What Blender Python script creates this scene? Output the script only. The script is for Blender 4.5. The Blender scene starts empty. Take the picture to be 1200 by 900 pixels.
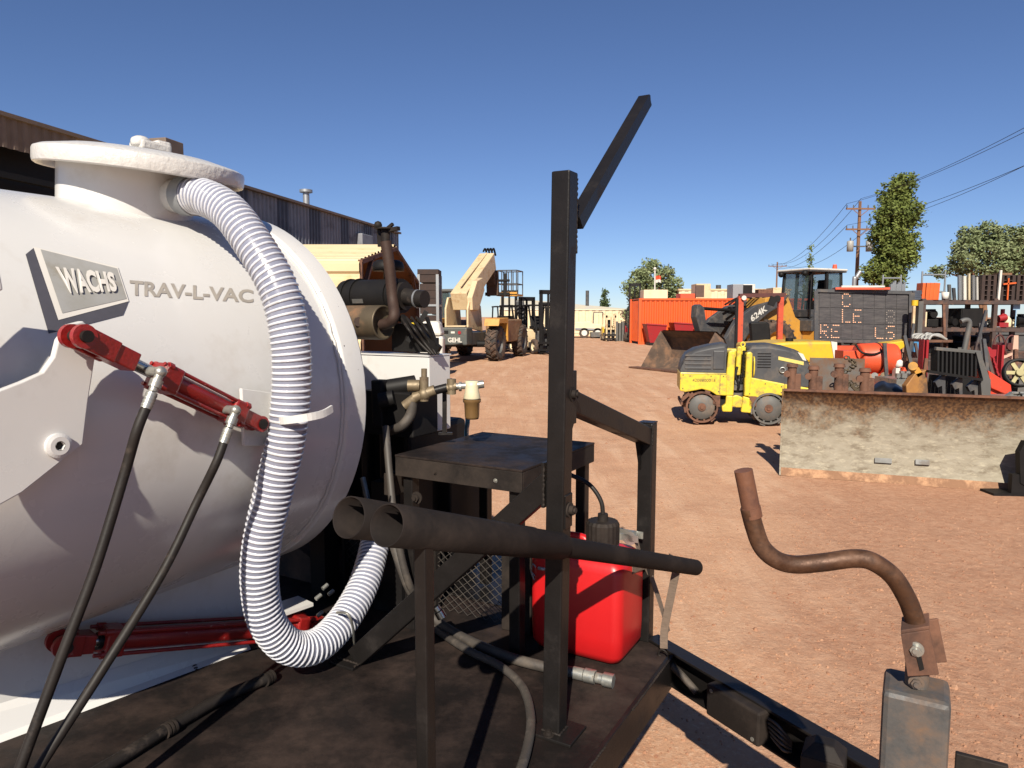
import bpy, bmesh, math, random
from mathutils import Vector as V, Matrix
random.seed(7)
D = bpy.data; SC = bpy.context.scene; COL = SC.collection
rad = math.radians

# ------------------------------------------------------------------ camera
F = 832.0; CH = 1.62; PITCH = math.atan(79 / F)
cam = D.cameras.new('camera'); camo = D.objects.new('camera', cam); COL.objects.link(camo)
camo.location = (0, 0, CH); camo.rotation_euler = (rad(90) - PITCH, 0, 0)
cam.sensor_fit = 'HORIZONTAL'; cam.sensor_width = 36; cam.lens = 36 * F / 1200
cam.clip_start = 0.05; cam.clip_end = 3000
SC.camera = camo
SC.render.resolution_x = 1024; SC.render.resolution_y = 768
# ------------------------------------------------------------------ sky, sun, exposure
SUN_AZ, SUN_EL = rad(-98), rad(37)
SD = V((math.cos(SUN_AZ) * math.cos(SUN_EL), math.sin(SUN_AZ) * math.cos(SUN_EL), math.sin(SUN_EL)))
W = D.worlds.new('World'); SC.world = W; W.use_nodes = True
wn = W.node_tree.nodes; bg = wn['Background']
sky = wn.new('ShaderNodeTexSky'); sky.sky_type = 'NISHITA'; sky.sun_disc = False
sky.sun_elevation = SUN_EL; sky.sun_rotation = math.atan2(SD.x, SD.y)
sky.altitude = 2000; sky.air_density = 1.0; sky.dust_density = 0.15; sky.ozone_density = 2.6
tint = wn.new('ShaderNodeMix'); tint.data_type = 'RGBA'; tint.blend_type = 'MULTIPLY'; tint.inputs['Factor'].default_value = 1
tint.inputs['B'].default_value = (.88, .96, 1.18, 1)
W.node_tree.links.new(sky.outputs[0], tint.inputs['A']); W.node_tree.links.new(tint.outputs['Result'], bg.inputs[0]); bg.inputs[1].default_value = 0.05
sl = D.lights.new('sun', 'SUN'); sl.energy = 5.0; sl.angle = rad(0.53); sl.color = (1, 0.92, 0.79)
slo = D.objects.new('sun', sl); COL.objects.link(slo); slo.rotation_euler = SD.to_track_quat('Z', 'Y').to_euler()
slo.location = (0, -10, 20)
SC.view_settings.view_transform = 'Standard'; SC.view_settings.look = 'None'
SC.view_settings.exposure = 0.72; SC.view_settings.gamma = 1
SC.render.engine = 'CYCLES'

# ------------------------------------------------------------------ picture ray -> place in the yard
CAM = V((0, 0, CH)); _c, _s = math.cos(PITCH), math.sin(PITCH)
def ray(px, py):
    a = (px - 600) / F; b = (450 - py) / F
    return V((a, _c + b * _s, -_s + b * _c))
def P(px, py, Y):
    r = ray(px, py); return CAM + r * (Y / r.y)
def G(px, py, z=0.0):
    r = ray(px, py); return CAM + r * ((z - CH) / r.z)
def PL(px, py, p, n):
    r = ray(px, py); return CAM + r * ((V(p) - CAM).dot(n) / r.dot(n))
Z = V((0, 0, 1))

# ------------------------------------------------------------------ materials
def C(h):
    h = h.lstrip('#'); v = [int(h[i:i + 2], 16) / 255 for i in (0, 2, 4)]
    return tuple(.8 * (x / 12.92 if x <= .04045 else ((x + .055) / 1.055) ** 2.4) for x in v) + (1,)
MATS = {}
def mat(name, c1, c2=None, sc=6, rough=.5, metal=0, bump=0, bsc=40, dirt=None, dsc=5, dth=.55, dw=.08,
        rv=.12, stretch=None, coat=0, emit=0, trans=0, alpha=1, spec=.5, dirt2=None):
    if name in MATS: return MATS[name]
    m = D.materials.new(name); m.use_nodes = True; nt = m.node_tree; N = nt.nodes; L = nt.links
    b = N['Principled BSDF']; b.inputs['Roughness'].default_value = rough; b.inputs['Metallic'].default_value = metal
    b.inputs['Specular IOR Level'].default_value = spec
    if coat: b.inputs['Coat Weight'].default_value = coat; b.inputs['Coat Roughness'].default_value = .15
    if trans: b.inputs['Transmission Weight'].default_value = trans; b.inputs['IOR'].default_value = 1.3
    if alpha < 1: b.inputs['Alpha'].default_value = alpha
    c1 = C(c1) if isinstance(c1, str) else c1
    if emit: b.inputs['Emission Color'].default_value = c1; b.inputs['Emission Strength'].default_value = emit
    c2 = c1 if c2 is None else (C(c2) if isinstance(c2, str) else c2)
    tc = N.new('ShaderNodeTexCoord'); vec = tc.outputs['Object']
    if stretch:
        mp = N.new('ShaderNodeMapping'); mp.inputs['Scale'].default_value = stretch
        L.new(vec, mp.inputs[0]); vec = mp.outputs[0]
    n1 = N.new('ShaderNodeTexNoise'); n1.inputs['Scale'].default_value = sc; n1.inputs['Detail'].default_value = 6
    n1.inputs['Roughness'].default_value = .6; L.new(vec, n1.inputs['Vector'])
    mr = N.new('ShaderNodeMapRange'); mr.inputs[1].default_value = .3; mr.inputs[2].default_value = .7
    L.new(n1.outputs[0], mr.inputs[0])
    mx = N.new('ShaderNodeMix'); mx.data_type = 'RGBA'
    mx.inputs['A'].default_value = c1; mx.inputs['B'].default_value = c2
    L.new(mr.outputs[0], mx.inputs['Factor']); out = mx.outputs['Result']
    rr = N.new('ShaderNodeMapRange'); rr.inputs[3].default_value = max(.02, rough - rv); rr.inputs[4].default_value = min(1, rough + rv)
    L.new(n1.outputs[0], rr.inputs[0]); rout = rr.outputs[0]
    for k, (dc, s_, th) in enumerate(((dirt, dsc, dth), (dirt2, dsc * 2.7, dth + .04))):
        if dc is None: continue
        dn = N.new('ShaderNodeTexNoise'); dn.inputs['Scale'].default_value = s_; dn.inputs['Detail'].default_value = 9
        dn.inputs['Roughness'].default_value = .68; L.new(vec, dn.inputs['Vector'])
        dm = N.new('ShaderNodeMapRange'); dm.inputs[1].default_value = th - dw; dm.inputs[2].default_value = th + dw
        L.new(dn.outputs[0], dm.inputs[0])
        m2 = N.new('ShaderNodeMix'); m2.data_type = 'RGBA'; L.new(dm.outputs[0], m2.inputs['Factor'])
        L.new(out, m2.inputs['A']); m2.inputs['B'].default_value = C(dc); out = m2.outputs['Result']
        m3 = N.new('ShaderNodeMix'); m3.data_type = 'FLOAT'; L.new(dm.outputs[0], m3.inputs[0])
        L.new(rout, m3.inputs[2]); m3.inputs[3].default_value = .85; rout = m3.outputs[0]
        if metal:
            mm = N.new('ShaderNodeMix'); mm.data_type = 'FLOAT'; L.new(dm.outputs[0], mm.inputs[0])
            mm.inputs[2].default_value = metal; mm.inputs[3].default_value = 0
            if not b.inputs['Metallic'].is_linked: L.new(mm.outputs[0], b.inputs['Metallic'])
    L.new(out, b.inputs['Base Color']); L.new(rout, b.inputs['Roughness'])
    if bump:
        bn = N.new('ShaderNodeTexNoise'); bn.inputs['Scale'].default_value = bsc; bn.inputs['Detail'].default_value = 5
        L.new(vec, bn.inputs['Vector']); bp = N.new('ShaderNodeBump'); bp.inputs['Strength'].default_value = .6
        bp.inputs['Distance'].default_value = bump; L.new(bn.outputs[0], bp.inputs['Height']); L.new(bp.outputs[0], b.inputs['Normal'])
    MATS[name] = m; return m

M_WHITE = mat('white_paint', '#d9d7d4', '#d3d1cd', 3, .28, bump=.0004, bsc=22, dirt='#bdb6ad', dsc=3.2, dth=.68, dw=.12, coat=.25)
M_LUMP = mat('white_paint_lumpy', '#d6d3ce', '#cbc8c2', 5, .35, bump=.006, bsc=60, coat=.2)
M_BLK = mat('black_paint', '#191716', '#211e1d', 9, .4, bump=.0008, bsc=120, dirt='#2c2724', dsc=9, dth=.68, dw=.12, spec=.22)
M_DECK = mat('black_deck', '#1c1817', '#26201e', 4, .5, bump=.0016, bsc=60, dirt='#453832', dsc=3.1, dth=.56, dw=.13, dirt2='#131110', spec=.15)
M_DUSTY = mat('dusty_black', '#211d1b', '#292421', 6, .62, spec=.18, bump=.001, bsc=90, dirt='#3d342e', dsc=6, dth=.6, dw=.16)
M_RUBBER = mat('black_rubber', '#1e1b19', '#292421', 11, .55, spec=.25, dirt='#4a4039', dsc=14, dth=.66, bump=.0006, bsc=160)
M_GREYHOSE = mat('grey_rubber', '#3d3834', '#4a443e', 10, .6, dirt='#5c534a', dsc=12, dth=.6)
M_RED = mat('red_paint', '#9c1f1c', '#7f1816', 14, .38, bump=.002, bsc=140, dirt='#a9857c', dsc=38, dth=.66, dw=.03, dirt2='#3c2320', coat=.3)
M_CAN = mat('red_plastic', '#c41c1e', '#b9181b', 5, .38, bump=.0008, bsc=30, rv=.05)
M_CHROME = mat('chrome', '#c4c4c2', '#b3b3b0', 30, .26, 1, rv=.06)
M_ZINC = mat('zinc', '#b5b5ae', '#9b9a92', 22, .38, .7, dirt='#6b6255', dsc=20, dth=.62)
M_BRASS = mat('brass', '#8f8068', '#75664f', 25, .55, .45, dirt='#5d4c39', dsc=20, dth=.6)
M_PLATE = mat('plate_grey', '#a3a29f', '#98968f', 18, .5, dirt='#8b8478', dsc=9, dth=.63)
M_LETW = mat('letter_white', '#dcd7ce', None, 9, .5)
M_LETG = mat('letter_grey', '#9b948b', '#aaa297', 40, .55)
M_HOSE = mat('clear_hose', '#7e8193', '#888a99', 7, .28, rv=.06, coat=.5)
M_HELIX = mat('hose_helix', '#d9dae0', '#c6c7cf', 9, .3, coat=.4, dirt='#a7a29b', dsc=11, dth=.64, dw=.12)
M_CRANK = mat('rusty_pipe', '#4f3729', '#60432f', 9, .46, .5, bump=.0012, bsc=90, dirt='#67462f', dsc=14, dth=.56, dw=.12, dirt2='#3c2a20')
M_RUST = mat('rust', '#674533', '#76513d', 14, .8, bump=.002, bsc=70, dirt='#4b3327', dsc=8, dth=.55)
M_JACK = mat('bare_steel', '#686765', '#5a5a59', 7, .5, .4, bump=.001, bsc=80, dirt='#77593f', dsc=9, dth=.56, dw=.12, dirt2='#4a4a4a')
M_AMBER = mat('amber_bowl', '#8a6a41', '#6f5535', 12, .3, coat=.4)
M_CREAMP = mat('cream_plastic', '#d9cfae', '#cfc4a2', 14, .5)
M_STRAP = mat('strap_web', '#5f5144', '#776658', 60, .9, bump=.001, bsc=300, stretch=(1, 1, 6))
M_BLUE = mat('blue_hose', '#4a8fc0', '#3f7fae', 12, .4)
M_TIRE = mat('tyre_rubber', '#2a2624', '#3a332e', 8, .85, bump=.002, bsc=60, dirt='#6d5443', dsc=4, dth=.55, dw=.12)
M_MUFF = mat('muffler_metal', '#6f6350', '#5d5141', 9, .55, .5, dirt='#7c5b41', dsc=7, dth=.6)
M_EXH = mat('exhaust_rust', '#33231c', '#452f24', 10, .7, .2, bump=.0015, bsc=80)
M_YEL = mat('machine_yellow', '#ddb62c', '#d2a824', 5, .42, dirt='#a4845a', dsc=5, dth=.64, dw=.1, coat=.2)
M_YELR = mat('roller_yellow', '#e0c83a', '#d6bc32', 7, .48, bump=.0015, bsc=24, dirt='#8f7a4c', dsc=9, dth=.6, dw=.1, coat=.2)
M_DEERE = mat('loader_yellow', '#cc9640', '#c28a36', 5, .5, dirt='#a07a48', dsc=4, dth=.6)
M_DGREY = mat('dark_grey_paint', '#3d3d3f', '#474748', 6, .5, bump=.001, bsc=30, dirt='#6a5f55', dsc=4, dth=.62, dw=.12)
M_MGREY = mat('mid_grey_paint', '#5d5c5a', '#54534f', 6, .55, dirt='#77695c', dsc=4, dth=.6)
M_BEIGE = mat('beige_paint', '#d9c29c', '#d0b78f', 4, .55, dirt='#b08a60', dsc=3, dth=.62, dw=.1)
M_CREAM = mat('cream_siding', '#e3d2ae', '#d9c7a2', 3, .6, dirt='#bda884', dsc=2, dth=.66, dw=.12)
M_ORANGE = mat('container_orange', '#dd5a1c', '#d2521a', 2, .5, dirt='#a9491f', dsc=2, dth=.68, dw=.1)
M_ORGP = mat('orange_plastic', '#d9542f', '#cf4b28', 6, .5, dirt='#a9593c', dsc=5, dth=.64)
M_DRED = mat('hopper_red', '#9e1f26', '#921b22', 4, .5, dirt='#7a3230', dsc=4, dth=.64)
M_GLASS = mat('cab_glass', '#5f7276', '#4f6367', 3, .06, rv=.02, coat=.6, alpha=.38)
M_BLACK = mat('plain_black', '#131111', '#1b1918', 8, .6, spec=.25)
M_WHITEB = mat('plain_white', '#d9d5cc', '#cfcabf', 6, .5, dirt='#a39a8c', dsc=5, dth=.64)
M_GALV = mat('galvanised', '#a8aaab', '#97999b', 14, .45, .6)
M_WOOD = mat('pole_wood', '#6f4f38', '#8a654a', 5, .85, stretch=(6, 6, 1))
M_CONC = mat('concrete', '#a59c90', '#948b7f', 6, .9)

# ------------------------------------------------------------------ mesh builder
def frame(d):
    d = V(d).normalized(); a = Z if abs(d.z) < .9 else V((1, 0, 0))
    x = d.cross(a).normalized(); return x, d.cross(x).normalized(), d
def smooth(pts, n=8):
    p = [V(q) for q in pts]; out = []
    for i in range(len(p) - 1):
        p0 = p[max(i - 1, 0)]; p1 = p[i]; p2 = p[i + 1]; p3 = p[min(i + 2, len(p) - 1)]
        for k in range(n):
            t = k / n
            out.append(.5 * ((2 * p1) + (p2 - p0) * t + (2 * p0 - 5 * p1 + 4 * p2 - p3) * t * t + (3 * p1 - p0 - 3 * p2 + p3) * t ** 3))
    out.append(p[-1]); return out
def frames(path):
    x, y, d = frame(path[1] - path[0]); res = []
    for i, p in enumerate(path):
        d2 = (path[min(i + 1, len(path) - 1)] - path[max(i - 1, 0)]).normalized()
        q = d.rotation_difference(d2); x = q @ x; d = d2; x = (x - d * x.dot(d)).normalized()
        res.append((p, x, d.cross(x)))
    return res
class MB:
    def __init__(s): s.v = []; s.f = []; s.sm = []
    def add(s, vs, fs, sm=False):
        o = len(s.v); s.v += [V(q) for q in vs]
        for f in fs: s.f.append([i + o for i in f]); s.sm.append(sm)
        return s
    def hexa(s, q):           # 4 bottom ccw, 4 top
        return s.add(q, [(3, 2, 1, 0), (4, 5, 6, 7), (0, 1, 5, 4), (1, 2, 6, 5), (2, 3, 7, 6), (3, 0, 4, 7)])
    def box(s, c, d, ax=None):   # centre, full size, axes
        x, y, z = ax or (V((1, 0, 0)), V((0, 1, 0)), Z)
        c = V(c); x = V(x) * d[0] / 2; y = V(y) * d[1] / 2; z = V(z) * d[2] / 2
        return s.hexa([c - x - y - z, c + x - y - z, c + x + y - z, c - x + y - z, c - x - y + z, c + x - y + z, c + x + y + z, c - x + y + z])
    def b2(s, x0, x1, y0, y1, z0, z1): return s.box(((x0 + x1) / 2, (y0 + y1) / 2, (z0 + z1) / 2), (abs(x1 - x0), abs(y1 - y0), abs(z1 - z0)))
    def bar(s, p0, p1, w, h, up=Z):
        p0 = V(p0); p1 = V(p1); d = (p1 - p0).normalized(); x = d.cross(V(up))
        x = x.normalized() if x.length > 1e-4 else d.cross(V((1, 0, 0))).normalized(); y = x.cross(d)
        return s.box((p0 + p1) / 2, (w, (p1 - p0).length, h), (x, d, y))
    def prism(s, poly, ext):
        poly = [V(p) for p in poly]; n = len(poly); e = V(ext)
        nn = V((0, 0, 0))
        for i in range(n): nn += (poly[i] - poly[0]).cross(poly[(i + 1) % n] - poly[0])
        if nn.dot(e) > 0: poly.reverse()
        vs = poly + [p + e for p in poly]
        fs = [tuple(range(n)), tuple(range(2 * n - 1, n - 1, -1))] + [((i + 1) % n, i, i + n, (i + 1) % n + n) for i in range(n)]
        return s.add(vs, fs)
    def cyl(s, p0, p1, r0, r1=None, n=16, caps=True):
        p0 = V(p0); p1 = V(p1); r1 = r0 if r1 is None else r1; x, y, d = frame(p1 - p0)
        cs = [(math.cos(2 * math.pi * i / n), math.sin(2 * math.pi * i / n)) for i in range(n)]
        a = [p0 + (x * c + y * t) * r0 for c, t in cs]; b = [p1 + (x * c + y * t) * r1 for c, t in cs]
        s.add(a + b, [(i, (i + 1) % n, (i + 1) % n + n, i + n) for i in range(n)], True)
        if caps: s.add(a, [tuple(range(n - 1, -1, -1))]); s.add(b, [tuple(range(n))])
        return s
    def tube(s, path, r, n=10, caps=True, sm=True):
        path = [V(p) for p in path]; fr = frames(path); vs = []
        for k, (p, x, y) in enumerate(fr):
            rr = r(k / (len(path) - 1)) if callable(r) else r
            vs += [p + (x * math.cos(2 * math.pi * i / n) + y * math.sin(2 * math.pi * i / n)) * rr for i in range(n)]
        m = len(path)
        s.add(vs, [(k * n + i, k * n + (i + 1) % n, (k + 1) * n + (i + 1) % n, (k + 1) * n + i) for k in range(m - 1) for i in range(n)], sm)
        if caps: s.add(vs[:n], [tuple(range(n - 1, -1, -1))]); s.add(vs[-n:], [tuple(range(n))])
        return s
    def lathe(s, prof, o, d, n=32, sm=True):   # prof: (radius, height)
        o = V(o); x, y, d = frame(d); vs = []; m = len(prof)
        for r, h in prof:
            vs += [o + d * h + (x * math.cos(2 * math.pi * i / n) + y * math.sin(2 * math.pi * i / n)) * r for i in range(n)]
        return s.add(vs, [(k * n + i, k * n + (i + 1) % n, (k + 1) * n + (i + 1) % n, (k + 1) * n + i) for k in range(m - 1) for i in range(n)], sm)
    def ball(s, c, r, n=12, sq=(1, 1, 1)):
        c = V(c); vs = []; m = n // 2
        for j in range(m + 1):
            t = math.pi * j / m
            for i in range(n):
                a = 2 * math.pi * i / n
                vs.append(c + V((math.sin(t) * math.cos(a) * sq[0], math.sin(t) * math.sin(a) * sq[1], math.cos(t) * sq[2])) * r)
        return s.add(vs, [(j * n + i, (j + 1) * n + i, (j + 1) * n + (i + 1) % n, j * n + (i + 1) % n) for j in range(m) for i in range(n)], True)
    def hexnut(s, c, d, r, h):
        d = V(d).normalized(); c = V(c); return s.cyl(c, c + d * h, r, r, 6)
    def bolt(s, c, d, r):       # washer, hex head, stub
        d = V(d).normalized(); c = V(c)
        s.cyl(c, c + d * r * .25, r * 1.25, None, 16); s.cyl(c, c + d * r * .9, r * .85, None, 6); s.cyl(c, c + d * r * 1.25, r * .45, None, 10); return s
    def corr(s, p0, p1, up, pitch, depth, nrm):  # trapezoid-ribbed sheet between p0 and p1
        p0 = V(p0); p1 = V(p1); up = V(up); nrm = V(nrm); L_ = (p1 - p0).length; d = (p1 - p0).normalized()
        n = max(1, round(L_ / pitch)); pt = L_ / n; row = []
        for i in range(n):
            for t, h in ((0, 0), (.35, 0), (.5, 1), (.85, 1)): row.append(p0 + d * pt * (i + t) + nrm * depth * h)
        row.append(p1)
        m = len(row); vs = row + [q + up for q in row]
        return s.add(vs, [(i, i + 1, i + 1 + m, i + m) for i in range(m - 1)])
    def build(s, name, m, parent=None, bev=0, local=False, sub=0):
        me = D.meshes.new(name); o = V((0, 0, 0))
        if parent is None and not local and s.v:
            xs = [q.x for q in s.v]; ys = [q.y for q in s.v]; zs = [q.z for q in s.v]
            o = V(((min(xs) + max(xs)) / 2, (min(ys) + max(ys)) / 2, min(zs)))
        me.from_pydata([tuple(q - o) for q in s.v], [], s.f); me.polygons.foreach_set('use_smooth', s.sm); me.update()
        if isinstance(m, (list, tuple)):
            for k in m: me.materials.append(k)
        else: me.materials.append(m)
        ob = D.objects.new(name, me); COL.objects.link(ob); ob.location = o
        if parent is not None:
            ob.parent = parent
            if not local and parent.type == 'EMPTY': ob.matrix_parent_inverse = parent.matrix_basis.inverted()
        if bev:
            md = ob.modifiers.new('bevel', 'BEVEL'); md.width = bev; md.segments = 2; md.limit_method = 'ANGLE'; md.angle_limit = rad(40)
        return ob
def thing(name, label, cat, loc=(0, 0, 0), rz=0, group=None):
    e = D.objects.new(name, None); COL.objects.link(e); e.location = loc; e.rotation_euler = (0, 0, rz); e.empty_display_size = .2
    e['label'] = label; e['category'] = cat
    if group: e['group'] = group
    bpy.context.view_layer.update()
    return e
def tag(o, label, cat, group=None):
    o['label'] = label; o['category'] = cat
    if group: o['group'] = group
    return o
def copy_tree(o, parent=None, first=True):
    c = o.copy(); COL.objects.link(c); c.parent = parent
    for ch in list(o.children): copy_tree(ch, c)
    return c
def text_geo(body, size=1, offset=0, sx=1, space=1):
    cu = D.curves.new('txt', 'FONT'); cu.body = body; cu.size = size; cu.offset = offset; cu.align_x = 'CENTER'; cu.align_y = 'CENTER'
    cu.space_character = space; cu.resolution_u = 3
    ob = D.objects.new('txt', cu); COL.objects.link(ob); dg = bpy.context.evaluated_depsgraph_get()
    me = D.meshes.new_from_object(ob.evaluated_get(dg)); vs = [V((v.co.x * sx, v.co.y, 0)) for v in me.vertices]
    fs = [tuple(p.vertices) for p in me.polygons]; D.objects.remove(ob); D.curves.remove(cu); D.meshes.remove(me)
    return vs, fs
def lettering(name, body, o, ex, ey, width, height, m, parent, bold=0, local=False, skew=None):
    vs, fs = text_geo(body, 1, bold); x0 = min(v.x for v in vs); x1 = max(v.x for v in vs); y0 = min(v.y for v in vs); y1 = max(v.y for v in vs)
    mb = MB(); out = []
    for v in vs:
        fx = (v.x - x0) / (x1 - x0); fy = (v.y - y0) / (y1 - y0)
        if skew: out.append(skew(fx, fy))
        else: out.append(V(o) + V(ex) * (fx - .5) * width + V(ey) * (fy - .5) * height)
    mb.add(out, fs); return mb.build(name, m, parent, local=local)
# ------------------------------------------------------------------ ground
from mathutils import noise
def ground_mat():
    m = D.materials.new('red_dirt'); m.use_nodes = True; nt = m.node_tree; N = nt.nodes; L = nt.links; b = N['Principled BSDF']
    b.inputs['Roughness'].default_value = .95; b.inputs['Specular IOR Level'].default_value = .15
    tc = N.new('ShaderNodeTexCoord'); v = tc.outputs['Object']
    def nz(sc, det=8, ro=.6, st=None):
        vv = v
        if st:
            mp = N.new('ShaderNodeMapping'); mp.inputs['Scale'].default_value = st; mp.inputs['Rotation'].default_value = (0, 0, rad(-8)); L.new(v, mp.inputs[0]); vv = mp.outputs[0]
        n = N.new('ShaderNodeTexNoise'); n.inputs['Scale'].default_value = sc; n.inputs['Detail'].default_value = det; n.inputs['Roughness'].default_value = ro
        L.new(vv, n.inputs['Vector']); return n.outputs[0]
    def mrange(x, a, b_, c=0, d=1):
        n = N.new('ShaderNodeMapRange'); n.inputs[1].default_value = a; n.inputs[2].default_value = b_; n.inputs[3].default_value = c; n.inputs[4].default_value = d
        L.new(x, n.inputs[0]); return n.outputs[0]
    def mix(f, a, b_):
        n = N.new('ShaderNodeMix'); n.data_type = 'RGBA'; L.new(f, n.inputs['Factor'])
        for k, x in (('A', a), ('B', b_)):
            if isinstance(x, str): n.inputs[k].default_value = C(x)
            else: L.new(x, n.inputs[k])
        return n.outputs['Result']
    def math_(op, a, b_):
        n = N.new('ShaderNodeMath'); n.operation = op
        for i, x in enumerate((a, b_)):
            if isinstance(x, float): n.inputs[i].default_value = x
            else: L.new(x, n.inputs[i])
        return n.outputs[0]
    big = nz(.35, 6); mid = nz(2.2, 9, .65); fine = nz(46, 6, .75); trk = nz(1.1, 5, .55, (3.2, .35, 1))
    c = mix(mrange(big, .35, .65), '#c99e7e', '#bd9072')
    c = mix(mrange(trk, .48, .68), c, '#d1aa8c')
    c = mix(mrange(mid, .5, .72), c, '#b5886b')
    c = mix(mrange(fine, .52, .75), c, '#d9ba9e')
    c = mix(mrange(fine, .40, .28), c, '#a07860')
    sx = N.new('ShaderNodeSeparateXYZ'); L.new(v, sx.inputs[0])
    side = math_('ADD', math_('SUBTRACT', sx.outputs['X'], math_('MULTIPLY', sx.outputs['Y'], .40)), math_('MULTIPLY', math_('SUBTRACT', nz(.9, 6, .65), .5), 3.2))
    churn = mrange(side, -.35, .55); cl = nz(17, 7, .7)
    c2 = mix(mrange(cl, .42, .6), '#a87b61', '#b98f74')
    n_ = N.new('ShaderNodeMath'); n_.operation = 'MULTIPLY'; n_.inputs[1].default_value = .75; L.new(churn, n_.inputs[0]); c = mix(n_.outputs[0], c, c2)
    L.new(c, b.inputs['Base Color'])
    h = math_('ADD', math_('MULTIPLY', mid, .55), math_('MULTIPLY', fine, .22))
    h = math_('ADD', h, math_('MULTIPLY', trk, 1.3))
    h = math_('ADD', h, math_('MULTIPLY', nz(9, 5, .6), .22))
    h = math_('ADD', h, math_('MULTIPLY', math_('MULTIPLY', cl, churn), .22))
    bp = N.new('ShaderNodeBump'); bp.inputs['Strength'].default_value = .85; bp.inputs['Distance'].default_value = .042
    L.new(h, bp.inputs['Height']); L.new(bp.outputs[0], b.inputs['Normal'])
    return m
M_DIRT = ground_mat()
def gh(x, y):
    f = max(0, 1 - max(0, y - 14) / 10) * (1 if y > -2 else 0)
    if f == 0: return 0.0
    h = .014 * noise.noise(V((x * .9, y * .55, 3))) + .008 * noise.noise(V((x * 3.1, y * 2.3, 9)))
    h += .005 * noise.noise(V((x * 8, y * 8, 1)))
    return f * h - .006
def lines(lo, fl, fh, hi, st, far):
    out = [fl + i * st for i in range(int((fh - fl) / st) + 1)]; a = fl; k = st
    while a > lo: k *= 1.5; a -= k; out.insert(0, max(a, lo))
    a = out[-1]; k = st
    while a < hi: k *= 1.5; a += k; out.append(min(a, hi))
    return out
gx = lines(-900, -1.5, 8, 900, .075, 0); gy = lines(-200, 1.2, 15, 2500, .085, 0)
mb = MB(); nx = len(gx)
mb.add([(x, y, gh(x, y)) for y in gy for x in gx], [(j * nx + i, j * nx + i + 1, (j + 1) * nx + i + 1, (j + 1) * nx + i) for j in range(len(gy) - 1) for i in range(nx - 1)], True)
gr = mb.build('ground', M_DIRT, local=True); gr['kind'] = 'structure'
# loose stones and clods nobody could count
mb = MB()
for i in range(9500):
    if i < 8200:
        y = 2.2 + 9 * random.random() ** 1.6; x = random.uniform(-.1 * y, .8 * y) if i % 3 else random.uniform(.4 * y, .8 * y)
    else:
        y = random.uniform(9, 30); x = random.uniform(-.05 * y, .35 * y)
    r = random.choice((.003, .004, .005, .006, .009)) * (1 if y < 12 else 2.2)
    if random.random() < .012: r *= 2.0
    z = gh(x, y); q = []
    for k in range(6):
        a = k * 1.047 + random.random() * .5; q.append(V((x + math.cos(a) * r * random.uniform(.7, 1.3), y + math.sin(a) * r * random.uniform(.7, 1.3), z - .002)))
    t = [V((x + (p.x - x) * .6, y + (p.y - y) * .6, z + r * random.uniform(.5, .9))) for p in q[::2]]
    mb.add(q + t, [(0, 1, 6), (1, 2, 7, 6), (2, 3, 7), (3, 4, 8, 7), (4, 5, 8), (5, 0, 6, 8), (6, 7, 8)])
pb = mb.build('gravel', mat('stones', '#b98f70', '#8f6048', 3.5, .9, dirt='#c9a88c', dsc=5, dth=.68), local=True); pb['kind'] = 'stuff'
tag(pb, 'loose stones and clods scattered over the red dirt yard', 'gravel')
# ------------------------------------------------------------------ vacuum trailer
O = V((.116, 1.828, 0)); E1 = V((math.cos(rad(-30)), math.sin(rad(-30)), 0)); E2 = V((.5, .8660254, 0)); DZ = .5
AX = (E1, E2, Z)
def T(a, b, z): return O + E1 * a + E2 * b + Z * z
def TA(px, py, a): return PL(px, py, T(a, 0, 0), E1)     # pixel onto the plane a = const
def TB(px, py, b): return PL(px, py, T(0, b, 0), E2)
def tbox(mb, a0, a1, b0, b1, z0, z1): return mb.box(T((a0 + a1) / 2, (b0 + b1) / 2, (z0 + z1) / 2), (abs(a1 - a0), abs(b1 - b0), abs(z1 - z0)), AX)
TRL = thing('vacuum_trailer', 'black deck trailer carrying a white vacuum tank, engine, steel posts and a jack', 'trailer', T(-.4, 0, 0))
# --- deck
mb = MB()
deck = tbox(MB(), -2.6, .14, -1.25, .655, DZ - .006, DZ).build('deck', M_DECK, TRL)
mb = MB(); tbox(mb, .132, .146, -1.25, .655, DZ - .11, DZ + .004); tbox(mb, .06, .133, -1.25, .65, DZ - .11, DZ - .1)
mb.build('front_channel', M_BLK, deck, bev=.002)
mb = MB(); tbox(mb, -2.6, .131, .642, .66, DZ - .11, DZ + .003); mb.build('side_channel', M_BLK, deck, bev=.002)
mb = MB(); tbox(mb, -2.6, .131, -1.26, -1.245, DZ - .11, DZ + .003); mb.build('side_channel', M_BLK, deck, bev=.002)
mb = MB()
for a in (-.5, -1.1, -1.7, -2.3): tbox(mb, a, a + .05, -1.24, .64, DZ - .1, DZ - .008)
mb.build('cross_member', M_BLK, deck)
for sgn in (-1, 1):           # axle and wheels, under the deck
    MB().cyl(T(-1.55, -.3 + sgn * .75, .33), T(-1.55, -.3 + sgn * .95, .33), .33, None, 24).build('wheel', M_TIRE, TRL)
MB().cyl(T(-1.55, -1.0, .33), T(-1.55, .45, .33), .04).build('axle', M_BLK, TRL)
mb = MB(); mb.bar(T(-1.5, -.85, .36), T(-1.5, .25, .36), .06, .12); tbox(mb, -2.4, -.1, .1, .16, .3, .4); tbox(mb, -2.4, -.1, -.8, -.74, .3, .4)
mb.build('chassis', M_BLK, TRL)
# raised plates and stains of scrap on the deck
for (px, py, s) in ((585, 770, .05), (700, 800, .06)):
    p = G(px, py, DZ)
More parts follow.
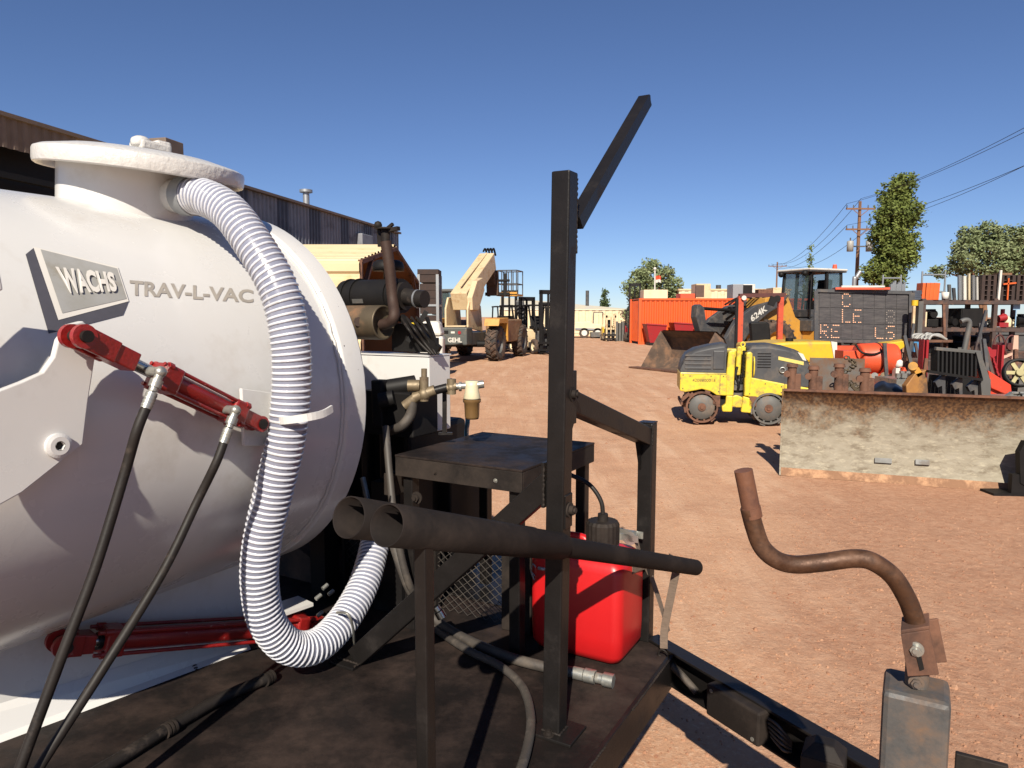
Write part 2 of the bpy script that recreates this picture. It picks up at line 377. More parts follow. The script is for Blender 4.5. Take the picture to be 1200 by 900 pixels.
# --- tongue rails (channel, open towards the deck)
rd = (E1 * math.cos(rad(-30)) + E2 * math.sin(rad(-30)))      # along the far rail, towards the coupler
rn = (-E1 * math.sin(rad(30)) - E2 * math.cos(rad(30)))       # inward
def rail(p0, d, n, ln):
    mb = MB(); ax = (d, n, Z); c = p0 + d * ln / 2
    mb.box(c + n * .028 + Z * -.004, (ln, .056, .008), ax); mb.box(c + n * .004 + Z * -.055, (ln, .008, .094), ax)
    mb.box(c + n * .034 + Z * -.106, (ln, .068, .008), ax)
    return mb
p0 = T(.06, .69, DZ + .012)
rl = rail(p0, rd, rn, 1.75).build('tongue_rail', M_BLK, TRL, bev=.0015)
rd2 = (E1 * math.cos(rad(30)) + E2 * math.sin(rad(30))); rn2 = E1 * -math.sin(rad(30)) + E2 * math.cos(rad(30))
rail(T(.06, -1.2, DZ + .012), rd2, rn2, 1.75).build('tongue_rail', M_BLK, TRL, bev=.0015)
mb = MB(); tbox(mb, 1.38, 1.7, -.36, -.16, DZ - .09, DZ + .0); mb.build('coupler', M_BLK, TRL, bev=.01)
mb = MB(); c = G(1150, 893, .52); mb.box(c + Z * -.02, (.11, .016, .06), (E1, E2, Z)); mb.build('coupler_lever', M_DUSTY, TRL, bev=.003)
tbox(MB(), .45, .86, -.47, -.41, DZ - .1, DZ - .03).build('jack_mount', M_BLK, TRL)
tbox(MB(), .1, .5, -.47, -.41, DZ - .1, DZ - .035).build('jack_beam', M_BLK, TRL)
# junction box on the rail
jb0 = p0 + rd * .40
mb = MB(); ax = (rd, rn, Z); mb.box(p0 + rd * .42 + rn * .066 - Z * .056, (.20, .05, .10), ax); jb = mb.build('junction_box', M_DUSTY, TRL, bev=.006)
for t, zz in ((.34, -.022), (.50, -.09)): MB().cyl(p0 + rd * t + rn * .0905 - Z * -zz, p0 + rd * t + rn * .0925 - Z * -zz, .006).build('screw', M_ZINC, jb)
mb = MB()
for k in range(5): mb.tube(smooth([p0 + rd * (.515 + .004 * k) + rn * .05 - Z * (.03 + .012 * k), p0 + rd * (.57 + .008 * k) + rn * (.07 + .004 * k) - Z * (.02 + .012 * k), p0 + rd * .59 + rn * .04 - Z * (.07 + .005 * k), p0 + rd * .54 + rn * .03 - Z * .09], 5), .0042, 6)
mb.build('wire_loop', M_GREYHOSE, TRL)
cp = smooth([p0 + rd * .02 + rn * .05 - Z * .05, p0 + rd * .10 + rn * .055 - Z * .04, p0 + rd * .17 + rn * .05 - Z * .06, p0 + rd * .235 + rn * .045 - Z * .09], 6)
cd = MB().tube(cp, .0125, 10).build('conduit', M_GREYHOSE, TRL)
MB().cyl(cp[5], cp[7], .018, None, 14).build('conduit_nut', M_CREAMP, cd)
mb = MB(); q = G(965, 905, DZ - .03); mb.hexa([q + E1 * x * .05 + E2 * y * .045 + Z * z for z in (0, .055) for x, y in ((-1, -1), (1, -1), (1, 1), (-1, 1))])
mb.hexa([q + E1 * x * .05 * s + E2 * y * .045 * s + Z * z for z, s in ((.0551, 1), (.085, .45)) for x, y in ((-1, -1), (1, -1), (1, 1), (-1, 1))])
mb.build('battery_box', M_DUSTY, TRL, bev=.003)

# --- posts
PW = .0508
def tubepost(a, b, z0, z1, w=PW): return tbox(MB(), a - w / 2, a + w / 2, b - w / 2, b + w / 2, z0, z1)
LEAN = .0125
post = MB().bar(T(-.001, 0, DZ), T(LEAN * 1.5 , 0, 1.98), PW, PW, E2).build('post', M_BLK, TRL, bev=.004)
mb = MB(); tbox(mb, -.055, .07, -.05, .055, DZ, DZ + .009); bp = mb.build('base_plate', M_BLK, post, bev=.002)
MB().bolt(T(.0, -.037, DZ + .009), Z, .012).build('bolt', M_DUSTY, post)
mb = MB(); tbox(mb, -.005, .037, PW / 2, PW / 2 + .008, 1.775, 1.972); mb.build('hinge_plate', M_BLK, post, bev=.002)
# spear arm, tilted up and away
q0 = TA(674, 262, .018); q1 = TA(756, 118, .018); d = (q1 - q0).normalized()
mb = MB(); mb.bar(q0, q1, .036, .036, E1); mb.prism([q1 + E1 * -.018 + d.cross(E1) * .018, q1 + E1 * .018 + d.cross(E1) * .018, q1 + E1 * .018 + d.cross(E1) * -.018, q1 - E1 * .018 - d.cross(E1) * .018], d * .001)
nn = d.cross(E1)
mb.hexa([q1 - E1 * .018 - nn * .018, q1 + E1 * .018 - nn * .018, q1 + E1 * .018 + nn * .018, q1 - E1 * .018 + nn * .018, q1 - E1 * .010 - nn * .002 + d * .03, q1 + E1 * .010 - nn * .002 + d * .03, q1 + E1 * .010 + nn * .016 + d * .02, q1 - E1 * .010 + nn * .016 + d * .02])
mb.build('mast_arm', M_BLK, TRL, bev=.003)
rp = tubepost(.02, .655, DZ, 1.262).build('post', M_BLK, TRL, bev=.004)
tbox(MB(), -.006, .046, .629, .681, 1.262, 1.266).build('end_cap', M_BLK, rp)
mb = MB(); mb.bar(T(.0, .035, 1.405), T(.018, .63, 1.22), PW * .98, PW * 1.15); brc = mb.build('cross_bar', M_BLK, TRL, bev=.004)
mb = MB(); tbox(mb, -.028, .03, PW / 2, PW / 2 + .01, 1.33, 1.47); tbox(mb, .0255, .034, -.005, .05, 1.34, 1.48); mb.build('bracket', M_BLK, post, bev=.002)
MB().bolt(T(.034, .02, 1.42), E1, .016).build('bolt', M_DUSTY, post)
mb = MB(); mb.prism([T(0, .63, 1.205), T(0, .63, 1.1), T(0, .585, 1.215)], E1 * .008); mb.prism([T(.0, .05, 1.375), T(.0, .05, 1.28), T(.0, .1, 1.355)], E1 * .01); mb.build('gusset', M_BLK, brc)
tbox(MB(), .0255, .036, -.018, .025, 1.07, 1.16).build('bracket', M_BLK, post, bev=.002)
MB().bolt(T(.036, .004, 1.118), E1, .016).build('bolt', M_DUSTY, post)
# diagonal brace down to the deck
mb = MB(); q0 = T(-.02, .01, 1.185); q1 = T(-.73, .02, DZ + .02); mb.bar(q0, q1, .034, .062, Z); br = mb.build('diagonal_brace', M_BLK, TRL, bev=.003)
mb = MB(); tbox(mb, -.80, -.70, -.03, .05, DZ, DZ + .01); mb.build('foot_plate', M_BLK, br, bev=.002)
tbox(MB(), -.034, -.0255, -.02, .03, 1.12, 1.24).build('weld_plate', M_BLK, br)
# thin support post under the pipes
tubepost(.04, -.625, DZ, 1.21, .027).build('pipe_support', M_BLK, TRL, bev=.003)

# weld beads where the steel meets
def weld(pts, parent):
    q = []
    for i in range(len(pts) - 1):
        n = max(3, int((V(pts[i + 1]) - V(pts[i])).length / .004))
        q += [V(pts[i]).lerp(V(pts[i + 1]), k / n) + V((random.uniform(-1, 1), random.uniform(-1, 1), random.uniform(-1, 1))) * .0009 for k in range(n)]
    MB().tube(q, lambda t: .0034 + .0009 * math.sin(t * len(q) * 1.9), 6).build('weld_bead', M_DUSTY, parent)
h_ = PW / 2 + .001
weld([T(-h_, -h_, DZ + .011), T(h_, -h_, DZ + .011), T(h_, h_, DZ + .011)], post)
weld([T(-.005, h_ + .007, 1.775), T(.037, h_ + .007, 1.775)], post); weld([T(.039, h_ + .001, 1.78), T(.039, h_ + .001, 1.97)], post)
weld([T(-.028, -.018, 1.125), T(-.028, -.018, 1.235)], br); weld([T(-.70, -.02, DZ + .012), T(-.70, .045, DZ + .012)], br); weld([T(-.79, -.001, DZ + .012), T(-.70, -.001, DZ + .012)], br)
weld([T(.046, .632, 1.19), T(.046, .632, 1.255)], rp); weld([T(-.006, .628, 1.165), T(-.006, .628, 1.21)], rp)
weld([T(.147, -1.2, DZ + .003), T(.147, .0, DZ + .003)], deck); weld([T(.147, .2, DZ + .003), T(.147, .62, DZ + .003)], deck)
# --- table
TZ = 1.137; ta0, ta1, tb0, tb1 = -.775, -.262, .285, .86
tb = tbox(MB(), ta0, ta1, tb0, tb1, TZ - .008, TZ).build('table', M_DECK, TRL, bev=.002)
mb = MB(); tbox(mb, ta0 + .001, ta1 - .001, tb0 + .001, tb0 + .011, TZ - .075, TZ - .0085); tbox(mb, ta1 - .011, ta1 - .001, tb0 + .012, tb1 - .001, TZ - .075, TZ - .0085)
tbox(mb, ta0 + .001, ta1 - .012, tb1 - .011, tb1 - .001, TZ - .075, TZ - .0085); tbox(mb, ta0 + .001, ta0 + .011, tb0 + .012, tb1 - .012, TZ - .075, TZ - .0085)
mb.build('table_skirt', M_DUSTY, tb, bev=.0015)
for a, b in ((ta1 - .04, tb0 + .04), (ta1 - .035, tb1 - .035), (ta0 + .04, tb0 + .04), (ta0 + .04, tb1 - .04)):
    tubepost(a, b, DZ, TZ - .009, .04).build('leg', M_BLK, tb, bev=.003)
for a in (-.36, -.6): MB().bolt(T(a, tb0, TZ - .045), -E2, .006).build('bolt', M_ZINC if a > -.4 else M_DUSTY, tb)
tbox(MB(), -2.6, -.25, .66, 1.2, DZ - .09, DZ - .01).build('engine_skid', M_BLK, TRL)

# --- expanded metal guard below the table
def diamonds(mb, o, ex, ey, W_, H_, cw, ch, r):
    nxx = int(W_ / cw); ny = int(H_ / ch)
    for j in range(ny + 1):
        pts = [o + ex * (i * cw / 2) + ey * (j * ch + (ch / 2 if i % 2 else 0)) for i in range(2 * nxx + 1)]
        for i in range(len(pts) - 1): mb.bar(pts[i], pts[i + 1], r, r * 1.6, ex.cross(ey))
        pts = [o + ex * (i * cw / 2) + ey * (j * ch - (ch / 2 if i % 2 else 0)) for i in range(2 * nxx + 1)]
        for i in range(len(pts) - 1): mb.bar(pts[i], pts[i + 1], r, r * 1.6, ex.cross(ey))
for a0, wd in ((-1.22, .42), (-.755, .33)):
    mb = MB(); diamonds(mb, T(a0, .50, DZ + .02), E1, Z, wd, .32, .040, .032, .0016); g = mb.build('mesh_guard', M_GREYHOSE, TRL)
    mb = MB(); q = T(a0, .5, DZ + .01)
    mb.bar(q, q + Z * .36, .012, .03, E2); mb.bar(q + E1 * wd, q + E1 * wd + Z * .36, .012, .03, E2); mb.bar(q + Z * .36, q + E1 * wd + Z * .36, .012, .03, E2)
    mb.build('guard_frame', M_DUSTY, g)
mb = MB(); tbox(mb, -.45, -.33, .47, .55, DZ, .86); mb.build('guard_post', M_DUSTY, TRL, bev=.004)

# --- tank
C0 = V((-1.044, 2.6, 1.348)); RT = .612
def AXP(L_): return C0 - E2 * L_
def TK(px, py, off=0.0, r=RT):     # pixel onto the tank shell, off metres proud
    d = ray(px, py); o = CAM - C0; R = r + off
    dp = d - E2 * d.dot(E2); op = o - E2 * o.dot(E2); A = dp.dot(dp); B = 2 * dp.dot(op); c_ = op.dot(op) - R * R
    t = (-B - math.sqrt(max(0, B * B - 4 * A * c_))) / (2 * A); return CAM + d * t
def TKN(p):
    q = p - C0; return (q - E2 * q.dot(E2)).normalized()
prof = [(.0, -1.34), (.30, -1.32), (.5, -1.25), (.612, -1.16), (.612, -.085)]
prof = [(RT, -1.03), (RT, -.6), (RT, -.0)]
mb = MB().lathe(prof, C0, E2, 96)
mb.lathe([(.628, .035), (.62, .05), (.60, .07), (.5, .13), (.3, .19), (0, .21)], C0, E2, 96); tank = mb.build('vacuum_tank', M_WHITE, TRL)
mb = MB().lathe([(RT - .01, -.052), (.626, -.046), (.628, -.04)], C0, E2, 96); mb.lathe([(.628, -.04), (.632, -.005), (.632, .034)], C0, E2, 96); mb.lathe([(.632, .034), (.61, .036)], C0, E2, 96); mb.build('tank_flange', M_WHITE, tank)
mb = MB().tube([C0 - E2 * (.056 + .003 * math.sin(k * 2.9)) + (E1 * math.cos(k * math.pi / 60) + Z * math.sin(k * math.pi / 60)) * (RT + .003 + .001 * math.sin(k * 5.1)) for k in range(121)], .0055, 8); mb.build('weld_bead', M_LUMP, tank)
mb = MB().lathe([(RT, -1.03), (RT - .012, -1.04), (RT - .05, -1.06), (.45, -1.11), (0, -1.16)], C0, E2, 64); mb.build('tank_door', M_WHITE, tank)
# chipped paint along the flange
mb = MB()
for k in range(18):
    a = random.uniform(-.6, 1.5); p = C0 + E2 * random.choice((-.045, -.03, .0, .01)) + (E1 * math.cos(a) + Z * math.sin(a)) * (.6305 if random.random() < .8 else .629); mb.ball(p, random.uniform(.0008, .0022), 6, (1, 1, random.uniform(.6, 2)))
mb.build('paint_chip', M_DUSTY, tank)['kind'] = 'stuff'
# manhole neck and lid
nd = (Z * math.cos(rad(7)) + E1 * math.sin(rad(7))).normalized(); NB = AXP(.40)
mb = MB().lathe([(.186, .5), (.186, .73)], NB, nd, 56); nk = mb.build('manhole_neck', M_WHITE, tank)
LC = NB + E1 * .034 + E2 * .03
mb = MB().lathe([(.15, .716), (.268, .722)], LC, nd, 72); mb.lathe([(.268, .722), (.272, .704), (.279, .700), (.285, .704)], LC, nd, 72); mb.lathe([(.285, .704), (.287, .712), (.287, .738), (.2845, .745)], LC, nd, 72); mb.lathe([(.2845, .745), (.27, .752), (.2, .768), (.1, .778), (0, .78)], LC, nd, 72); lid = mb.build('manhole_lid', M_LUMP, tank)
kp = LC + nd * .785 + E2 * .02
mb = MB(); mb.box(kp + nd * .006, (.07, .10, .03), (E1, E2, nd)); mb.box(kp + nd * .02 + E2 * .03, (.05, .05, .022), (E1, E2, nd)); mb.ball(kp + nd * .015 - E2 * .03, .03, 12, (1, 1.3, .7)); mb.build('lid_knob', M_LUMP, lid, bev=.008)
mb = MB()
for k in range(3): mb.box(LC + nd * .79 + E2 * (.05 + .03 * k) - E1 * .05, (.05, .02, .012), (E1, E2, nd))
mb.build('lid_chip', M_BLK, lid)
# hose stub on the neck
# name plate decal, printed as a block with dark sides; follows the shell
def decal(name, m, quad, off, parent, nx=14, ny=16):
    mb = MB(); vs = []
    for j in range(ny + 1):
        for i in range(nx + 1):
            u_, v_ = i / nx, j / ny; px = (quad[0][0] * (1 - u_) + quad[1][0] * u_) * (1 - v_) + (quad[3][0] * (1 - u_) + quad[2][0] * u_) * v_; py = (quad[0][1] * (1 - u_) + quad[1][1] * u_) * (1 - v_) + (quad[3][1] * (1 - u_) + quad[2][1] * u_) * v_
            vs.append(TK(px, py, off))
    w_ = nx + 1; mb.add(vs, [(j * w_ + i, (j + 1) * w_ + i, (j + 1) * w_ + i + 1, j * w_ + i + 1) for j in range(ny) for i in range(nx)], True); return mb.build(name, m, parent)
M_DEC = mat('decal_dark', '#55535a', '#4b4a51', 22, .5)
npl = decal('name_plate', M_DEC, ((30, 298), (40, 290), (69, 375), (57, 391)), .0015, tank, 5, 16)
decal('plate_shade', M_DEC, ((69, 372), (151, 352), (144, 369), (57, 391)), .0016, npl)
decal('plate_border', M_LETW, ((39, 289), (138, 313), (151, 353), (68.5, 375)), .0024, npl)
decal('plate_face', M_PLATE, ((47.5, 292), (137, 314.5), (148.5, 350), (73, 367)), .0032, npl)
l4 = ((64.5, 312), (133, 319), (138, 341.5), (77.5, 344))
def sk(fx, fy):
    px = (l4[3][0] * (1 - fx) + l4[2][0] * fx) * (1 - fy) + (l4[0][0] * (1 - fx) + l4[1][0] * fx) * fy; py = (l4[3][1] * (1 - fx) + l4[2][1] * fx) * (1 - fy) + (l4[0][1] * (1 - fx) + l4[1][1] * fx) * fy
    return TK(px, py, .0075)
lettering('lettering', 'WACHS', 0, 0, 0, 1, 1, M_LETW, npl, bold=.045, skew=sk)
def sk2(fx, fy):
    px = 152 + 145 * fx; yb = 346 + 9 * fx; yt = 328 + 11.5 * fx
    p = TK(px, yb + (yt - yb) * fy, .0012); return p
for dx, m_ in ((0, M_LETG),):
    lettering('lettering', 'TRAV-L-VAC', 0, 0, 0, 1, 1, m_, tank, bold=.03, skew=lambda fx, fy: sk2(fx + dx / 200, fy - dx / 14) + E1 * dx * .0003)
# hinge arm plate: flat plate parallel to the tank side
an = E1; ap = TK(60, 500, .035)
poly = [(-40, 520), (-40, 470), (20, 447), (45, 436), (58, 418), (63, 398), (76, 380), (92, 376), (104, 388), (106, 420), (98, 470), (92, 520), (21, 576), (-40, 610)]
pts = [PL(*q, ap, an) for q in poly]
arm = MB().prism(pts, an * .018).build('hinge_arm', M_WHITE, tank, bev=.003)
pv = PL(67, 522, ap + an * .018, an)
mb = MB(); mb.lathe([(.026, 0), (.026, .009)], pv, an, 24); mb.lathe([(.026, .009), (.019, .012), (.010, .012)], pv, an, 24, False); mb.lathe([(.010, .012), (.009, .002)], pv, an, 6, False); pvb = mb.build('pivot_boss', M_WHITE, arm)
MB().cyl(pv + an * .0005, pv + an * .004, .0095, None, 6).build('pivot_socket', M_BLK, arm)
MB().cyl(ap - an * .08 + (pv - ap - an * .018), pv, .02).build('pivot_shaft', M_WHITE, arm)
# outer door hook: its shadow falls on the shell
hk = [(-70, 300), (-6, 318), (-2, 340), (-30, 350), (-30, 470), (-90, 470)]
MB().prism([PL(*q, TK(5, 400, .05), an) for q in hk], an * .02).build('door_clamp', M_WHITE, tank, bev=.003)
# lug plate on the right
lp = TK(300, 492, .02); lq = [PL(*q, lp, an) for q in ((280, 455), (317, 460), (318, 522), (283, 522))]
mb = MB(); mb.prism(lq, an * .012); lug = mb.build('lug_plate', M_WHITE, tank, bev=.002)
MB().prism([PL(*q, lp, an) for q in ((317, 460), (323, 460), (323, 523), (317, 523))], an * .055).build('lug_flange', M_WHITE, lug, bev=.001)
# hose hook
hk_ = lambda px, py, o: PL(px, py, lp + an * o, an)
hp = smooth([hk_(321, 492, .03), P(328, 493, 1.87), P(340, 492, 1.845), P(360, 489, 1.845), P(378, 485, 1.88), P(389, 479, 1.92)], 4)
mb = MB()
for i in range(len(hp) - 1): mb.bar(hp[i], hp[i + 1] + (hp[i + 1] - hp[i]) * .05, .006, .02, Z)
mb.build('hose_hook', M_WHITE, tank)
# --- upper hydraulic cylinder
def hyd(name, A, B, fr, n, w, port=True):
    d = (B - A).normalized(); s = d.cross(n).normalized(); L_ = (B - A).length; ax = (d, s, n)
    t = lambda u_, v_, w_: A + d * u_ * L_ + s * v_ + n * w_
    r = MB(); bar_ = MB(); bar_.cyl(t(fr[1], 0, 0), t(fr[2], 0, 0), w * .40, None, 24); body = bar_.build(name, M_RED, TRL)
    for f_, tn in ((fr[1], .055), (fr[2], .05)):
        mb = MB(); mb.box(t(f_, 0, 0), (tn, w, w), ax); mb.build('end_block', M_RED, body, bev=.006)
    mb = MB()
    for v_ in (-1, 1):
        for w_ in (-1, 1):
            mb.cyl(t(fr[1] - .06, v_ * w * .40, w_ * w * .40), t(fr[2] + .05, v_ * w * .40, w_ * w * .40), w * .075, None, 10)
            mb.cyl(t(fr[1] - .04, v_ * w * .40, w_ * w * .40), t(fr[1] - .015, v_ * w * .40, w_ * w * .40), w * .15, None, 6)
            mb.cyl(t(fr[2] + .015, v_ * w * .40, w_ * w * .40), t(fr[2] + .04, v_ * w * .40, w_ * w * .40), w * .15, None, 6)
    mb.build('tie_rod', M_RED, body)
    MB().cyl(t(fr[0], 0, 0), t(fr[1], 0, 0), w * .22, None, 18).build('piston_rod', M_CHROME, body)
    MB().cyl(t(fr[1] - .045, 0, 0), t(fr[1] - .02, 0, 0), w * .32, None, 18).build('rod_gland', M_BLK, body)
    mb = MB()
    mb.box(t(fr[0] * .72, 0, 0), (fr[0] * L_ * .55, w * .66, w * .82), ax)
    for q in (-1, 1):
        mb.cyl(t(0, 0, q * w * .46), t(0, 0, q * w * .26), w * .40, None, 22); mb.box(t(fr[0] * .3, 0, q * w * .36), (fr[0] * L_ * .6, w * .74, w * .2), ax)
    mb.build('clevis', M_RED, body, bev=.003)
    mb = MB()
    for q in (-1, 1): mb.cyl(t(1, 0, q * w * .42), t(1, 0, q * w * .2), w * .34, None, 20); mb.box(t((1 + fr[2]) / 2, 0, q * w * .31), ((1 - fr[2]) * L_, w * .6, w * .2), ax)
    mb.build('rear_clevis', M_RED, body, bev=.003)
    MB().cyl(t(0, 0, -w * .7), t(0, 0, w * .62), w * .2, None, 18).build('pin', M_DUSTY, body)
    MB().cyl(t(1, 0, -w * .7), t(1, 0, w * .5), w * .22, None, 18).build('pin', M_BLK, body)
    return body, t
hn = E1; hpl = ap + an * .075
hb, ht = hyd('hydraulic_cylinder', PL(91, 394, hpl, hn), PL(300, 496, lp + an * .045, hn), (.25, .42, .84), hn, .062)
# ports with elbows and hoses
def hydhose(f1, dirn, pathpts):
    p = f1 - E1 * .04
    mb = MB(); mb.cyl(p, f1, .011, None, 14); mb.ball(f1, .0135); f2 = f1 + dirn * .045; f3 = f1 + dirn * .085
    mb.cyl(f1, f2, .0095, None, 12); mb.cyl(f1 + dirn * .018, f1 + dirn * .036, .0135, None, 6); mb.cyl(f1 + dirn * .048, f3, .0118, None, 16)
    for k in range(4): mb.cyl(f1 + dirn * (.052 + .008 * k), f1 + dirn * (.056 + .008 * k), .0126, None, 16)
    path = smooth([f3 - dirn * .01, f3 + dirn * .05] + pathpts, 8)
    h = MB().tube(path, .0108, 12).build('hydraulic_hose', M_RUBBER, TRL); mb.build('hose_fitting', M_ZINC, h)
pA = PL(188, 436, ht(.43, 0, .06), E1); pB = PL(276, 481, ht(.84, 0, .06), E1)
hydhose(pA, (PL(176, 466, pA, E1) - pA).normalized(), [TK(146, 555, .13), P(112, 665, TK(112, 600, .14).y), P(72, 770, TK(72, 600, .14).y), P(22, 905, TK(22, 600, .14).y), P(-5, 990, TK(-5, 600, .14).y)])
hydhose(pB, (PL(266, 508, pB, E1) - pB).normalized(), [TK(230, 590, .12), P(190, 672, TK(190, 600, .13).y), P(120, 785, TK(120, 600, .13).y), P(50, 893, TK(50, 600, .13).y), P(10, 960, TK(10, 600, .13).y)])
# --- saddle skirt and lower cylinder
s0 = G(-60, 892, DZ); s1 = G(300, 758, DZ); sd = (s1 - s0).normalized(); sn = V((sd.y, -sd.x, 0))
mb = MB(); mb.bar(s0 - sd * .3 + Z * .17 - sn * .05, s1 + Z * .17 - sn * .05, .012, .34); sk_ = mb.build('saddle_skirt', M_WHITE, TRL, bev=.002)
mb = MB(); a_, b_ = s0 - sd * .3, s1 - sd * .02
mb.hexa([a_ - sn * .04, b_ - sn * .04, b_ + sn * .004, a_ + sn * .004, a_ - sn * .043 + Z * .10, b_ - sn * .043 + Z * .06, b_ - sn * .012 + Z * .012, a_ - sn * .012 + Z * .014]); mb.build('saddle_flange', M_WHITE, sk_)
MB().box(PL(335, 712, s0 - sn * .03, sn), (.16, .1, .012), (sd, sn, Z)).build('saddle_ledge', M_WHITE, sk_)
MB().bolt(PL(228, 784, s0 - sn * .01, sn) , sn, .012).build('bolt', M_DUSTY, sk_)
lo = s0 + sn * .035
hyd('hydraulic_cylinder', PL(72, 754, lo, sn), PL(378, 732, lo - sn * .02, sn), (.09, .15, .88), sn, .078)
mb = MB(); pa = PL(385, 728, lo, sn)
for k in range(4): mb.tube(smooth([pa + V((0, 0, .01 * k)), pa + sd * .06 + Z * (.03 + .012 * k) + sn * .02 * k, pa + sd * .12 + Z * (.05 + .02 * k), pa + sd * .22 + Z * (.02 + .03 * k) - sn * .1], 5), .009, 8)
mb.build('hose_bundle', M_RUBBER, TRL)
for k, (px, py) in enumerate(((378, 690), (370, 702), (385, 697), (372, 722))): p = PL(px, py, lo, sn); MB().cyl(p, p + (sd + Z * .4) * .022, .008, None, 10).build('hose_end_fitting', M_ZINC, TRL)
# --- suction hose
hpts = [(218, 230, 2.12), (238, 231, 2.08), (267, 247, 2.02), (295, 283, 1.965), (325, 335, 1.93), (339, 390, 1.92), (342, 450, 1.92), (335, 515, 1.915), (322, 570, 1.92), (308, 630, 1.93), (304, 680, 1.95), (313, 728, 1.99), (338, 757, 2.05), (370, 757, 2.13), (400, 730, 2.25), (424, 690, 2.38), (437, 648, 2.5), (441, 618, 2.58), (438, 602, 2.72)]
path = smooth([P(*q) for q in hpts], 10); HR = .0505
sh = MB().tube(path, HR, 28).build('suction_hose', M_HOSE, TRL)
# helix rib
fr = frames(path); acc = [0.0]
for i in range(1, len(path)): acc.append(acc[-1] + (path[i] - path[i - 1]).length)
hel = []; st = .0008; tot = acc[-1]; pitch = .0168; seg = 22; k = 0; i = 0
while True:
    s_ = k * pitch / seg
    if s_ > tot - .01: break
    while acc[i + 1] < s_: i += 1
    u_ = (s_ - acc[i]) / (acc[i + 1] - acc[i]); p = path[i].lerp(path[i + 1], u_); x = fr[i][1].lerp(fr[i + 1][1], u_); y = fr[i][2].lerp(fr[i + 1][2], u_); a = 2 * math.pi * k / seg
    hel.append(p + (x * math.cos(a) + y * math.sin(a)) * (HR - .0006)); k += 1
MB().tube(hel, .0043, 6).build('hose_rib', M_HELIX, sh)
d0 = (path[1] - path[0]).normalized()
mb = MB().cyl(path[0] - d0 * .01, path[0] + d0 * .035, HR + .006, None, 30); mb.tube(smooth([path[3] + nd * .066, path[2] + nd * .07, path[0] - d0 * .02 + nd * .072], 4), .005, 8); mb.bolt(path[1] + nd * .062, -d0, .007); mb.build('hose_clamp', M_GALV, sh)
mb = MB().cyl(path[0] - d0 * .16, path[0] - d0 * .005, HR - .002, None, 30); mb.build('hose_stub', M_LUMP, nk)
mb = MB(); q = len(path) * 15 // 18; ring = []
cpt, xx, yy = fr[q]
for k in range(16): a = math.pi * (k / 15) * 1.3 - .7; ring.append(cpt + (xx * math.cos(a) + yy * math.sin(a)) * (HR + .008))
g0 = G(415, 768, DZ)
MB().tube(smooth([P(395, 718, 2.2), P(408, 720, 2.16), P(414, 738, 2.2), g0 + Z * .03, g0], 5), .0045, 8).build('hose_hoop', M_ZINC, TRL)
# --- hoses on the deck
hz = lambda px, py, z=.02: G(px, py, DZ + z)
c1 = MB().tube(smooth([hz(60, 935), hz(130, 895), hz(200, 852), hz(262, 817), hz(318, 793)], 8), .0165, 12).build('deck_cable', M_RUBBER, TRL)
for px, py in ((193, 857), (310, 797)):
    mb = MB(); p = hz(px, py); dd = (hz(px + 12, py - 7) - p).normalized()
    for k in range(3): mb.cyl(p + dd * .011 * k, p + dd * (.011 * k + .007), .0205, None, 16)
    mb.build('cable_clip', M_DUSTY, c1)
MB().tube(smooth([P(462, 640, 2.45), P(480, 690, 2.42), hz(505, 722, .05), hz(540, 746), hz(590, 768), hz(640, 782), hz(672, 788)], 8), .017, 12).build('deck_hose', M_GREYHOSE, TRL)
mb = MB(); p = hz(672, 788); dd = (hz(716, 798) - p).normalized()
for u0, u1, r, n in ((0, .03, .019, 16), (.032, .062, .022, 6), (.064, .082, .016, 12), (.084, .112, .022, 6)): mb.cyl(p + dd * u0 * 1.15, p + dd * u1 * 1.15, r, None, n)
mb.build('hose_coupling', M_ZINC, TRL)
MB().tube(smooth([P(452, 500, 2.55), P(457, 560, 2.45), P(464, 620, 2.4), P(478, 680, 2.4), hz(502, 728, .03), hz(545, 760), hz(585, 780), hz(612, 805), hz(622, 840), hz(617, 880), hz(600, 930)], 8), .013, 10).build('deck_hose', M_GREYHOSE, TRL)
mb = MB(); p = P(514, 716, 2.33); mb.cyl(p, p + V((.012, .0, -.022)), .017, None, 10); mb.cyl(p + V((-.01, 0, .016)), p + V((-.001, 0, .002)), .013, None, 10); mb.build('hose_fitting', M_CHROME, TRL)
# --- engine and pump set behind the tank
EG = MB(); tbox(EG, -1.75, -.98, .62, 1.05, DZ - .005, 1.16); eng = EG.build('engine', M_BLACK, TRL, bev=.02)
mb = MB()
for k in range(7): tbox(mb, -1.7 + k * .1, -1.66 + k * .1, .58, 1.0, .62 + .06 * (k % 3), 1.25 + .04 * (k % 2))
tbox(mb, -.99, -.86, .55, .95, DZ, .98); tbox(mb, -.9, -.80, .66, .9, .6, 1.05); mb.build('engine_block', M_BLACK, eng, bev=.008)
Ym = 3.1
m0 = P(392, 378, Ym); m1 = P(449, 378, Ym - .10); dm = E1
mb = MB().cyl(m1 - E1 * .42, m1, .073, None, 30, caps=False); mb.lathe([(.073, 0), (.073, .004), (.064, .004), (.062, -.012), (.0, -.016)], m1, E1, 30); mf = mb.build('muffler', M_MUFF, eng)
MB().cyl(P(420, 377, 2.97), P(420, 377, 2.99), .02, None, 8).build('muffler_boss', M_EXH, mf)
ex = smooth([m1 - E1 * .01 + Z * -.01, m1 + E1 * .035, m1 + E1 * .06 + Z * .03, P(460, 350, 3.02), P(456, 310, 3.02), P(452, 283, 3.02)], 6)
ep = MB().tube(ex, .0235, 16).build('exhaust_pipe', M_EXH, mf)
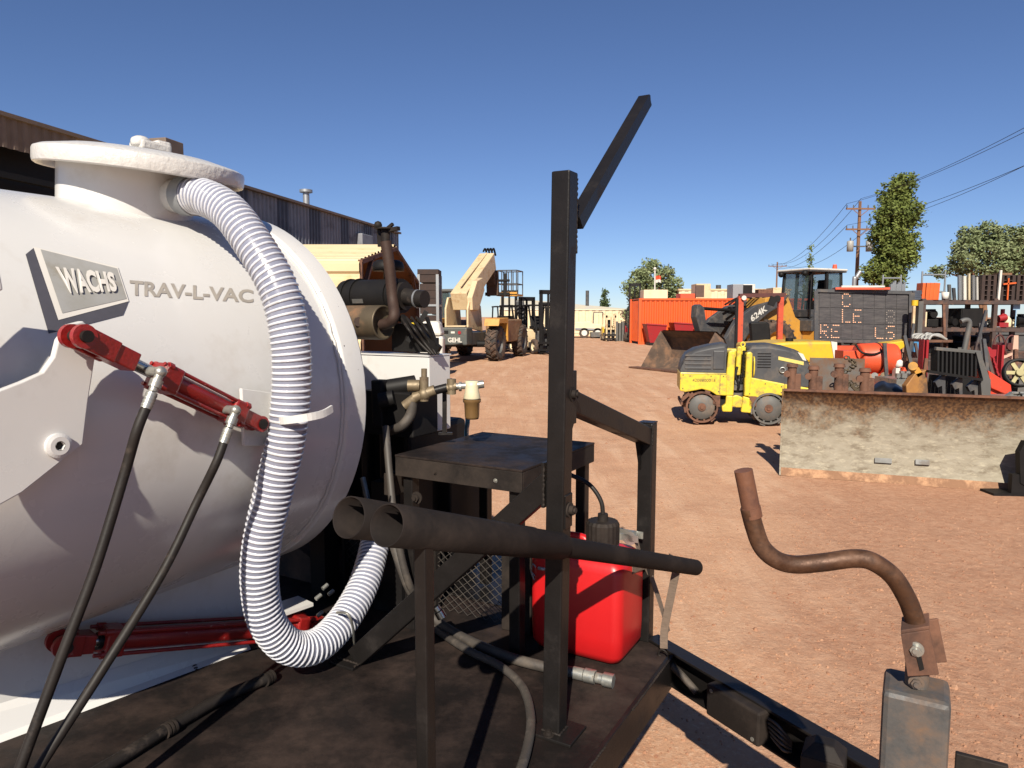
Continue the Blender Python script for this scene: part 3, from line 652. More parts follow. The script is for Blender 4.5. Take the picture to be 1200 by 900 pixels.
mb = MB(); tp = P(452, 283, 3.02); mb.cyl(tp, tp + Z * .05, .019, None, 12); mb.cyl(tp + Z * .05, tp + Z * .056, .04, None, 12); mb.bar(tp + Z * .03 - E1 * .03, tp + Z * .07 + E1 * .04, .012, .012); mb.bar(tp - E1 * .03 + Z * -.02, tp - E1 * .035 + Z * .075, .01, .02); mb.ball(tp + Z * .07 + E1 * -.04, .018, 8); mb.bar(tp + Z * .045, tp + Z * .05 + E1 * .07, .02, .016); mb.build('rain_cap', M_DUSTY, ep)
mb = MB(); a0 = P(412, 348, 3.22); mb.cyl(a0 - E1 * .03, a0 + E1 * .29, .074, None, 30)
for u_ in (.0, .05, .24): mb.cyl(a0 + E1 * u_, a0 + E1 * (u_ + .008), .081, None, 30)
ac = mb.build('air_cleaner', M_BLACK, eng)
MB().box(a0 + E1 * .1 - E2 * .0715 - Z * .021, (.06, .003, .018), (E1, E2 + Z * .28, Z - E2 * .28)).build('label', M_MGREY, ac)
mb = MB(); e0 = a0 + E1 * .29; mb.cyl(e0, e0 + E1 * .02, .06, None, 20); mb.tube(smooth([e0, e0 + E1 * .06 + Z * -.01, e0 + E1 * .12 - Z * .015], 4), .037, 16); mb.build('intake_elbow', M_RUBBER, ac)
MB().cyl(e0 + E1 * .078 - Z * .013, e0 + E1 * .086 - Z * .0135, .0395, None, 20).build('elbow_clamp', M_GALV, ac)
mb = MB(); pc_ = P(455, 313, 3.22); mb.lathe([(.022, -.11), (.022, -.02), (.035, -.015), (.07, -.018), (.072, .0), (.066, .02), (.05, .03), (0, .033)], pc_, Z, 24); mb.build('precleaner', M_BLACK, ac)
mb = MB(); mb.bar(P(470, 372, 3.0), P(515, 410, 2.9), .02, .03); mb.bar(P(478, 400, 3.0), P(500, 365, 3.0), .015, .02); tb_ = P(482, 395, 3.12); mb.box(tb_, (.12, .12, .12), AX); mb.box(P(497, 404, 3.05), (.1, .08, .06), AX); mb.bar(P(500, 372, 2.95), P(512, 405, 2.9), .012, .012); mb.build('radiator_bracket', M_BLACK, eng)
MB().cyl(P(484, 384, 2.98), P(484, 378, 2.98), .018, None, 12).build('oil_cap', mat('cap_yellow', '#e2c21a'), eng)
mb = MB()
for k in range(4): mb.tube(smooth([P(470 + 6 * k, 372, 3.0), P(478 + 7 * k, 385, 2.9), P(490 + 6 * k, 400, 2.92), P(505 + 3 * k, 415, 2.9)], 5), .006, 6)
mb.build('engine_wire', M_RUBBER, eng)
# white reservoir
mb = MB(); tbox(mb, -1.6, -.93, .70, .852, 1.14, 1.457); wt = mb.build('white_reservoir', M_WHITE, TRL, bev=.005)
tbox(MB(), -1.6, -.928, .695, .856, 1.457, 1.462).build('reservoir_lid', M_WHITE, wt)
# valve, pipe and filter bowl
Yv = 2.62
vp = lambda px, py, dy=0: P(px, py, Yv + dy)
mb = MB(); mb.cyl(vp(497, 432), vp(497, 442), .011, None, 10); mb.cyl(vp(497, 442), vp(497, 470), .017, None, 12); mb.ball(vp(497, 462), .026, 10); mb.cyl(vp(485, 466), vp(510, 457), .02, None, 12); mb.cyl(vp(478, 452), vp(492, 452), .022, None, 8); mb.cyl(vp(474, 476), vp(490, 464), .019, None, 12); mb.build('relief_valve', M_BRASS, TRL)
MB().cyl(vp(505, 459), vp(524, 454), .016, None, 12).build('feed_pipe', M_BLK, TRL)
mb = MB(); mb.ball(vp(529, 454), .02, 10); mb.cyl(vp(529, 444), vp(529, 462), .017, None, 8); mb.cyl(vp(524, 455), vp(535, 452), .016, None, 8); mb.build('brass_elbow', M_BRASS, TRL)
mb = MB(); mb.cyl(vp(534, 453), vp(546, 452), .012, None, 10); mb.cyl(vp(538, 453), vp(541, 453), .019, None, 6); mb.cyl(vp(560, 451), vp(567, 450), .016, None, 6); mb.build('pipe_nipple', M_ZINC, TRL)
fb = vp(553, 452)
flt = MB().lathe([(0, .018), (.024, .018), (.026, .0), (.026, -.02), (.032, -.045), (.03, -.05), (.0, -.05)], fb, Z, 18).build('filter_head', M_CREAMP, TRL)
MB().lathe([(.034, -.05), (.034, -.06), (.029, -.065), (.027, -.115), (.024, -.124), (0, -.126)], fb, Z, 18).build('filter_bowl', M_AMBER, flt)
MB().tube(smooth([vp(548, 480), P(548, 494, 2.72), P(547, 504, 2.95), P(547, 515, 3.05), P(547, 535, 3.08)], 5), .0095, 8).build('blue_hose', M_BLUE, TRL)
MB().tube(smooth([vp(483, 470), vp(481, 486), vp(470, 500), vp(455, 505, .1)], 5), .019, 12).build('pump_hose', M_GREYHOSE, TRL)
mb = MB(); mb.bar(vp(521, 458, .05), vp(521, 508, .05), .016, .016); mb.bar(vp(514, 508, .05), vp(530, 508, .05), .02, .008); mb.build('pipe_stand', M_BLK, TRL)
mb = MB(); mb.cyl(vp(455, 455, .12), vp(487, 450, .12), .035, None, 12); mb.cyl(vp(470, 470, .1), vp(495, 462, .1), .03, None, 10); mb.box(vp(468, 482, .16), (.26, .16, .17), AX); mb.cyl(vp(445, 470, .05), vp(462, 466, .05), .03, None, 12); mb.bar(vp(445, 445, .1), vp(447, 500, .1), .05, .05, E1); mb.build('pump_body', M_BLACK, TRL, bev=.006)
tbox(MB(), -.84, -.8, .30, .37, .98, 1.06).build('table_bracket', M_DUSTY, TRL, bev=.003)
MB().bolt(P(489, 583, 2.38), -E2, .017).build('bracket_bolt', M_DUSTY, TRL)
mb = MB(); tbox(mb, -.97, -.83, .38, .58, DZ, 1.0); mb.build('bulkhead', M_BLACK, TRL)
MB().tube(smooth([P(425, 560, 2.75), P(432, 590, 2.7), P(440, 622, 2.6)], 4), .012, 8).build('hose_tail', M_ZINC, TRL)
# tank frame upright in front of the engine and the rail edge at the rear
tbox(MB(), -1.28, -1.2, .36, .44, DZ, 1.45).build('frame_upright', M_BLACK, TRL)

# --- jack with crank
Yj = 1.07
jt = P(1074, 802, Yj); ja = V((.868, -.496, 0)); jb_ = V((.496, .868, 0)); jax = (ja, jb_, Z); w = .092
jk = MB().box(jt + Z * -.35, (w, w, .7), jax).build('jack', M_JACK, TRL, bev=.009)
mb = MB(); mb.cyl(jt, jt + Z * .05, .017, None, 18); mb.build('jack_shaft', M_JACK, jk)
MB().bolt(P(1074, 794, Yj) - jb_ * .017, -jb_, .009).build('bolt', M_JACK, jk)
ck = lambda px, py, dy=0: P(px, py, Yj + dy)
mb = MB(); mb.tube(smooth([ck(878, 595, .03), ck(884, 618, .03), ck(893, 641, .03), ck(910, 656, .03), ck(932, 661.5, .03), ck(965, 659, .02), ck(1000, 654.5, .01), ck(1022, 658, 0), ck(1046, 675, 0), ck(1062, 700, 0), ck(1070, 720, 0), ck(1074, 735, 0)], 8), .0143, 20); crk = mb.build('crank_handle', M_CRANK, jk)
mb = MB(); g0, g1 = ck(871, 551, .03), ck(882, 606, .03); mb.cyl(g0, g1, .0142, None, 20); dd = (g1 - g0); mb.cyl(g0 + dd * .78, g0 + dd * 1.0, .0152, None, 20); mb.build('crank_grip', mat('grip_rust', '#6f4a36', '#82563e', 14, .62, .2, bump=.0015, bsc=90, dirt='#553528', dsc=12, dth=.56), crk)
# slotted clevis bracket
b4 = [ck(*q, -.0) for q in ((1056, 735), (1089, 730), (1100, 782), (1064, 784))]
bn = -jb_
mb = MB()
for off in (.022, -.03): mb.prism([p + bn * off for p in b4] if off > 0 else [p + bn * off + ja * .012 for p in b4], bn * .006)
mb.prism([b4[0] + bn * .028, b4[0] - bn * .03, b4[1] - bn * .03, b4[1] + bn * .028], Z * .006); cb = mb.build('crank_bracket', M_RUST, jk, bev=.0015)
MB().prism([p + bn * .0285 for p in (ck(1073, 757), ck(1079, 757), ck(1083, 775), ck(1078, 777))], bn * .001).build('bracket_slot', M_BLACK, cb)
MB().bolt(ck(1073, 752) + bn * .028, bn, .0095).build('bolt', M_ZINC, cb)

# ------------------------------------------------------------------ loose things on the trailer
# two pipes
q0 = V((-.218, 1.17, 1.272)); qm = V((.126, 1.765, 1.056)); q1 = V((.64, 2.42, .772)); side = V((q1.y - q0.y, -(q1.x - q0.x), 0)).normalized()
q0 = P(453, 615.5, 1.19); qm = P(656, 640, 1.755); q1 = P(815, 665, 2.36)
for k, (nm, lb) in enumerate((('steel_pipe', 'long black steel pipe with open end, strapped across the deck in front of the post'), ('steel_pipe', 'black steel pipe with open end lying behind the strapped pipe'))):
    s_ = side * (-.0745 * k) - (q1 - q0).normalized() * .018 * k; mb = MB(); A, B, E_ = q0 + s_, qm + s_, q1 + s_
    if k == 0: mb.cyl(B + (E_ - B) * -.04, E_, .0265, None, 32); end = B
    else: end = B * 1.0
    d = (end - A).normalized(); mb.lathe([(.0265, (end - A).length + .02), (.0345, (end - A).length), (.0372, 0), (.036, -.0005), (.0345, 0), (.033, .5)], A, d, 40)
    tag(mb.build(nm, mat('pipe_black', '#1b1716', '#231e1c', 9, .7, spec=.12, bump=.0008, bsc=80, dirt='#332b27', dsc=7, dth=.62, dw=.14)), lb, 'pipe')
# fuel can
fc = thing('fuel_can', 'red plastic fuel jug with ribbed black cap standing on the deck', 'fuel can', T(-.09, .55, DZ))
a0, a1, b0, b1, z0, z1 = -.30, .03, .40, .63, DZ + .001, .872
mb = MB(); R4 = []
def rring(z, ins, ch):
    pts = []
    for (x, y, sx, sy) in ((a0, b0, 1, 1), (a1, b0, -1, 1), (a1, b1, -1, -1), (a0, b1, 1, -1)):
        cx, cy = x + sx * (ins + ch), y + sy * (ins + ch)
        base = {(1, 1): 180, (-1, 1): 270, (-1, -1): 0, (1, -1): 90}[(sx, sy)]
        for k in range(6): an_ = rad(base + k * 18); pts.append(T(cx + ch * math.cos(an_), cy + ch * math.sin(an_), z))
    return pts
rings = [rring(z0, .03, .03), rring(z0 + .006, .014, .034), rring(z0 + .03, .002, .034), rring(z0 + .09, 0, .034), rring(z0 + .30, 0, .034), rring(z0 + .325, .006, .034), rring(z0 + .345, .028, .034), rring(z0 + .352, .05, .03)]
n = 24; vs = [p for r_ in rings for p in r_]
mb.add(vs, [(k * n + i, k * n + (i + 1) % n, (k + 1) * n + (i + 1) % n, (k + 1) * n + i) for k in range(len(rings) - 1) for i in range(n)], True); mb.add(rings[-1], [tuple(range(n))]); mb.add(rings[0], [tuple(reversed(range(n)))])
body = mb.build('jug_body', M_CAN, fc)
mb = MB(); cz = T(-.075, .5, z0 + .352); mb.lathe([(.05, -.02), (.05, .03), (.044, .03)], cz, Z, 28); mb.build('jug_spout', M_CAN, fc)
mb = MB(); m_ = 40; vs = []
for zz, r_ in ((.02, .053), (.085, .053), (.095, .047)):
    for i in range(m_): a = 2 * math.pi * i / m_; rr = r_ + (.0022 if i % 2 else 0); vs.append(cz + V((math.cos(a) * rr, math.sin(a) * rr, zz)))
mb.add(vs, [(k * m_ + i, k * m_ + (i + 1) % m_, (k + 1) * m_ + (i + 1) % m_, (k + 1) * m_ + i) for k in range(2) for i in range(m_)]); mb.add(vs[-m_:], [tuple(range(m_))]); mb.cyl(cz + Z * .09, cz + Z * .118, .017, None, 14); cap = mb.build('cap', M_DUSTY, fc)
MB().tube(smooth([cz + Z * .11, cz + Z * .16 - E1 * .008, cz + Z * .21 - E1 * .05, cz + Z * .235 - E1 * .12], 6), .0075, 10).build('vent_hose', M_RUBBER, cap)
mb = MB(); mb.tube(smooth([T(-.24, .54, z0 + .345), T(-.235, .54, z0 + .362), T(-.16, .54, z0 + .362), T(-.155, .54, z0 + .34)], 5), .014, 10); mb.build('handle', M_CAN, fc)
# ratchet strap round the can and the pipe
rs = thing('ratchet_strap', 'worn grey ratchet strap tying the red fuel jug and pipe to the deck', 'strap', T(.08, .56, DZ))
def ribbon(pts, w, wd, th=.0025):
    mb = MB(); pts = smooth(pts, 4)
    for i in range(len(pts) - 1): mb.bar(pts[i], pts[i + 1] + (pts[i + 1] - pts[i]) * .03, w, th, wd)
    return mb
ribbon([G(778, 760, DZ + .03), P(779, 735, 2.27), P(788, 690, 2.275), P(793, 664, 2.27), P(791, 657, 2.29), P(785, 653, 2.34)], .026, -E2).build('webbing', M_STRAP, rs)
ribbon([T(.03, .5, .80), T(.035, .58, .79), T(.034, .64, .76), T(.07, .652, .66), T(.11, .645, .55)], .032, E1).build('webbing', M_STRAP, rs)
ribbon([T(-.23, .42, .66), T(-.22, .418, .6), T(-.20, .40, .54), T(-.18, .39, .505)], .02, E2).build('webbing', M_STRAP, rs)
mb = MB(); hk = G(777, 766, DZ + .012); ringp = [hk + ja * .017 * math.cos(t) * (1.2 if math.sin(t) < 0 else .8) + (Z * .8 - jb_ * .3) * .02 * math.sin(t) for t in [k * math.pi / 8 for k in range(17)]]; mb.tube(ringp, .0032, 8, False); mb.build('hook', M_DUSTY, rs)
mb = MB(); rc = T(.0, .575, z0 + .385); mb.cyl(rc - E2 * .022, rc + E2 * .022, .014, None, 14); mb.cyl(rc - E2 * .026, rc - E2 * .022, .024, None, 14); mb.bar(rc - E1 * .06 - E2 * .024, rc + E1 * .03 - E2 * .024, .004, .024); mb.bar(rc - E1 * .06 + E2 * .024, rc + E1 * .03 + E2 * .024, .004, .024); mb.build('ratchet', M_ZINC, rs)
ribbon([rc + E1 * .01, T(.025, .575, z0 + .33), T(.0275, .575, z0 + .25)], .03, E1).build('webbing', M_STRAP, rs)
# small wire hook on the left of the can
wh = MB(); p = TB(628, 665, .40); wh.tube(smooth([p, p + Z * .01 - E1 * .012, p - E1 * .018 - Z * .02, p - E1 * .006 - Z * .045, p - E1 * .016 - Z * .02, p - E1 * .004 - Z * .03], 5), .002, 6); wh.tube(smooth([p + E1 * .01 + Z * .0, p + E1 * .03, p + E1 * .035 + E2 * .02], 3), .006, 8); wh.build('wire_clip', M_GALV, rs)
# ------------------------------------------------------------------ yard: machines
def wheel(parent, c, axis, r, w, lug=0, rim=M_BLACK, name='wheel', hub=.55):
    c = V(c); axis = V(axis).normalized(); mb = MB(); h = w / 2
    mb.lathe([(r * hub, -h * .8), (r * .8, -h), (r * .95, -h * .9), (r * (.94 if lug else 1), -h * .55), (r * (.94 if lug else 1), h * .55), (r * .95, h * .9), (r * .8, h), (r * hub, h * .8)], c, axis, 28)
    if lug:
        x, y, d = frame(axis)
        for i in range(lug):
            for sgn in (-1, 1):
                a = 2 * math.pi * (i + (.25 if sgn > 0 else -.25)) / lug; rr = x * math.cos(a) + y * math.sin(a); tt = axis.cross(rr)
                q = (axis * sgn + tt * .7).normalized(); mb.bar(c + rr * r * .97 + axis * sgn * h * .02, c + rr * r * .965 + q * h * 1.1, r * .10, r * .07, rr)
    o = mb.build(name, M_TIRE, parent, local=True)
    mb = MB().lathe([(r * hub * 1.02, -h * .78), (r * hub * .9, -h * .4), (r * hub * .8, -h * .1), (r * .2, -h * .2), (r * .2, -h * .55), (0, -h * .55)], c, axis, 20)
    mb.lathe([(r * hub * 1.02, h * .78), (r * hub * .9, h * .4), (r * hub * .8, h * .1), (r * .2, h * .2), (r * .2, h * .55), (0, h * .55)], c, axis, 20)
    mb.build('rim', rim, o, local=True); return o
def part(name, m, parent, fn, bev=0):
    mb = MB(); fn(mb); return mb.build(name, m, parent, bev=bev, local=True)

# --- trench roller
RR = thing('trench_roller', 'yellow articulated trench roller with black hoods and padded steel drums', 'roller', (3.40, 10.92, 0), rad(-10))
def rx(px): return (px - 864) * 10.6 / 832
def rz_(py): return 1.62 - (py - 371) * 10.55 / 832
hw = .36
def rpoly(name, m, pts, y0, y1, bev=.015, parent=RR):
    mb = MB(); mb.prism([(rx(a), y0, rz_(b)) for a, b in pts], (0, y1 - y0, 0)); return mb.build(name, m, parent, bev=bev, local=True)
def hood(name, top, base):      # crowned hood: side outline swept across with inset towards the sides
    mb = MB(); n = len(top); rows = []
    for t, ins, dz in ((-1, 0, -.06), (-.93, 0, -.01), (-.75, .0, 0), (0, 0, .015), (.75, 0, 0), (.93, 0, -.01), (1, 0, -.06)):
        rows.append([V((rx(a), t * hw, max(base + .02, rz_(b) + dz * (1 if k not in (0, n - 1) else 0)))) for k, (a, b) in enumerate(top)])
    vs = [p for r in rows for p in r]
    mb.add(vs, [(j * n + i, j * n + i + 1, (j + 1) * n + i + 1, (j + 1) * n + i) for j in range(len(rows) - 1) for i in range(n - 1)], True)
    for r, rev in ((rows[0], False), (rows[-1], True)):
        q = [V((r[0].x, r[0].y, base))] + r + [V((r[-1].x, r[-1].y, base))]
        mb.add(q, [tuple(range(len(q))) if rev else tuple(reversed(range(len(q))))])
    for r_ in (0, n - 1):
        e = [row[r_] for row in rows] + [V((rows[-1][r_].x, hw, base)), V((rows[0][r_].x, -hw, base))]
        mb.add(e, [tuple(range(len(e)))])
    return mb.build(name, M_DGREY, RR, local=True)
h1 = hood('hood', [(801, 434), (803, 424), (808, 415), (818, 409), (834, 405), (850, 402.5), (854, 404), (853, 420)], rz_(439))
h2 = hood('hood', [(880, 424), (876, 406), (882, 403.5), (900, 403), (918, 406), (934, 411), (944, 421), (950, 436), (952, 448)], rz_(452))
for k, py in enumerate((417, 422, 427, 432)):
    part('hood_louvre', M_DGREY, h1, lambda mb: mb.b2(rx(806), rx(836), -hw - .012, -hw + .01, rz_(py) - .012, rz_(py) + .012), bev=.004)
part('hood_louvre', M_DGREY, h1, lambda mb: mb.b2(rx(838), rx(851), -hw - .014, -hw + .01, rz_(433), rz_(411)), bev=.01)
part('hood_badge', mat('badge_yellow', '#d8c36a'), h2, lambda mb: mb.prism([(rx(a), -hw - .003, rz_(b)) for a, b in ((911, 417), (939, 423), (939, 427), (911, 421))], (0, -.004, 0)))
part('hood_sticker', M_WHITEB, h2, lambda mb: mb.prism([(rx(a), -hw - .003, rz_(b)) for a, b in ((932, 412), (938, 414), (942, 422), (938, 421))], (0, -.004, 0)))
part('lifting_ring', M_ZINC, h2, lambda mb: mb.tube([(rx(916) + .04 * math.cos(t), -hw - .015, rz_(433) + .04 * math.sin(t)) for t in [k * math.pi / 6 for k in range(13)]], .012, 8, False))
sp = rpoly('side_panel', M_YELR, [(800.5, 437), (853, 437.5), (858, 440), (858, 464), (843, 463.5), (836, 459), (826, 456.5), (815, 459), (807, 460.5), (800.5, 459)], -.40, .40)
lettering('lettering', '4208800018', (rx(828), -.401 - .002, rz_(446)), V((1, 0, 0)), Z, .335, .045, mat('stencil', '#4b4330'), sp, local=True)
rpoly('side_panel', M_YELR, [(876, 441), (919, 449), (919, 463), (906, 461.5), (897, 464), (890, 465.5), (874, 464), (874, 442)], -.40, .40)
rpoly('frame_end', M_YELR, [(919, 449), (955, 455), (955, 476), (940, 474), (919, 463)], -.38, .38)
rpoly('hinge_pillar', M_YELR, [(853, 440), (855, 412), (859, 410), (863, 411), (862, 464), (853, 464)], -.41, -.05, .02)
rpoly('hinge_pillar', M_YELR, [(874, 464), (875, 413), (880, 411.5), (882, 414), (882, 444), (880, 464)], -.41, -.05, .02)
rpoly('hinge_pillar', M_YELR, [(853, 440), (855, 412), (859, 410), (882, 411), (882, 464), (853, 464)], .05, .40, .02)
rpoly('hinge_post', M_YELR, [(864, 440), (865.5, 407), (868, 405.5), (871, 407), (870, 440)], -.32, -.22, .02)
part('lifting_eye', M_YELR, RR, lambda mb: (mb.tube([(rx(873) + .03 * math.cos(t), -.2, rz_(404) + .035 * math.sin(t)) for t in [k * math.pi / 6 for k in range(13)]], .013, 8, False), mb.b2(rx(866), rx(880), -.23, -.17, rz_(411), rz_(407))))
part('coil_hose', M_BLACK, RR, lambda mb: mb.tube([(rx(872.5) + .02 * math.cos(t * 3.9), -.38 + .02 * math.sin(t * 3.9), rz_(411) - t * .0135) for t in [k * .25 for k in range(120)]], .006, 6))
part('coil_hose', M_BLACK, RR, lambda mb: mb.tube(smooth([(rx(866), -.33, rz_(430)), (rx(864), -.36, rz_(440)), (rx(868), -.36, rz_(452)), (rx(866), -.3, rz_(462))], 5), .02, 10))
part('knuckle', M_MGREY, RR, lambda mb: (mb.cyl((rx(867), -.25, .60), (rx(867), -.25, .52), .09), mb.cyl((rx(867), -.25, .48), (rx(867), -.25, .42), .09), mb.b2(rx(860), rx(876), -.2, .2, .42, .75)))
rpoly('drum_arm', M_YELR, [(854, 463), (862, 464), (861, 483), (850, 483), (849, 477), (853, 474)], -.40, -.30)
rpoly('drum_arm', M_YELR, [(873, 464), (880, 466), (884, 470), (882, 484), (871, 483)], -.40, -.30)
rpoly('articulation_link', M_YELR, [(860, 465), (866, 463), (873, 466), (873, 478), (866, 478), (860, 476)], -.36, -.3)
part('undercarriage', M_BLACK, RR, lambda mb: (mb.b2(-.7, -.1, -.3, .3, .24, .5), mb.b2(.12, .95, -.3, .3, .24, .5)))
for cx in (rx(826.5), rx(902)):
    r = .262; dr = None
    for sgn in (-1, 1):
        def drum(mb, s=sgn):
            c = V((cx, 0, r)); a = V((0, s, 0))
            mb.lathe([(0, .13), (r * .72, .13), (r * .74, .37), (r * .70, .385), (r * .2, .39), (0, .39)], c, a, 28)
        dr = part('drum', M_MGREY, RR, drum)
        def ringp(mb, s=sgn):
            c = V((cx, 0, r)); a = V((0, s, 0))
            mb.lathe([(r * .80, .12), (r * .9, .12), (r * .9, .415), (r * .80, .415), (r * .80, .12)], c, a, 32, False)
            for k in range(12):
                an_ = 2 * math.pi * k / 12 + .2; d = V((math.cos(an_), 0, math.sin(an_))); t = V((-math.sin(an_), 0, math.cos(an_)))
                mb.box(c + d * r * .95 + a * (.19 if k % 2 else .34), (r * .12, .11, r * .3), (d, a, t)); mb.box(c + d * r * .78 + a * .37, (r * .14, .04, r * .1), (d, a, t))
        part('pad_ring', M_RUST if cx < 0 else M_MGREY, dr, ringp)
        part('hub', M_RUST, dr, lambda mb, s=sgn: (mb.cyl((cx, s * .385, r), (cx, s * .405, r), .06), mb.cyl((cx, s * .4, r), (cx, s * .42, r), .028, None, 8)))
part('scraper', M_RUST, RR, lambda mb: (mb.bar((rx(803), -.38, rz_(470)), (rx(812), -.38, rz_(462)), .02, .05), mb.bar((rx(803), -.4, rz_(474)), (rx(803), .4, rz_(474)), .03, .05), mb.b2(rx(839), rx(847), -.4, -.3, rz_(474), rz_(464)), mb.b2(rx(880), rx(888), -.4, -.3, rz_(476), rz_(464))))

for k, (a, b) in enumerate(((804, 440), (804, 456), (836, 441), (850, 441), (855, 448), (855, 456), (845, 459), (812, 441), (880, 446), (880, 461), (915, 452), (915, 459), (897, 449))):
    part('bolt', M_DGREY, sp, lambda mb: mb.cyl((rx(a), -.40, rz_(b)), (rx(a), -.408, rz_(b)), .009, None, 6))
part('panel_seam', M_DGREY, sp, lambda mb: (mb.b2(rx(846), rx(846.6), -.4025, -.399, rz_(462), rz_(439)), mb.b2(rx(802), rx(857), -.4025, -.399, rz_(438.6), rz_(438.0))))
part('grab_handle', M_YELR, RR, lambda mb: mb.tube(smooth([(rx(884), -.36, rz_(441)), (rx(884), -.42, rz_(436)), (rx(884), -.42, rz_(422)), (rx(884), -.36, rz_(418))], 4), .011, 8))
part('grille', M_BLACK, h2, lambda mb: [mb.b2(rx(888), rx(903), -hw - .006, -hw + .01, rz_(430 - 3.2 * k) - .007, rz_(430 - 3.2 * k) + .007) for k in range(6)])['kind'] = 'stuff'
# --- dozer blade
bl0 = G(915, 556); bl1 = G(1200, 577); bd = (bl1 - bl0).normalized(); bn_ = V((bd.y, -bd.x, 0)); BL = 3.3
if bn_.y > 0: bn_ = -bn_
def blade_mat():
    m = mat('blade_face', '#98907f', '#8b8270', 9, .8, bump=.002, bsc=60, dirt='#6b5f4e', dsc=5, dth=.58, dw=.1, dirt2='#ada48f', stretch=(1, 1, 2.6))
    nt = m.node_tree; N = nt.nodes; L = nt.links; b = N['Principled BSDF']; src = b.inputs['Base Color'].links[0].from_socket
    tc = N.new('ShaderNodeTexCoord'); sx = N.new('ShaderNodeSeparateXYZ'); L.new(tc.outputs['Object'], sx.inputs[0])
    nz = N.new('ShaderNodeTexNoise'); nz.inputs['Scale'].default_value = 3.2; nz.inputs['Detail'].default_value = 10; nz.inputs['Roughness'].default_value = .72; L.new(tc.outputs['Object'], nz.inputs['Vector'])
    ad = N.new('ShaderNodeMath'); ad.operation = 'MULTIPLY_ADD'; L.new(nz.outputs[0], ad.inputs[0]); ad.inputs[1].default_value = 1.1; L.new(sx.outputs['Z'], ad.inputs[2])
    mr = N.new('ShaderNodeMapRange'); mr.inputs[1].default_value = 1.06; mr.inputs[2].default_value = 1.30; L.new(ad.outputs[0], mr.inputs[0])
    mx = N.new('ShaderNodeMix'); mx.data_type = 'RGBA'; L.new(mr.outputs[0], mx.inputs['Factor']); L.new(src, mx.inputs['A'])
    n2 = N.new('ShaderNodeTexNoise'); n2.inputs['Scale'].default_value = 38; n2.inputs['Detail'].default_value = 8; L.new(tc.outputs['Object'], n2.inputs['Vector'])
    m2 = N.new('ShaderNodeMix'); m2.data_type = 'RGBA'; m2.inputs['A'].default_value = C('#4a3322'); m2.inputs['B'].default_value = C('#7b5a3a')
    r2 = N.new('ShaderNodeMapRange'); r2.inputs[1].default_value = .4; r2.inputs[2].default_value = .62; L.new(n2.outputs[0], r2.inputs[0]); L.new(r2.outputs[0], m2.inputs['Factor'])
    L.new(m2.outputs['Result'], mx.inputs['B']); L.new(mx.outputs['Result'], b.inputs['Base Color']); return m
M_BLADE = blade_mat()
BLD = thing('dozer_blade', 'large worn dozer blade with rusty top edge resting on the dirt', 'blade', bl0 + bd * BL / 2)
prof = [(-.02, .0), (.0, .0), (.045, .10), (.09, .22), (.115, .36), (.12, .50), (.10, .66), (.06, .86), (.035, .86)]
back = [(.075, .66), (.095, .5), (.09, .36), (.066, .22), (.02, .1)]
def swept(mb, pr, t0, t1, closed=True):
    A = [bl0 + bd * t0 - bn_ * d_ + Z * z_ for d_, z_ in pr]; mb.prism(A, bd * (t1 - t0))
mb = MB(); n_ = len(prof)
vs = []; seg = 16
for k in range(seg + 1): vs += [bl0 + bd * BL * k / seg - bn_ * d_ + Z * z_ for d_, z_ in prof]
mb.add(vs, [(k * n_ + i, k * n_ + i + 1, (k + 1) * n_ + i + 1, (k + 1) * n_ + i) for k in range(seg) for i in range(n_ - 1)], True)
vs2 = []
for k in range(seg + 1): vs2 += [bl0 + bd * BL * k / seg - bn_ * (d_ + .03) + Z * z_ for d_, z_ in prof]
mb.add(vs2, [(k * n_ + i + 1, k * n_ + i, (k + 1) * n_ + i, (k + 1) * n_ + i + 1) for k in range(seg) for i in range(n_ - 1)], True)
mold = mb.build('moldboard', M_BLADE, BLD)
for t0 in (-.016, BL): 
    mb = MB(); swept(mb, [(-.03, -.0), (.18, 0), (.22, .4), (.15, .875), (.03, .875), (.07, .66), (.09, .5), (.085, .36), (.06, .22), (.015, .1)], t0, t0 + .015); mb.build('end_plate', M_RUST if t0 > 0 else M_BLADE, BLD)
mb = MB(); swept(mb, [(-.03, -.004), (-.012, -.004), (.022, .07), (.006, .075)], 0, BL); ce = mb.build('cutting_edge', mat('edge_dirt', '#8f6a4e', '#775742', 6, .9, bump=.006, bsc=30, dirt='#b98f6c', dsc=6, dth=.55), BLD)
mb = MB(); swept(mb, [(.03, .862), (.07, .862), (.07, .885), (.03, .885)], 0, BL); mb.build('top_rail', M_RUST, BLD)
for px, py, w_ in ((1035, 540, .15), (1081, 542, .12)):
    p = PL(px, py, bl0 - bn_ * .06, bn_); p = p + bn_ * .0
    mb = MB(); mb.box(p - bn_ * .004, (w_, .02, .045), (bd, bn_ + Z * .42, Z - bn_ * .42)); mb.build('sticker', M_MGREY, BLD)
for px, hh in ((927, .20), (952, .18), (982, .21), (1012, .17)):
    p = PL(px, 470, bl0 - bn_ * .34, bn_); p.z = 0
    mb = MB(); mb.cyl(p + Z * .3, p + Z * (.90 + hh), .046, None, 14); q = p + Z * (.9 + hh); mb.cyl(q - Z * .01, q + Z * .025, .06, .052, 14); mb.bar(p + Z * .3 + bd * .05, p + Z * (.82 + hh) + bd * .05, .05, .08, bd)
    mb.cyl(q + Z * -.08 + bn_ * .02 - bd * .05, q + Z * -.08 + bn_ * .09 - bd * .05, .034, None, 12); mb.bar(p + Z * .45, p + Z * .45 + bn_ * .16, .06, .08); mb.build('mounting_pin', M_RUST, BLD, bev=.008)

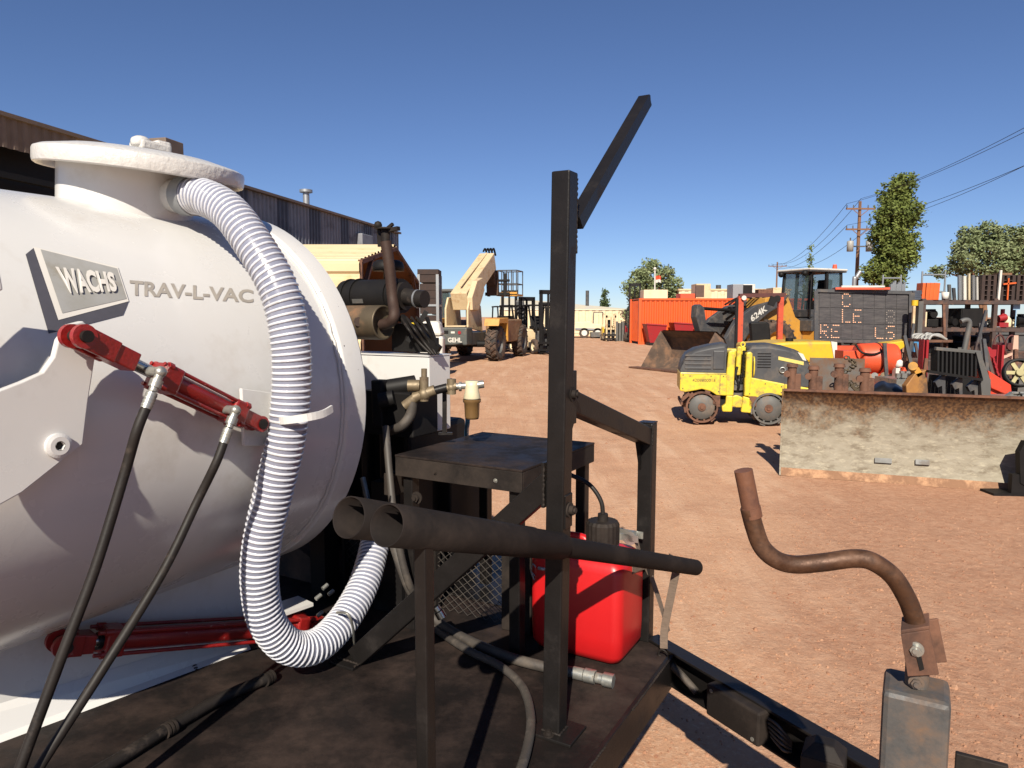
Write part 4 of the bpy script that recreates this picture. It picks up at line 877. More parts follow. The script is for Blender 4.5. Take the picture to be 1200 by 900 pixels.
# --- things behind the blade
mb = MB(); pp = P(980, 441, 8.2); mb.box(pp, (.58, .02, .42), (bd, bn_, Z)); 
for dx in (-.2, .2): mb.bar(pp + bd * dx - Z * .21 - bn_ * .05, V((pp.x, pp.y, 0)) + bd * dx - bn_ * .3, .05, .05)
tag(mb.build('steel_plate', mat('plate_steel', '#5b5956', '#6b6863', 4, .6, .2, dirt='#6d4f39', dsc=3, dth=.52)), 'grey steel plate with chain hung on it, between the yellow roller and the blade', 'steel plate')
mb = MB()
for i in range(26):
    t = i / 25; q = P(992 + 8 * math.sin(t * 9) + 6 * t, 419 + 42 * t, 7.75); d1 = V((math.cos(i * 1.7), .2, math.sin(i * 1.7) * .7)).normalized()
    mb.tube([q + d1 * .03 * math.cos(a) + d1.cross(Z if i % 2 else V((0, 1, 0))).normalized() * .018 * math.sin(a) for a in [k * math.pi / 4 for k in range(9)]], .008, 5, False)
for s_ in (-1, 1): mb.bar(P(996, 450, 7.7), P(996 + 10 * s_, 460, 7.7), .03, .03)
tag(mb.build('chain', mat('chain_steel', '#6b5d48', '#4b4135', 20, .6, .5)), 'heavy rusty chain hanging over the grey steel plate', 'chain')

# orange tank on its frame
OT = thing('orange_tank', 'orange cylindrical tank with filler ring on an orange frame behind the blade', 'tank', V((5.35, 11.2, 0)))
Yo = 11.0; oc = P(1026, 420, Yo)
mb = MB(); A = oc - V((.30, 0, 0)); B = oc + V((.30, 0, 0)); mb.lathe([(0, .01), (.2, .01), (.225, .02), (.232, .06), (.24, .25), (.243, .255), (.243, .275), (.24, .28), (.232, .54), (.225, .58), (.2, .59), (0, .59)], A, B - A, 32); mb.build('tank_shell', M_ORGP, OT)
mb = MB(); mb.cyl(A + V((.30, 0, 0)), A + V((.315, 0, 0)), .2445, None, 32); mb.build('tank_band', M_BLACK, OT)
mb = MB(); f = P(1032, 405, Yo); mb.tube([f + V((math.cos(a) * .15, math.sin(a) * .12, -.02 + .01 * math.cos(a))) for a in [k * math.pi / 8 for k in range(17)]], .022, 8, False); mb.cyl(f - Z * .06, f + Z * .0, .1, None, 16); mb.build('filler_ring', M_ORGP, OT)
mb = MB(); mb.tube(smooth([P(1003, 404, Yo - .15), P(1010, 413, Yo - .24), P(1025, 415, Yo - .25), P(1037, 410, Yo - .2)], 5), .016, 8); mb.build('tank_strap', M_BLACK, OT)
mb = MB(); mb.bar(P(983, 418, Yo + .05), P(1006, 418, Yo + .05), .3, .2); mb.b2(oc.x - .45, oc.x + .42, Yo - .3, Yo + .3, .55, .64); mb.prism([(oc.x + .2, Yo - .3, .64), (oc.x + .42, Yo - .3, .64), (oc.x + .3, Yo - .3, .86)], (0, .08, 0))
for sx in (-.4, .38):
    for sy in (-.25, .25): mb.b2(oc.x + sx - .03, oc.x + sx + .03, Yo + sy - .03, Yo + sy + .03, 0, .55)
mb.build('tank_frame', M_ORGP, OT, bev=.006)
mb = MB(); mb.cyl(P(1025, 440, Yo - .36), P(1025, 440, Yo - .3), .045, None, 14); mb.build('gauge', M_ZINC, OT)
mb = MB(); mb.cyl(P(1036, 440, Yo - .33), P(1036, 440, Yo - .3), .05, None, 14); mb.build('tank_valve', M_BRASS, OT)
# black plastic sheet
mb = MB(); nx_ = 14
def shp(i, j):
    q = P(1017 + 3.2 * i, 462 - (16 - abs(i - 6) * 1.1) * (1 - abs(j - 3) / 3.2), 8.6 + j * .12); q.z = max(q.z + .012 * math.sin(i * 1.1 + j), .0); return q
mb.add([shp(i, j) if 0 < j < 6 else V((shp(i, j).x, shp(i, j).y, 0)) for j in range(7) for i in range(nx_)], [(j * nx_ + i, j * nx_ + i + 1, (j + 1) * nx_ + i + 1, (j + 1) * nx_ + i) for j in range(6) for i in range(nx_ - 1)], True)
tag(mb.build('plastic_sheet', mat('glossy_black', '#141312', '#1d1b1a', 6, .35)), 'glossy black plastic heap just behind the rusty blade', 'plastic sheet')
# yellow linkage arm
LA = thing('loader_link', 'yellow and brown steel link arm leaning behind the blade beside the black grapple', 'link arm', V((G(1075, 470).x * 1.0, 8.3, 0)))
mb = MB(); Yl = 8.3; mb.prism([P(*q, Yl) for q in ((1063, 463), (1062, 452), (1072, 438), (1086, 433), (1088, 462), (1084, 470), (1066, 470))], (0, .1, 0)); mb.build('link_plate', mat('link_yellow', '#a9773a', '#8a5d33', 6, .6, dirt='#5f4632', dsc=5, dth=.55), LA, bev=.01)
mb = MB(); mb.cyl(P(1070, 429, Yl - .02), P(1070, 429, Yl + .12), .05, None, 16); mb.bar(P(1071, 432, Yl + .05), P(1076, 440, Yl + .05), .1, .07); mb.build('link_eye', M_DEERE, LA)
mb = MB(); mb.bar(P(1075, 465, Yl + .05), V((P(1075, 465, Yl).x, Yl + .05, 0)), .25, .1, V((1, 0, 0))); mb.build('link_foot', M_RUST, LA)
# root grapple
GP = thing('root_grapple', 'black steel root grapple with a row of vertical tines behind the blade', 'grapple', V((P(1122, 440, 8.4).x, 8.5, 0)))
Yg = 8.3
gp = lambda px, py, dy=0: P(px, py, Yg + dy)
mb = MB(); mb.bar(gp(1096, 408.5), gp(1148, 413), .05, .04); mb.build('top_bar', M_MGREY, GP, bev=.006)
for i in range(10):
    x0 = 1099 + 4.9 * i
    mb = MB(); mb.prism([gp(x0, 409 + i * .4, -.02), gp(x0 + 2.1, 409 + i * .4, -.02), gp(x0 + 1.6, 438 + i * .4, -.06), gp(x0 - .5, 438 + i * .4, -.06)], (0, .14, 0)); mb.build('tine', M_BLACK, GP)
mb = MB(); mb.bar(gp(1087, 435, -.05), gp(1150, 445, -.05), .06, .03); mb.build('cross_beam', M_BLACK, GP)
MB().bar(gp(1087, 462, .5), gp(1150, 468, .5), .06, .5).build('back_beam', M_BLACK, GP)
for x0 in (1096, 1116, 1134):
    mb = MB(); y0 = 438 + (x0 - 1096) * .13
    mb.prism([gp(x0, y0 + 10), gp(x0 + 11, y0), gp(x0 + 12, y0), gp(x0 + 12, y0 + 32), gp(x0 + 9, y0 + 32), gp(x0 + 8, y0 + 14), gp(x0 + 3, y0 + 16)], (0, .05, 0)); mb.build('gusset_plate', M_DGREY, GP)
mb = MB(); mb.prism([gp(1144, 413, -.05), gp(1149, 412, -.05), gp(1160, 444, -.05), gp(1152, 444, -.05)], (0, .06, 0)); mb.prism([gp(1149, 444, -.05), gp(1161, 444, -.05), gp(1161, 468, -.05), gp(1151, 468, -.05)], (0, .06, 0)); mb.build('side_arm', M_MGREY, GP)
mb = MB(); mb.tube(smooth([gp(1130, 410, .1), gp(1133, 395, .1), gp(1136, 381, .1), gp(1135, 376, .1), gp(1131, 375, .1), gp(1126, 377, .1)], 5), .03, 10); mb.build('hose_guide', M_MGREY, GP)
mb = MB()
for x0 in (1088, 1148): p = gp(x0, 460, .2); mb.bar(p, V((p.x, p.y, 0)), .12, .06, V((1, 0, 0)))
mb.b2(gp(1088, 450).x, gp(1150, 450).x, Yg + .2, Yg + .6, 0, .12); mb.build('grapple_foot', M_BLACK, GP)

# --- wheel loader
LD = thing('wheel_loader', 'amber wheel loader with dark grey lift arm, dark cab and lowered bucket', 'loader', (10.1, 24.0, 0), rad(205))
def lprism(name, m, pts, y0, y1, parent=LD, bev=.02):
    mb = MB(); mb.prism([(x, y0, z) for x, z in pts], (0, y1 - y0, 0)); return mb.build(name, m, parent, bev=bev, local=True)
lprism('engine_hood', M_DEERE, [(-3.6, 1.0), (-.8, 1.0), (-.8, 1.9), (-3.3, 2.1), (-3.6, 1.8)], -.8, .8)
lprism('rear_frame', M_DGREY, [(-3.7, .6), (.2, .6), (.2, 1.2), (-3.7, 1.0)], -.45, .45)
lprism('step_box', M_DGREY, [(-.9, 1.15), (1.0, 1.15), (1.0, 1.5), (.7, 1.6), (-.9, 1.6)], -.9, .9)
lprism('platform', M_DEERE, [(-.6, .85), (.9, .85), (.9, 1.15), (-.6, 1.15)], -.95, .95)
lprism('front_frame', M_DEERE, [(.6, .7), (2.4, .7), (2.6, 1.3), (2.5, 2.2), (1.6, 2.35), (1.2, 1.6), (.6, 1.3)], -.42, .42)
cb_ = lprism('cab_base', M_DGREY, [(-.7, 1.6), (.82, 1.6), (.85, 1.85), (-.72, 1.85)], -.66, .66)
for x, y in ((-.62, .62), (-.62, -.62), (.1, .64), (.1, -.64), (.8, .58), (.8, -.58)):
    part('cab_post', M_BLACK, LD, lambda mb: mb.bar((x, y, 1.8), (x * .92, y * .95, 3.08), .085, .085))
rf = part('cab_roof', M_DGREY, LD, lambda mb: mb.b2(-.74, .92, -.7, .7, 3.06, 3.11), bev=.03)
part('roof_cover', M_WHITEB, rf, lambda mb: mb.b2(-.76, .94, -.72, .72, 3.11, 3.18), bev=.04)
part('beacon', M_ORGP, rf, lambda mb: mb.cyl((-.5, .4, 3.18), (-.5, .4, 3.34), .08, .06))
part('work_light', M_BLACK, rf, lambda mb: (mb.ball((.95, .5, 3.02), .1, 10), mb.ball((.95, -.5, 3.02), .1, 10)))
part('window', M_GLASS, LD, lambda mb: mb.b2(-.58, .06, .60, .612, 1.85, 3.06))
part('window', M_GLASS, LD, lambda mb: mb.b2(-.58, .06, -.612, -.60, 1.85, 3.06))
part('windscreen', M_GLASS, LD, lambda mb: mb.box((.77, 0, 2.45), (.012, 1.08, 1.2)))
part('rear_window', M_GLASS, LD, lambda mb: mb.b2(-.61, -.598, -.54, .54, 1.9, 3.06))
part('door_pane', M_GLASS, LD, lambda mb: mb.b2(.16, .72, -.6, -.588, 1.9, 3.06))
part('seat', M_BLACK, LD, lambda mb: (mb.b2(-.5, .1, -.28, .28, 1.86, 2.15), mb.bar((-.45, 0, 2.1), (-.55, 0, 2.85), .5, .14), mb.bar((.5, 0, 1.86), (.42, 0, 2.35), .06, .06), mb.lathe([(.2, 0), (.21, .02), (.2, .04)], (.4, 0, 2.35), (-.4, 0, .9), 18)), bev=.03)
part('handrail', M_BLACK, LD, lambda mb: mb.tube(smooth([(.9, .72, 1.55), (.92, .74, 2.3), (.88, .72, 2.9)], 4), .025, 8))
for x in (2.75, -1.8):
    for y in (-1.0, 1.0): wheel(LD, (x, y, .76), (0, 1, 0), .76, .52, 20, M_DEERE)
part('fender', M_DGREY, LD, lambda mb: (mb.prism([(-2.6, .75, 1.5), (-1.0, .75, 1.62), (-.9, .75, 1.5), (-2.5, .75, 1.4)], (0, .5, 0))))
for s_ in (1, -1):
    y0 = .62 * s_ - .08
    am = lprism('lift_arm', M_DGREY, [(1.75, 2.32), (2.15, 1.95), (2.6, 1.75), (3.2, 1.35), (3.6, .85), (4.4, .45), (4.75, .38), (4.7, .75), (4.3, 1.0), (3.9, 1.55), (3.2, 1.95), (2.5, 2.1)], y0, y0 + .16)
    if s_ == 1: lettering('lettering', '624K', (3.05, y0 + .165, 1.72), V((-.86, 0, .5)), V((.5, 0, .86)), .72, .2, M_WHITEB, am, local=True, bold=.03)
lprism('bell_crank', M_DGREY, [(4.0, 1.1), (4.35, .8), (4.75, .95), (5.0, 1.6), (4.98, 1.95), (4.85, 2.0), (4.7, 1.9), (4.6, 1.4)], -.14, .14)
part('tilt_cylinder', M_BLACK, LD, lambda mb: (mb.cyl((1.9, 0, 1.75), (3.6, 0, 1.82), .11), mb.cyl((3.6, 0, 1.82), (4.85, 0, 1.88), .05)))
part('hose', M_BLACK, LD, lambda mb: [mb.tube(smooth([(2.0, .2 * k, 2.1), (2.9, .2 * k, 2.3 + .05 * k), (3.6, .2 * k, 2.0)], 6), .03, 8) for k in (-1, 0, 1)])
# bucket as a bent shell
bpro = [(6.35, .02), (5.5, .0), (5.1, .05), (4.85, .3), (4.8, .65), (4.95, .95), (5.25, 1.16)]
mb = MB(); BW = 1.3
for off, rev in ((0, False), (.05, True)):
    q = [(x - (off if k > 2 else 0), z - (off if k <= 2 else 0) + off * .6) for k, (x, z) in enumerate(bpro)] if off else bpro
    vs = [V((x, -BW, z)) for x, z in q] + [V((x, BW, z)) for x, z in q]; n = len(q)
    mb.add(vs, [((i, i + 1, i + 1 + n, i + n) if rev else (i + 1, i, i + n, i + n + 1)) for i in range(n - 1)])
bk = mb.build('bucket', mat('bucket_steel', '#6d5c50', '#5a4b41', 4, .7, .2, dirt='#8b6a52', dsc=3, dth=.55), LD, local=True)
for y in (-BW, BW - .03):
    mb = MB(); mb.prism([(x, y, z) for x, z in [(6.0, .02)] + bpro[1:]], (0, .03, 0)); mb.build('bucket_side', MATS['bucket_steel'], bk, local=True)
part('cutting_lip', M_RUST, bk, lambda mb: mb.b2(6.1, 6.45, -BW - .02, BW + .02, .005, .045))

# --- red-framed mast between roller and loader
FR = thing('gantry', 'tall orange steel gantry frame with rusty top bar behind the yellow roller', 'frame', V((P(892, 400, 17).x, 17, 0)))
Yf = 17
for px in (868, 915):
    p = P(px, 347, Yf); mb = MB(); mb.bar(p, V((p.x, Yf, 0)), .10, .12, V((1, 0, 0))); mb.build('upright', mat('frame_orange', '#c8502a', '#b9452a', 5, .6, dirt='#7c3a2a', dsc=4, dth=.6), FR)
p = P(863.5, 346, Yf)
mb = MB(); mb.bar(P(866, 346.5, Yf), P(920, 345.5, Yf), .12, .09); mb.build('top_bar', mat('bar_rust', '#4a2420', '#5c2f28', 5, .7), FR)
mb = MB(); mb.bar(V((P(863, 347, Yf).x, Yf - .1, 0)), P(863.5, 350, Yf - .1), .06, .06, V((1, 0, 0))); mb.build('guide_rod', M_BLACK, FR)
mb = MB(); mb.cyl(P(872, 349, Yf - .06), P(872, 349, Yf - .12), .055, None, 14); mb.build('lamp', M_WHITEB, FR)
mb = MB(); mb.bar(P(907, 348, Yf - .1), P(903, 358, Yf - .1), .05, .16, V((1, 0, 0))); mb.cyl(P(911, 350, Yf - .1), P(911, 350, Yf + .1), .08, None, 10); mb.build('sheave', M_BLACK, FR)
mb = MB(); mb.prism([P(*q, Yf + .3) for q in ((880, 378), (899, 377), (902, 380), (904, 400), (882, 404))], (0, .2, 0)); mb.build('guard_plate', M_BLACK, FR, bev=.03)
mb = MB(); mb.bar(V((P(868, 371, Yf).x, Yf, .1)), V((P(915, 371, Yf).x, Yf, .1)), .3, .2); mb.build('base_beam', M_RUST, FR)

# --- yellow machine body behind the roller
YM = thing('yellow_machine', 'low yellow machine with long flat engine cover behind the roller', 'machine', V((P(940, 420, 13.2).x, 13.6, 0)))
Yy = 13.0
mb = MB(); mb.prism([P(*q, Yy) for q in ((888, 404), (925, 400.5), (975, 400), (981, 403), (979, 423), (945, 425), (888, 425))], (0, 1.3, 0)); mb.build('engine_cover', M_YEL, YM, bev=.05)
mb = MB(); mb.prism([P(*q, Yy - .02) for q in ((974, 400), (981, 401), (981, 423), (978, 423))], (0, 1.34, 0)); mb.build('end_trim', M_WHITEB, YM)
mb = MB(); a_ = P(892, 428, Yy); b_ = P(978, 428, Yy); mb.b2(a_.x, b_.x, Yy + .05, Yy + 1.2, .3, a_.z + .05); mb.build('base', M_DEERE, YM)
mb = MB(); mb.cyl(P(925, 401, Yy + .2) - Z * .02, P(925, 398, Yy + .2) + Z * .03, .07, None, 12); mb.build('filler_cap', M_BLACK, YM)
for x in (a_.x + .25, b_.x - .25):
    for yy in (Yy + .1, Yy + 1.1):
        mb = MB(); mb.cyl((x, yy - .1, .3), (x, yy + .1, .3), .3, None, 20); mb.build('wheel', M_TIRE, YM)

# --- message sign trailer
MS = thing('message_sign', 'black dot-matrix message board with amber dots, on an orange trailer', 'sign', V((P(1010, 400, 16.5).x, 16.6, 0)))
Ys = 16.5; s00 = P(956, 399, Ys + .25); s10 = P(1067, 401, Ys - .15); s11 = P(1068, 343, Ys - .15); s01 = P(956, 340.5, Ys + .25)
ex = (s10 - s00); sn_ = ex.normalized().cross(Z); sn_ = -sn_ if sn_.y > 0 else sn_
mb = MB(); mb.prism([s00, s10, s11, s01], -sn_ * .22); bo = mb.build('board', mat('board_black', '#353233', '#423e3f', 8, .5, bump=.0008, bsc=9, dirt='#575352', dsc=3.5, dth=.62, dw=.14, stretch=(1, 1, 6)), MS, bev=.01)
bl = lambda fx, fy, o=.0: (s00 * (1 - fx) + s10 * fx) * (1 - fy) + (s01 * (1 - fx) + s11 * fx) * fy + sn_ * o
for f0, f1, w_ in (((0, 0), (1, 0), .07), ((0, 1), (1, 1), .07), ((0, 0), (0, 1), .08), ((1, 0), (1, 1), .12)):
    mb = MB(); mb.bar(bl(*f0, .02), bl(*f1, .02), w_, .06, -sn_); mb.build('board_frame', M_DGREY, bo)
mb = MB()
for r in range(3):
    for c_ in range(8): 
        q = [bl(.035 + (c_ + fx) * .116, .03 + (r + fy) * .315, .0) for fx, fy in ((.03, .03), (.97, .03), (.97, .97), (.03, .97))]
        m_ = MB(); m_.prism(q, sn_ * .012); m_.build('display_module', MATS['board_black'], bo)
GL = {'C': '01110 10001 10000 10000 10000 10001 01110', 'L': '10000 10000 10000 10000 10000 10000 11111', 'E': '11111 10000 10000 11110 10000 10000 11111', 'R': '11110 10001 10001 11110 10100 10010 10001', 'S': '01111 10000 10000 01110 00001 00001 11110', '8': '01110 10001 10001 01110 10001 10001 01110'}
M_DOT = mat('amber_dot', '#f0b48c', None, 5, .5, emit=.5); M_DOTF = mat('faint_dot', '#8d837b', None, 5, .5)
for ch, r, c_ in (('C', 2, 2), ('L', 1, 2), ('E', 1, 3), ('8', 1, 6), ('R', 0, 0), ('E', 0, 1), ('L', 0, 5), ('S', 0, 6)):
    mb = MB(); rows = GL[ch].split()
    for j in range(7):
        for i in range(5):
            if rows[j][i] == '1' and random.random() > .12:
                p = bl(.035 + (c_ + .14 + i * .165) * .116, .03 + (r + .9 - j * .13) * .315, .013); mb.cyl(p, p + sn_ * .006, .0125, None, 6)
    mb.build('lit_character', M_DOTF if ch == '8' else M_DOT, bo)['kind'] = 'stuff'
mb = MB(); mb.bar(P(977, 338.5, Ys + .3), P(1040, 338.5, Ys), .5, .05); tr_ = mb.build('solar_panel_edge', M_ORGP, MS)
mb = MB(); mb.bar(P(985, 336.2, Ys + .3), P(1035, 336.2, Ys), .5, .04); mb.build('panel_cover', M_WHITEB, MS)
mb = MB(); mm = P(1010, 400, Ys + .3); mb.bar(V((mm.x, mm.y, .5)), V((mm.x, mm.y, 2.2)), .14, .14, V((1, 0, 0))); mb.build('mast', M_ORGP, MS)
mb = MB(); mb.b2(mm.x - 1.1, mm.x + 1.1, Ys - .3, Ys + 1.2, .45, .62); mb.b2(mm.x - 1.2, mm.x + .1, Ys - .35, Ys + .1, .62, .95); mb.build('trailer_frame', M_ORGP, MS)
mb = MB(); mb.prism([P(*q, Ys - .5) for q in ((1040, 402), (1068, 398), (1066, 404), (1050, 413), (1042, 412))], (0, .6, 0)); mb.build('fender', M_YEL, MS, bev=.02)
for x in (mm.x - .9, mm.x + .9):
    mb = MB(); mb.cyl((x, Ys + .0, .33), (x, Ys + .2, .33), .33, None, 20); mb.build('wheel', M_TIRE, MS)
mb = MB(); q = P(1076, 380, Ys - .6); mb.bar(V((q.x, q.y, 0)), V((q.x, q.y, P(0, 353, Ys - .6).z)), .16, .1, V((1, 0, 0))); mb.build('corner_post', M_MGREY, MS)
mb = MB(); q = P(1072, 355, Ys - .6); mb.cyl(q - Z * .06, q + Z * .06, .07, None, 10); mb.build('corner_lamp', M_YEL, MS)
mb = MB(); q = P(1070, 380, Ys - .65); mb.bar(q - Z * .5, q + Z * .4, .05, .05, V((1, 0, 0))); mb.build('conduit', M_BEIGE, MS)
mb = MB(); mb.box(P(1074, 404, Ys - .75), (.16, .1, .32)); mb.build('battery_box', M_BLUE, MS, bev=.01)
# ------------------------------------------------------------------ storage rack on the right with everything on it
Yr = 18.5
RK = thing('storage_rack', 'long rusty brown steel rack with two shelves loaded with yard stock', 'rack', V((P(1150, 400, Yr).x, Yr + .5, 0)))
M_RACK = mat('rack_steel', '#3f3330', '#4c3d38', 6, .7, dirt='#6a4c3c', dsc=5, dth=.58)
rkx = lambda px: P(px, 371, Yr).x
rkz = lambda py: P(600, py, Yr).z
Z2, Z1 = rkz(354.5), rkz(386.5)
for px in (1081, 1107.5, 1165, 1222):
    for dy in (0, 1.1):
        mb = MB(); mb.b2(rkx(px) - .05, rkx(px) + .05, Yr + dy - .05, Yr + dy + .05, 0, rkz(350)); mb.build('upright', M_RACK, RK)
for z_ in (Z2, Z1):
    for dy in (-.02, 1.12):
        mb = MB(); mb.b2(rkx(1079), rkx(1225), Yr + dy - .04, Yr + dy + .04, z_ - .045, z_ + .045); mb.build('beam', M_RACK, RK)
    for k in range(9):
        mb = MB(); x = rkx(1079) + (rkx(1225) - rkx(1079)) * (k + .5) / 9; mb.b2(x - .11, x + .11, Yr - .02, Yr + 1.1, z_ + .046, z_ + .066); mb.build('deck_board', M_RACK, RK)
mb = MB(); mb.bar((rkx(1109), Yr + 1.1, Z2 - .1), (rkx(1126), Yr + 1.1, Z1 + .15), .03, .03); mb.build('diagonal', M_RACK, RK)
ZT = Z2 + .067; ZM = Z1 + .067
def it(name, label, cat, m, fn, bev=0, group=None):
    mb = MB(); fn(mb); o = mb.build(name, m, bev=bev); return tag(o, label, cat, group)
def rb(mb, p0, p1, y0, y1, z0, z1): mb.b2(rkx(p0), rkx(p1), Yr + y0, Yr + y1, z0, z1)
it('tarp_stack', 'blue grey folded tarp stack at the end of the top rack shelf', 'tarp', mat('tarp', '#4a5260', '#3e4450', 6, .7, bump=.01, bsc=12), lambda mb: [rb(mb, 1071 + .5 * (k % 2), 1082 - .5 * (k % 3), .1, .9, ZT + .05 * k, ZT + .05 * k + .048) for k in range(5)], .012)
for k in range(4):
    it('orange_barrier', 'orange plastic barrier panel standing among others on the top shelf', 'barrier', mat('barrier_orange', '#d8662b', '#c8551f', 5, .5), lambda mb: mb.prism([(rkx(1083 + 4.2 * k), Yr + .15 - .01 * k, ZT), (rkx(1086.6 + 5.2 * k), Yr + .15 - .01 * k, ZT), (rkx(1087 + 5.4 * k), Yr + .15 - .01 * k, rkz(331.5)), (rkx(1083.6 + 4.3 * k), Yr + .15 - .01 * k, rkz(331))], (0, .3, 0)), .01, 'orange barriers on the top shelf')
it('white_bucket', 'white plastic bucket beside the orange barriers on the top shelf', 'bucket', M_WHITEB, lambda mb: mb.lathe([(0, 0), (.075, 0), (.09, .2), (.08, .2), (.075, .02)], (rkx(1109), Yr + .1, ZT), Z, 16))
for k, (a, b, t, m_, lb) in enumerate(((1112.5, 1117, 333, M_MGREY, 'short dark grey sheet leaning first in the row of panels on the top shelf'), (1118, 1122.5, 337, M_DGREY, 'short charcoal sheet second in the row of panels on the top shelf'), (1124, 1129, 322, M_GALV, 'tall galvanised sheet standing on the top shelf before the white panel'), (1130, 1134.5, 323, M_WHITEB, 'tall white panel standing in the row on the top shelf'), (1136, 1139, 320, M_CREAM, 'tall narrow cream panel standing between white and grey panels on the shelf'), (1140.5, 1144.5, 322, M_GALV, 'tall grey metal sheet standing after the cream panel on the shelf'), (1145.5, 1148.5, 324, M_WHITEB, 'narrow white panel standing last before the dark crates on the shelf'))):
    it('panel', lb, 'panel', m_, lambda mb: mb.hexa([(rkx(a), Yr + .05, ZT), (rkx(b), Yr + .1, ZT), (rkx(b), Yr + .16, ZT), (rkx(a), Yr + .11, ZT), (rkx(a) + .02, Yr + .15, rkz(t)), (rkx(b) + .02, Yr + .2, rkz(t)), (rkx(b) + .02, Yr + .26, rkz(t)), (rkx(a) + .02, Yr + .21, rkz(t))]))
M_CRATE = mat('dark_wood', '#2f2320', '#43322b', 8, .85)
for a, b, lb in ((1150, 1167, 'stack of dark weathered pallets beside the panels on the top shelf'), (1172, 1189, 'stack of dark pallets with orange bars beside the white post on the top shelf'), (1191, 1209, 'stack of dark pallets at the far end of the top shelf')):
    r_ = thing('pallet_stack', lb, 'pallets', (rkx((a + b) / 2), Yr + .5, ZT))
    nl = 5; hh = (rkz(322) - ZT) / nl
    for k in range(nl):
        mb = MB()
        for j in range(5): mb.b2(rkx(a), rkx(b), Yr + .05 + .2 * j, Yr + .17 + .2 * j, ZT + hh * (k + 1) - .022, ZT + hh * (k + 1))
        for j in range(3): x = rkx(a) + (rkx(b) - rkx(a)) * j / 2; mb.b2(x - .04 + (.04 if j == 0 else -.04 if j == 2 else 0), x + .04 + (.04 if j == 0 else -.04 if j == 2 else 0), Yr + .05, Yr + .97, ZT + hh * k, ZT + hh * (k + 1) - .0221)
        mb.build('pallet', M_CRATE, r_)
it('white_post', 'white square post standing upright between the dark pallet stacks on the shelf', 'post', M_WHITEB, lambda mb: mb.bar((rkx(1169), Yr + .02, ZT), (rkx(1170), Yr + .02, rkz(316.5)), .05, .05, V((1, 0, 0))))
it('orange_brace', 'orange scaffold brace lying in front of the dark pallet stack', 'brace', MATS['barrier_orange'], lambda mb: (mb.bar((rkx(1173), Yr - .0, rkz(333)), (rkx(1188), Yr - .0, rkz(331.5)), .03, .04), mb.bar((rkx(1179), Yr, ZT), (rkx(1179), Yr, rkz(326)), .03, .03, V((1, 0, 0)))))
it('wood_plank', 'pale brown plank lying on top of the dark pallets beside the white post', 'plank', M_WOOD, lambda mb: mb.b2(rkx(1171), rkx(1186), Yr + .1, Yr + .35, rkz(322) + .001, rkz(319.5)))
# scaffold rails behind
for a, b, t, lb in ((1035, 1056, 322, 'galvanised scaffold frame standing behind the message board'), (1081, 1108, 318, 'galvanised scaffold frame rising behind the orange barriers')):
    r_ = thing('scaffold_frame', lb, 'scaffold', V((P((a + b) / 2, 371, 20.6).x, 20.6, 0)))
    for px in (a, b): q = P(px, t, 20.6); part_ = MB().cyl(V((q.x, q.y, 0)), q, .025, None, 8).build('upright', M_GALV, r_)
    for py in (t + 4, t + 24): MB().cyl(P(a, py, 20.6), P(b, py, 20.6), .025, None, 8).build('rail', M_GALV, r_)
it('rubble_heap', 'grey bundle of scrap pipe standing behind the message board', 'scrap', M_GALV, lambda mb: [mb.bar(V((P(1042 + 2.2 * k, 371, 20.2).x, 20.2, 0)), P(1044 + 2.2 * k, 333 - 2 * (k % 3), 20.2), .09, .05) for k in range(8)])
# middle shelf
it('cream_box', 'cream metal box with a round black opening on the lower rack shelf', 'box', M_CREAM, lambda mb: rb(mb, 1083, 1092, .2, .8, ZM, rkz(364)), .02)
it('engine_part', 'black oily engine part sitting on the lower rack shelf beside the cream box', 'engine part', M_BLACK, lambda mb: (rb(mb, 1093, 1106, .2, .8, ZM, rkz(374)), mb.cyl((rkx(1100), Yr + .2, rkz(368)), (rkx(1100), Yr + .8, rkz(368)), .1), rb(mb, 1098, 1105, .3, .7, rkz(374), rkz(362))), .02)
it('black_cabinet', 'plain black metal cabinet standing on the lower rack shelf', 'cabinet', M_BLACK, lambda mb: (rb(mb, 1129, 1155, .1, .8, ZM, rkz(361)), rb(mb, 1130, 1154, .08, .1, ZM + .02, rkz(362.5))), .01)
it('motor', 'rusty grey motor on the lower shelf below the tall panels', 'motor', M_MGREY, lambda mb: (mb.cyl((rkx(1113), Yr + .4, ZM + .1), (rkx(1122), Yr + .4, ZM + .1), .1), rb(mb, 1113, 1121, .3, .5, ZM, ZM + .05), mb.cyl((rkx(1122), Yr + .4, ZM + .1), (rkx(1125), Yr + .4, ZM + .1), .03)))
it('red_pump', 'small red pump with hose on the lower shelf under the pallets', 'pump', M_DRED, lambda mb: (mb.cyl((rkx(1179), Yr + .3, ZM + .22), (rkx(1188), Yr + .3, ZM + .26), .09), rb(mb, 1178, 1189, .2, .5, ZM, ZM + .12), mb.cyl((rkx(1184), Yr + .3, ZM + .2), (rkx(1184), Yr + .3, rkz(362)), .05)))
it('blue_sign', 'small pale blue sign standing at the end of the lower shelf', 'sign', mat('sign_blue', '#8fb3cf', '#7ea4c2', 6, .5), lambda mb: (rb(mb, 1190, 1198, .1, .13, rkz(363), rkz(355)), rb(mb, 1193.4, 1194.4, .105, .125, ZM, rkz(363))))
it('white_canister', 'white canister standing below the pale blue sign on the shelf', 'canister', M_CREAM, lambda mb: mb.lathe([(0, 0), (.09, 0), (.095, .02), (.095, .18), (.06, .24), (.03, .26), (.03, .29), (0, .29)], (rkx(1192), Yr + .35, ZM), Z, 16))
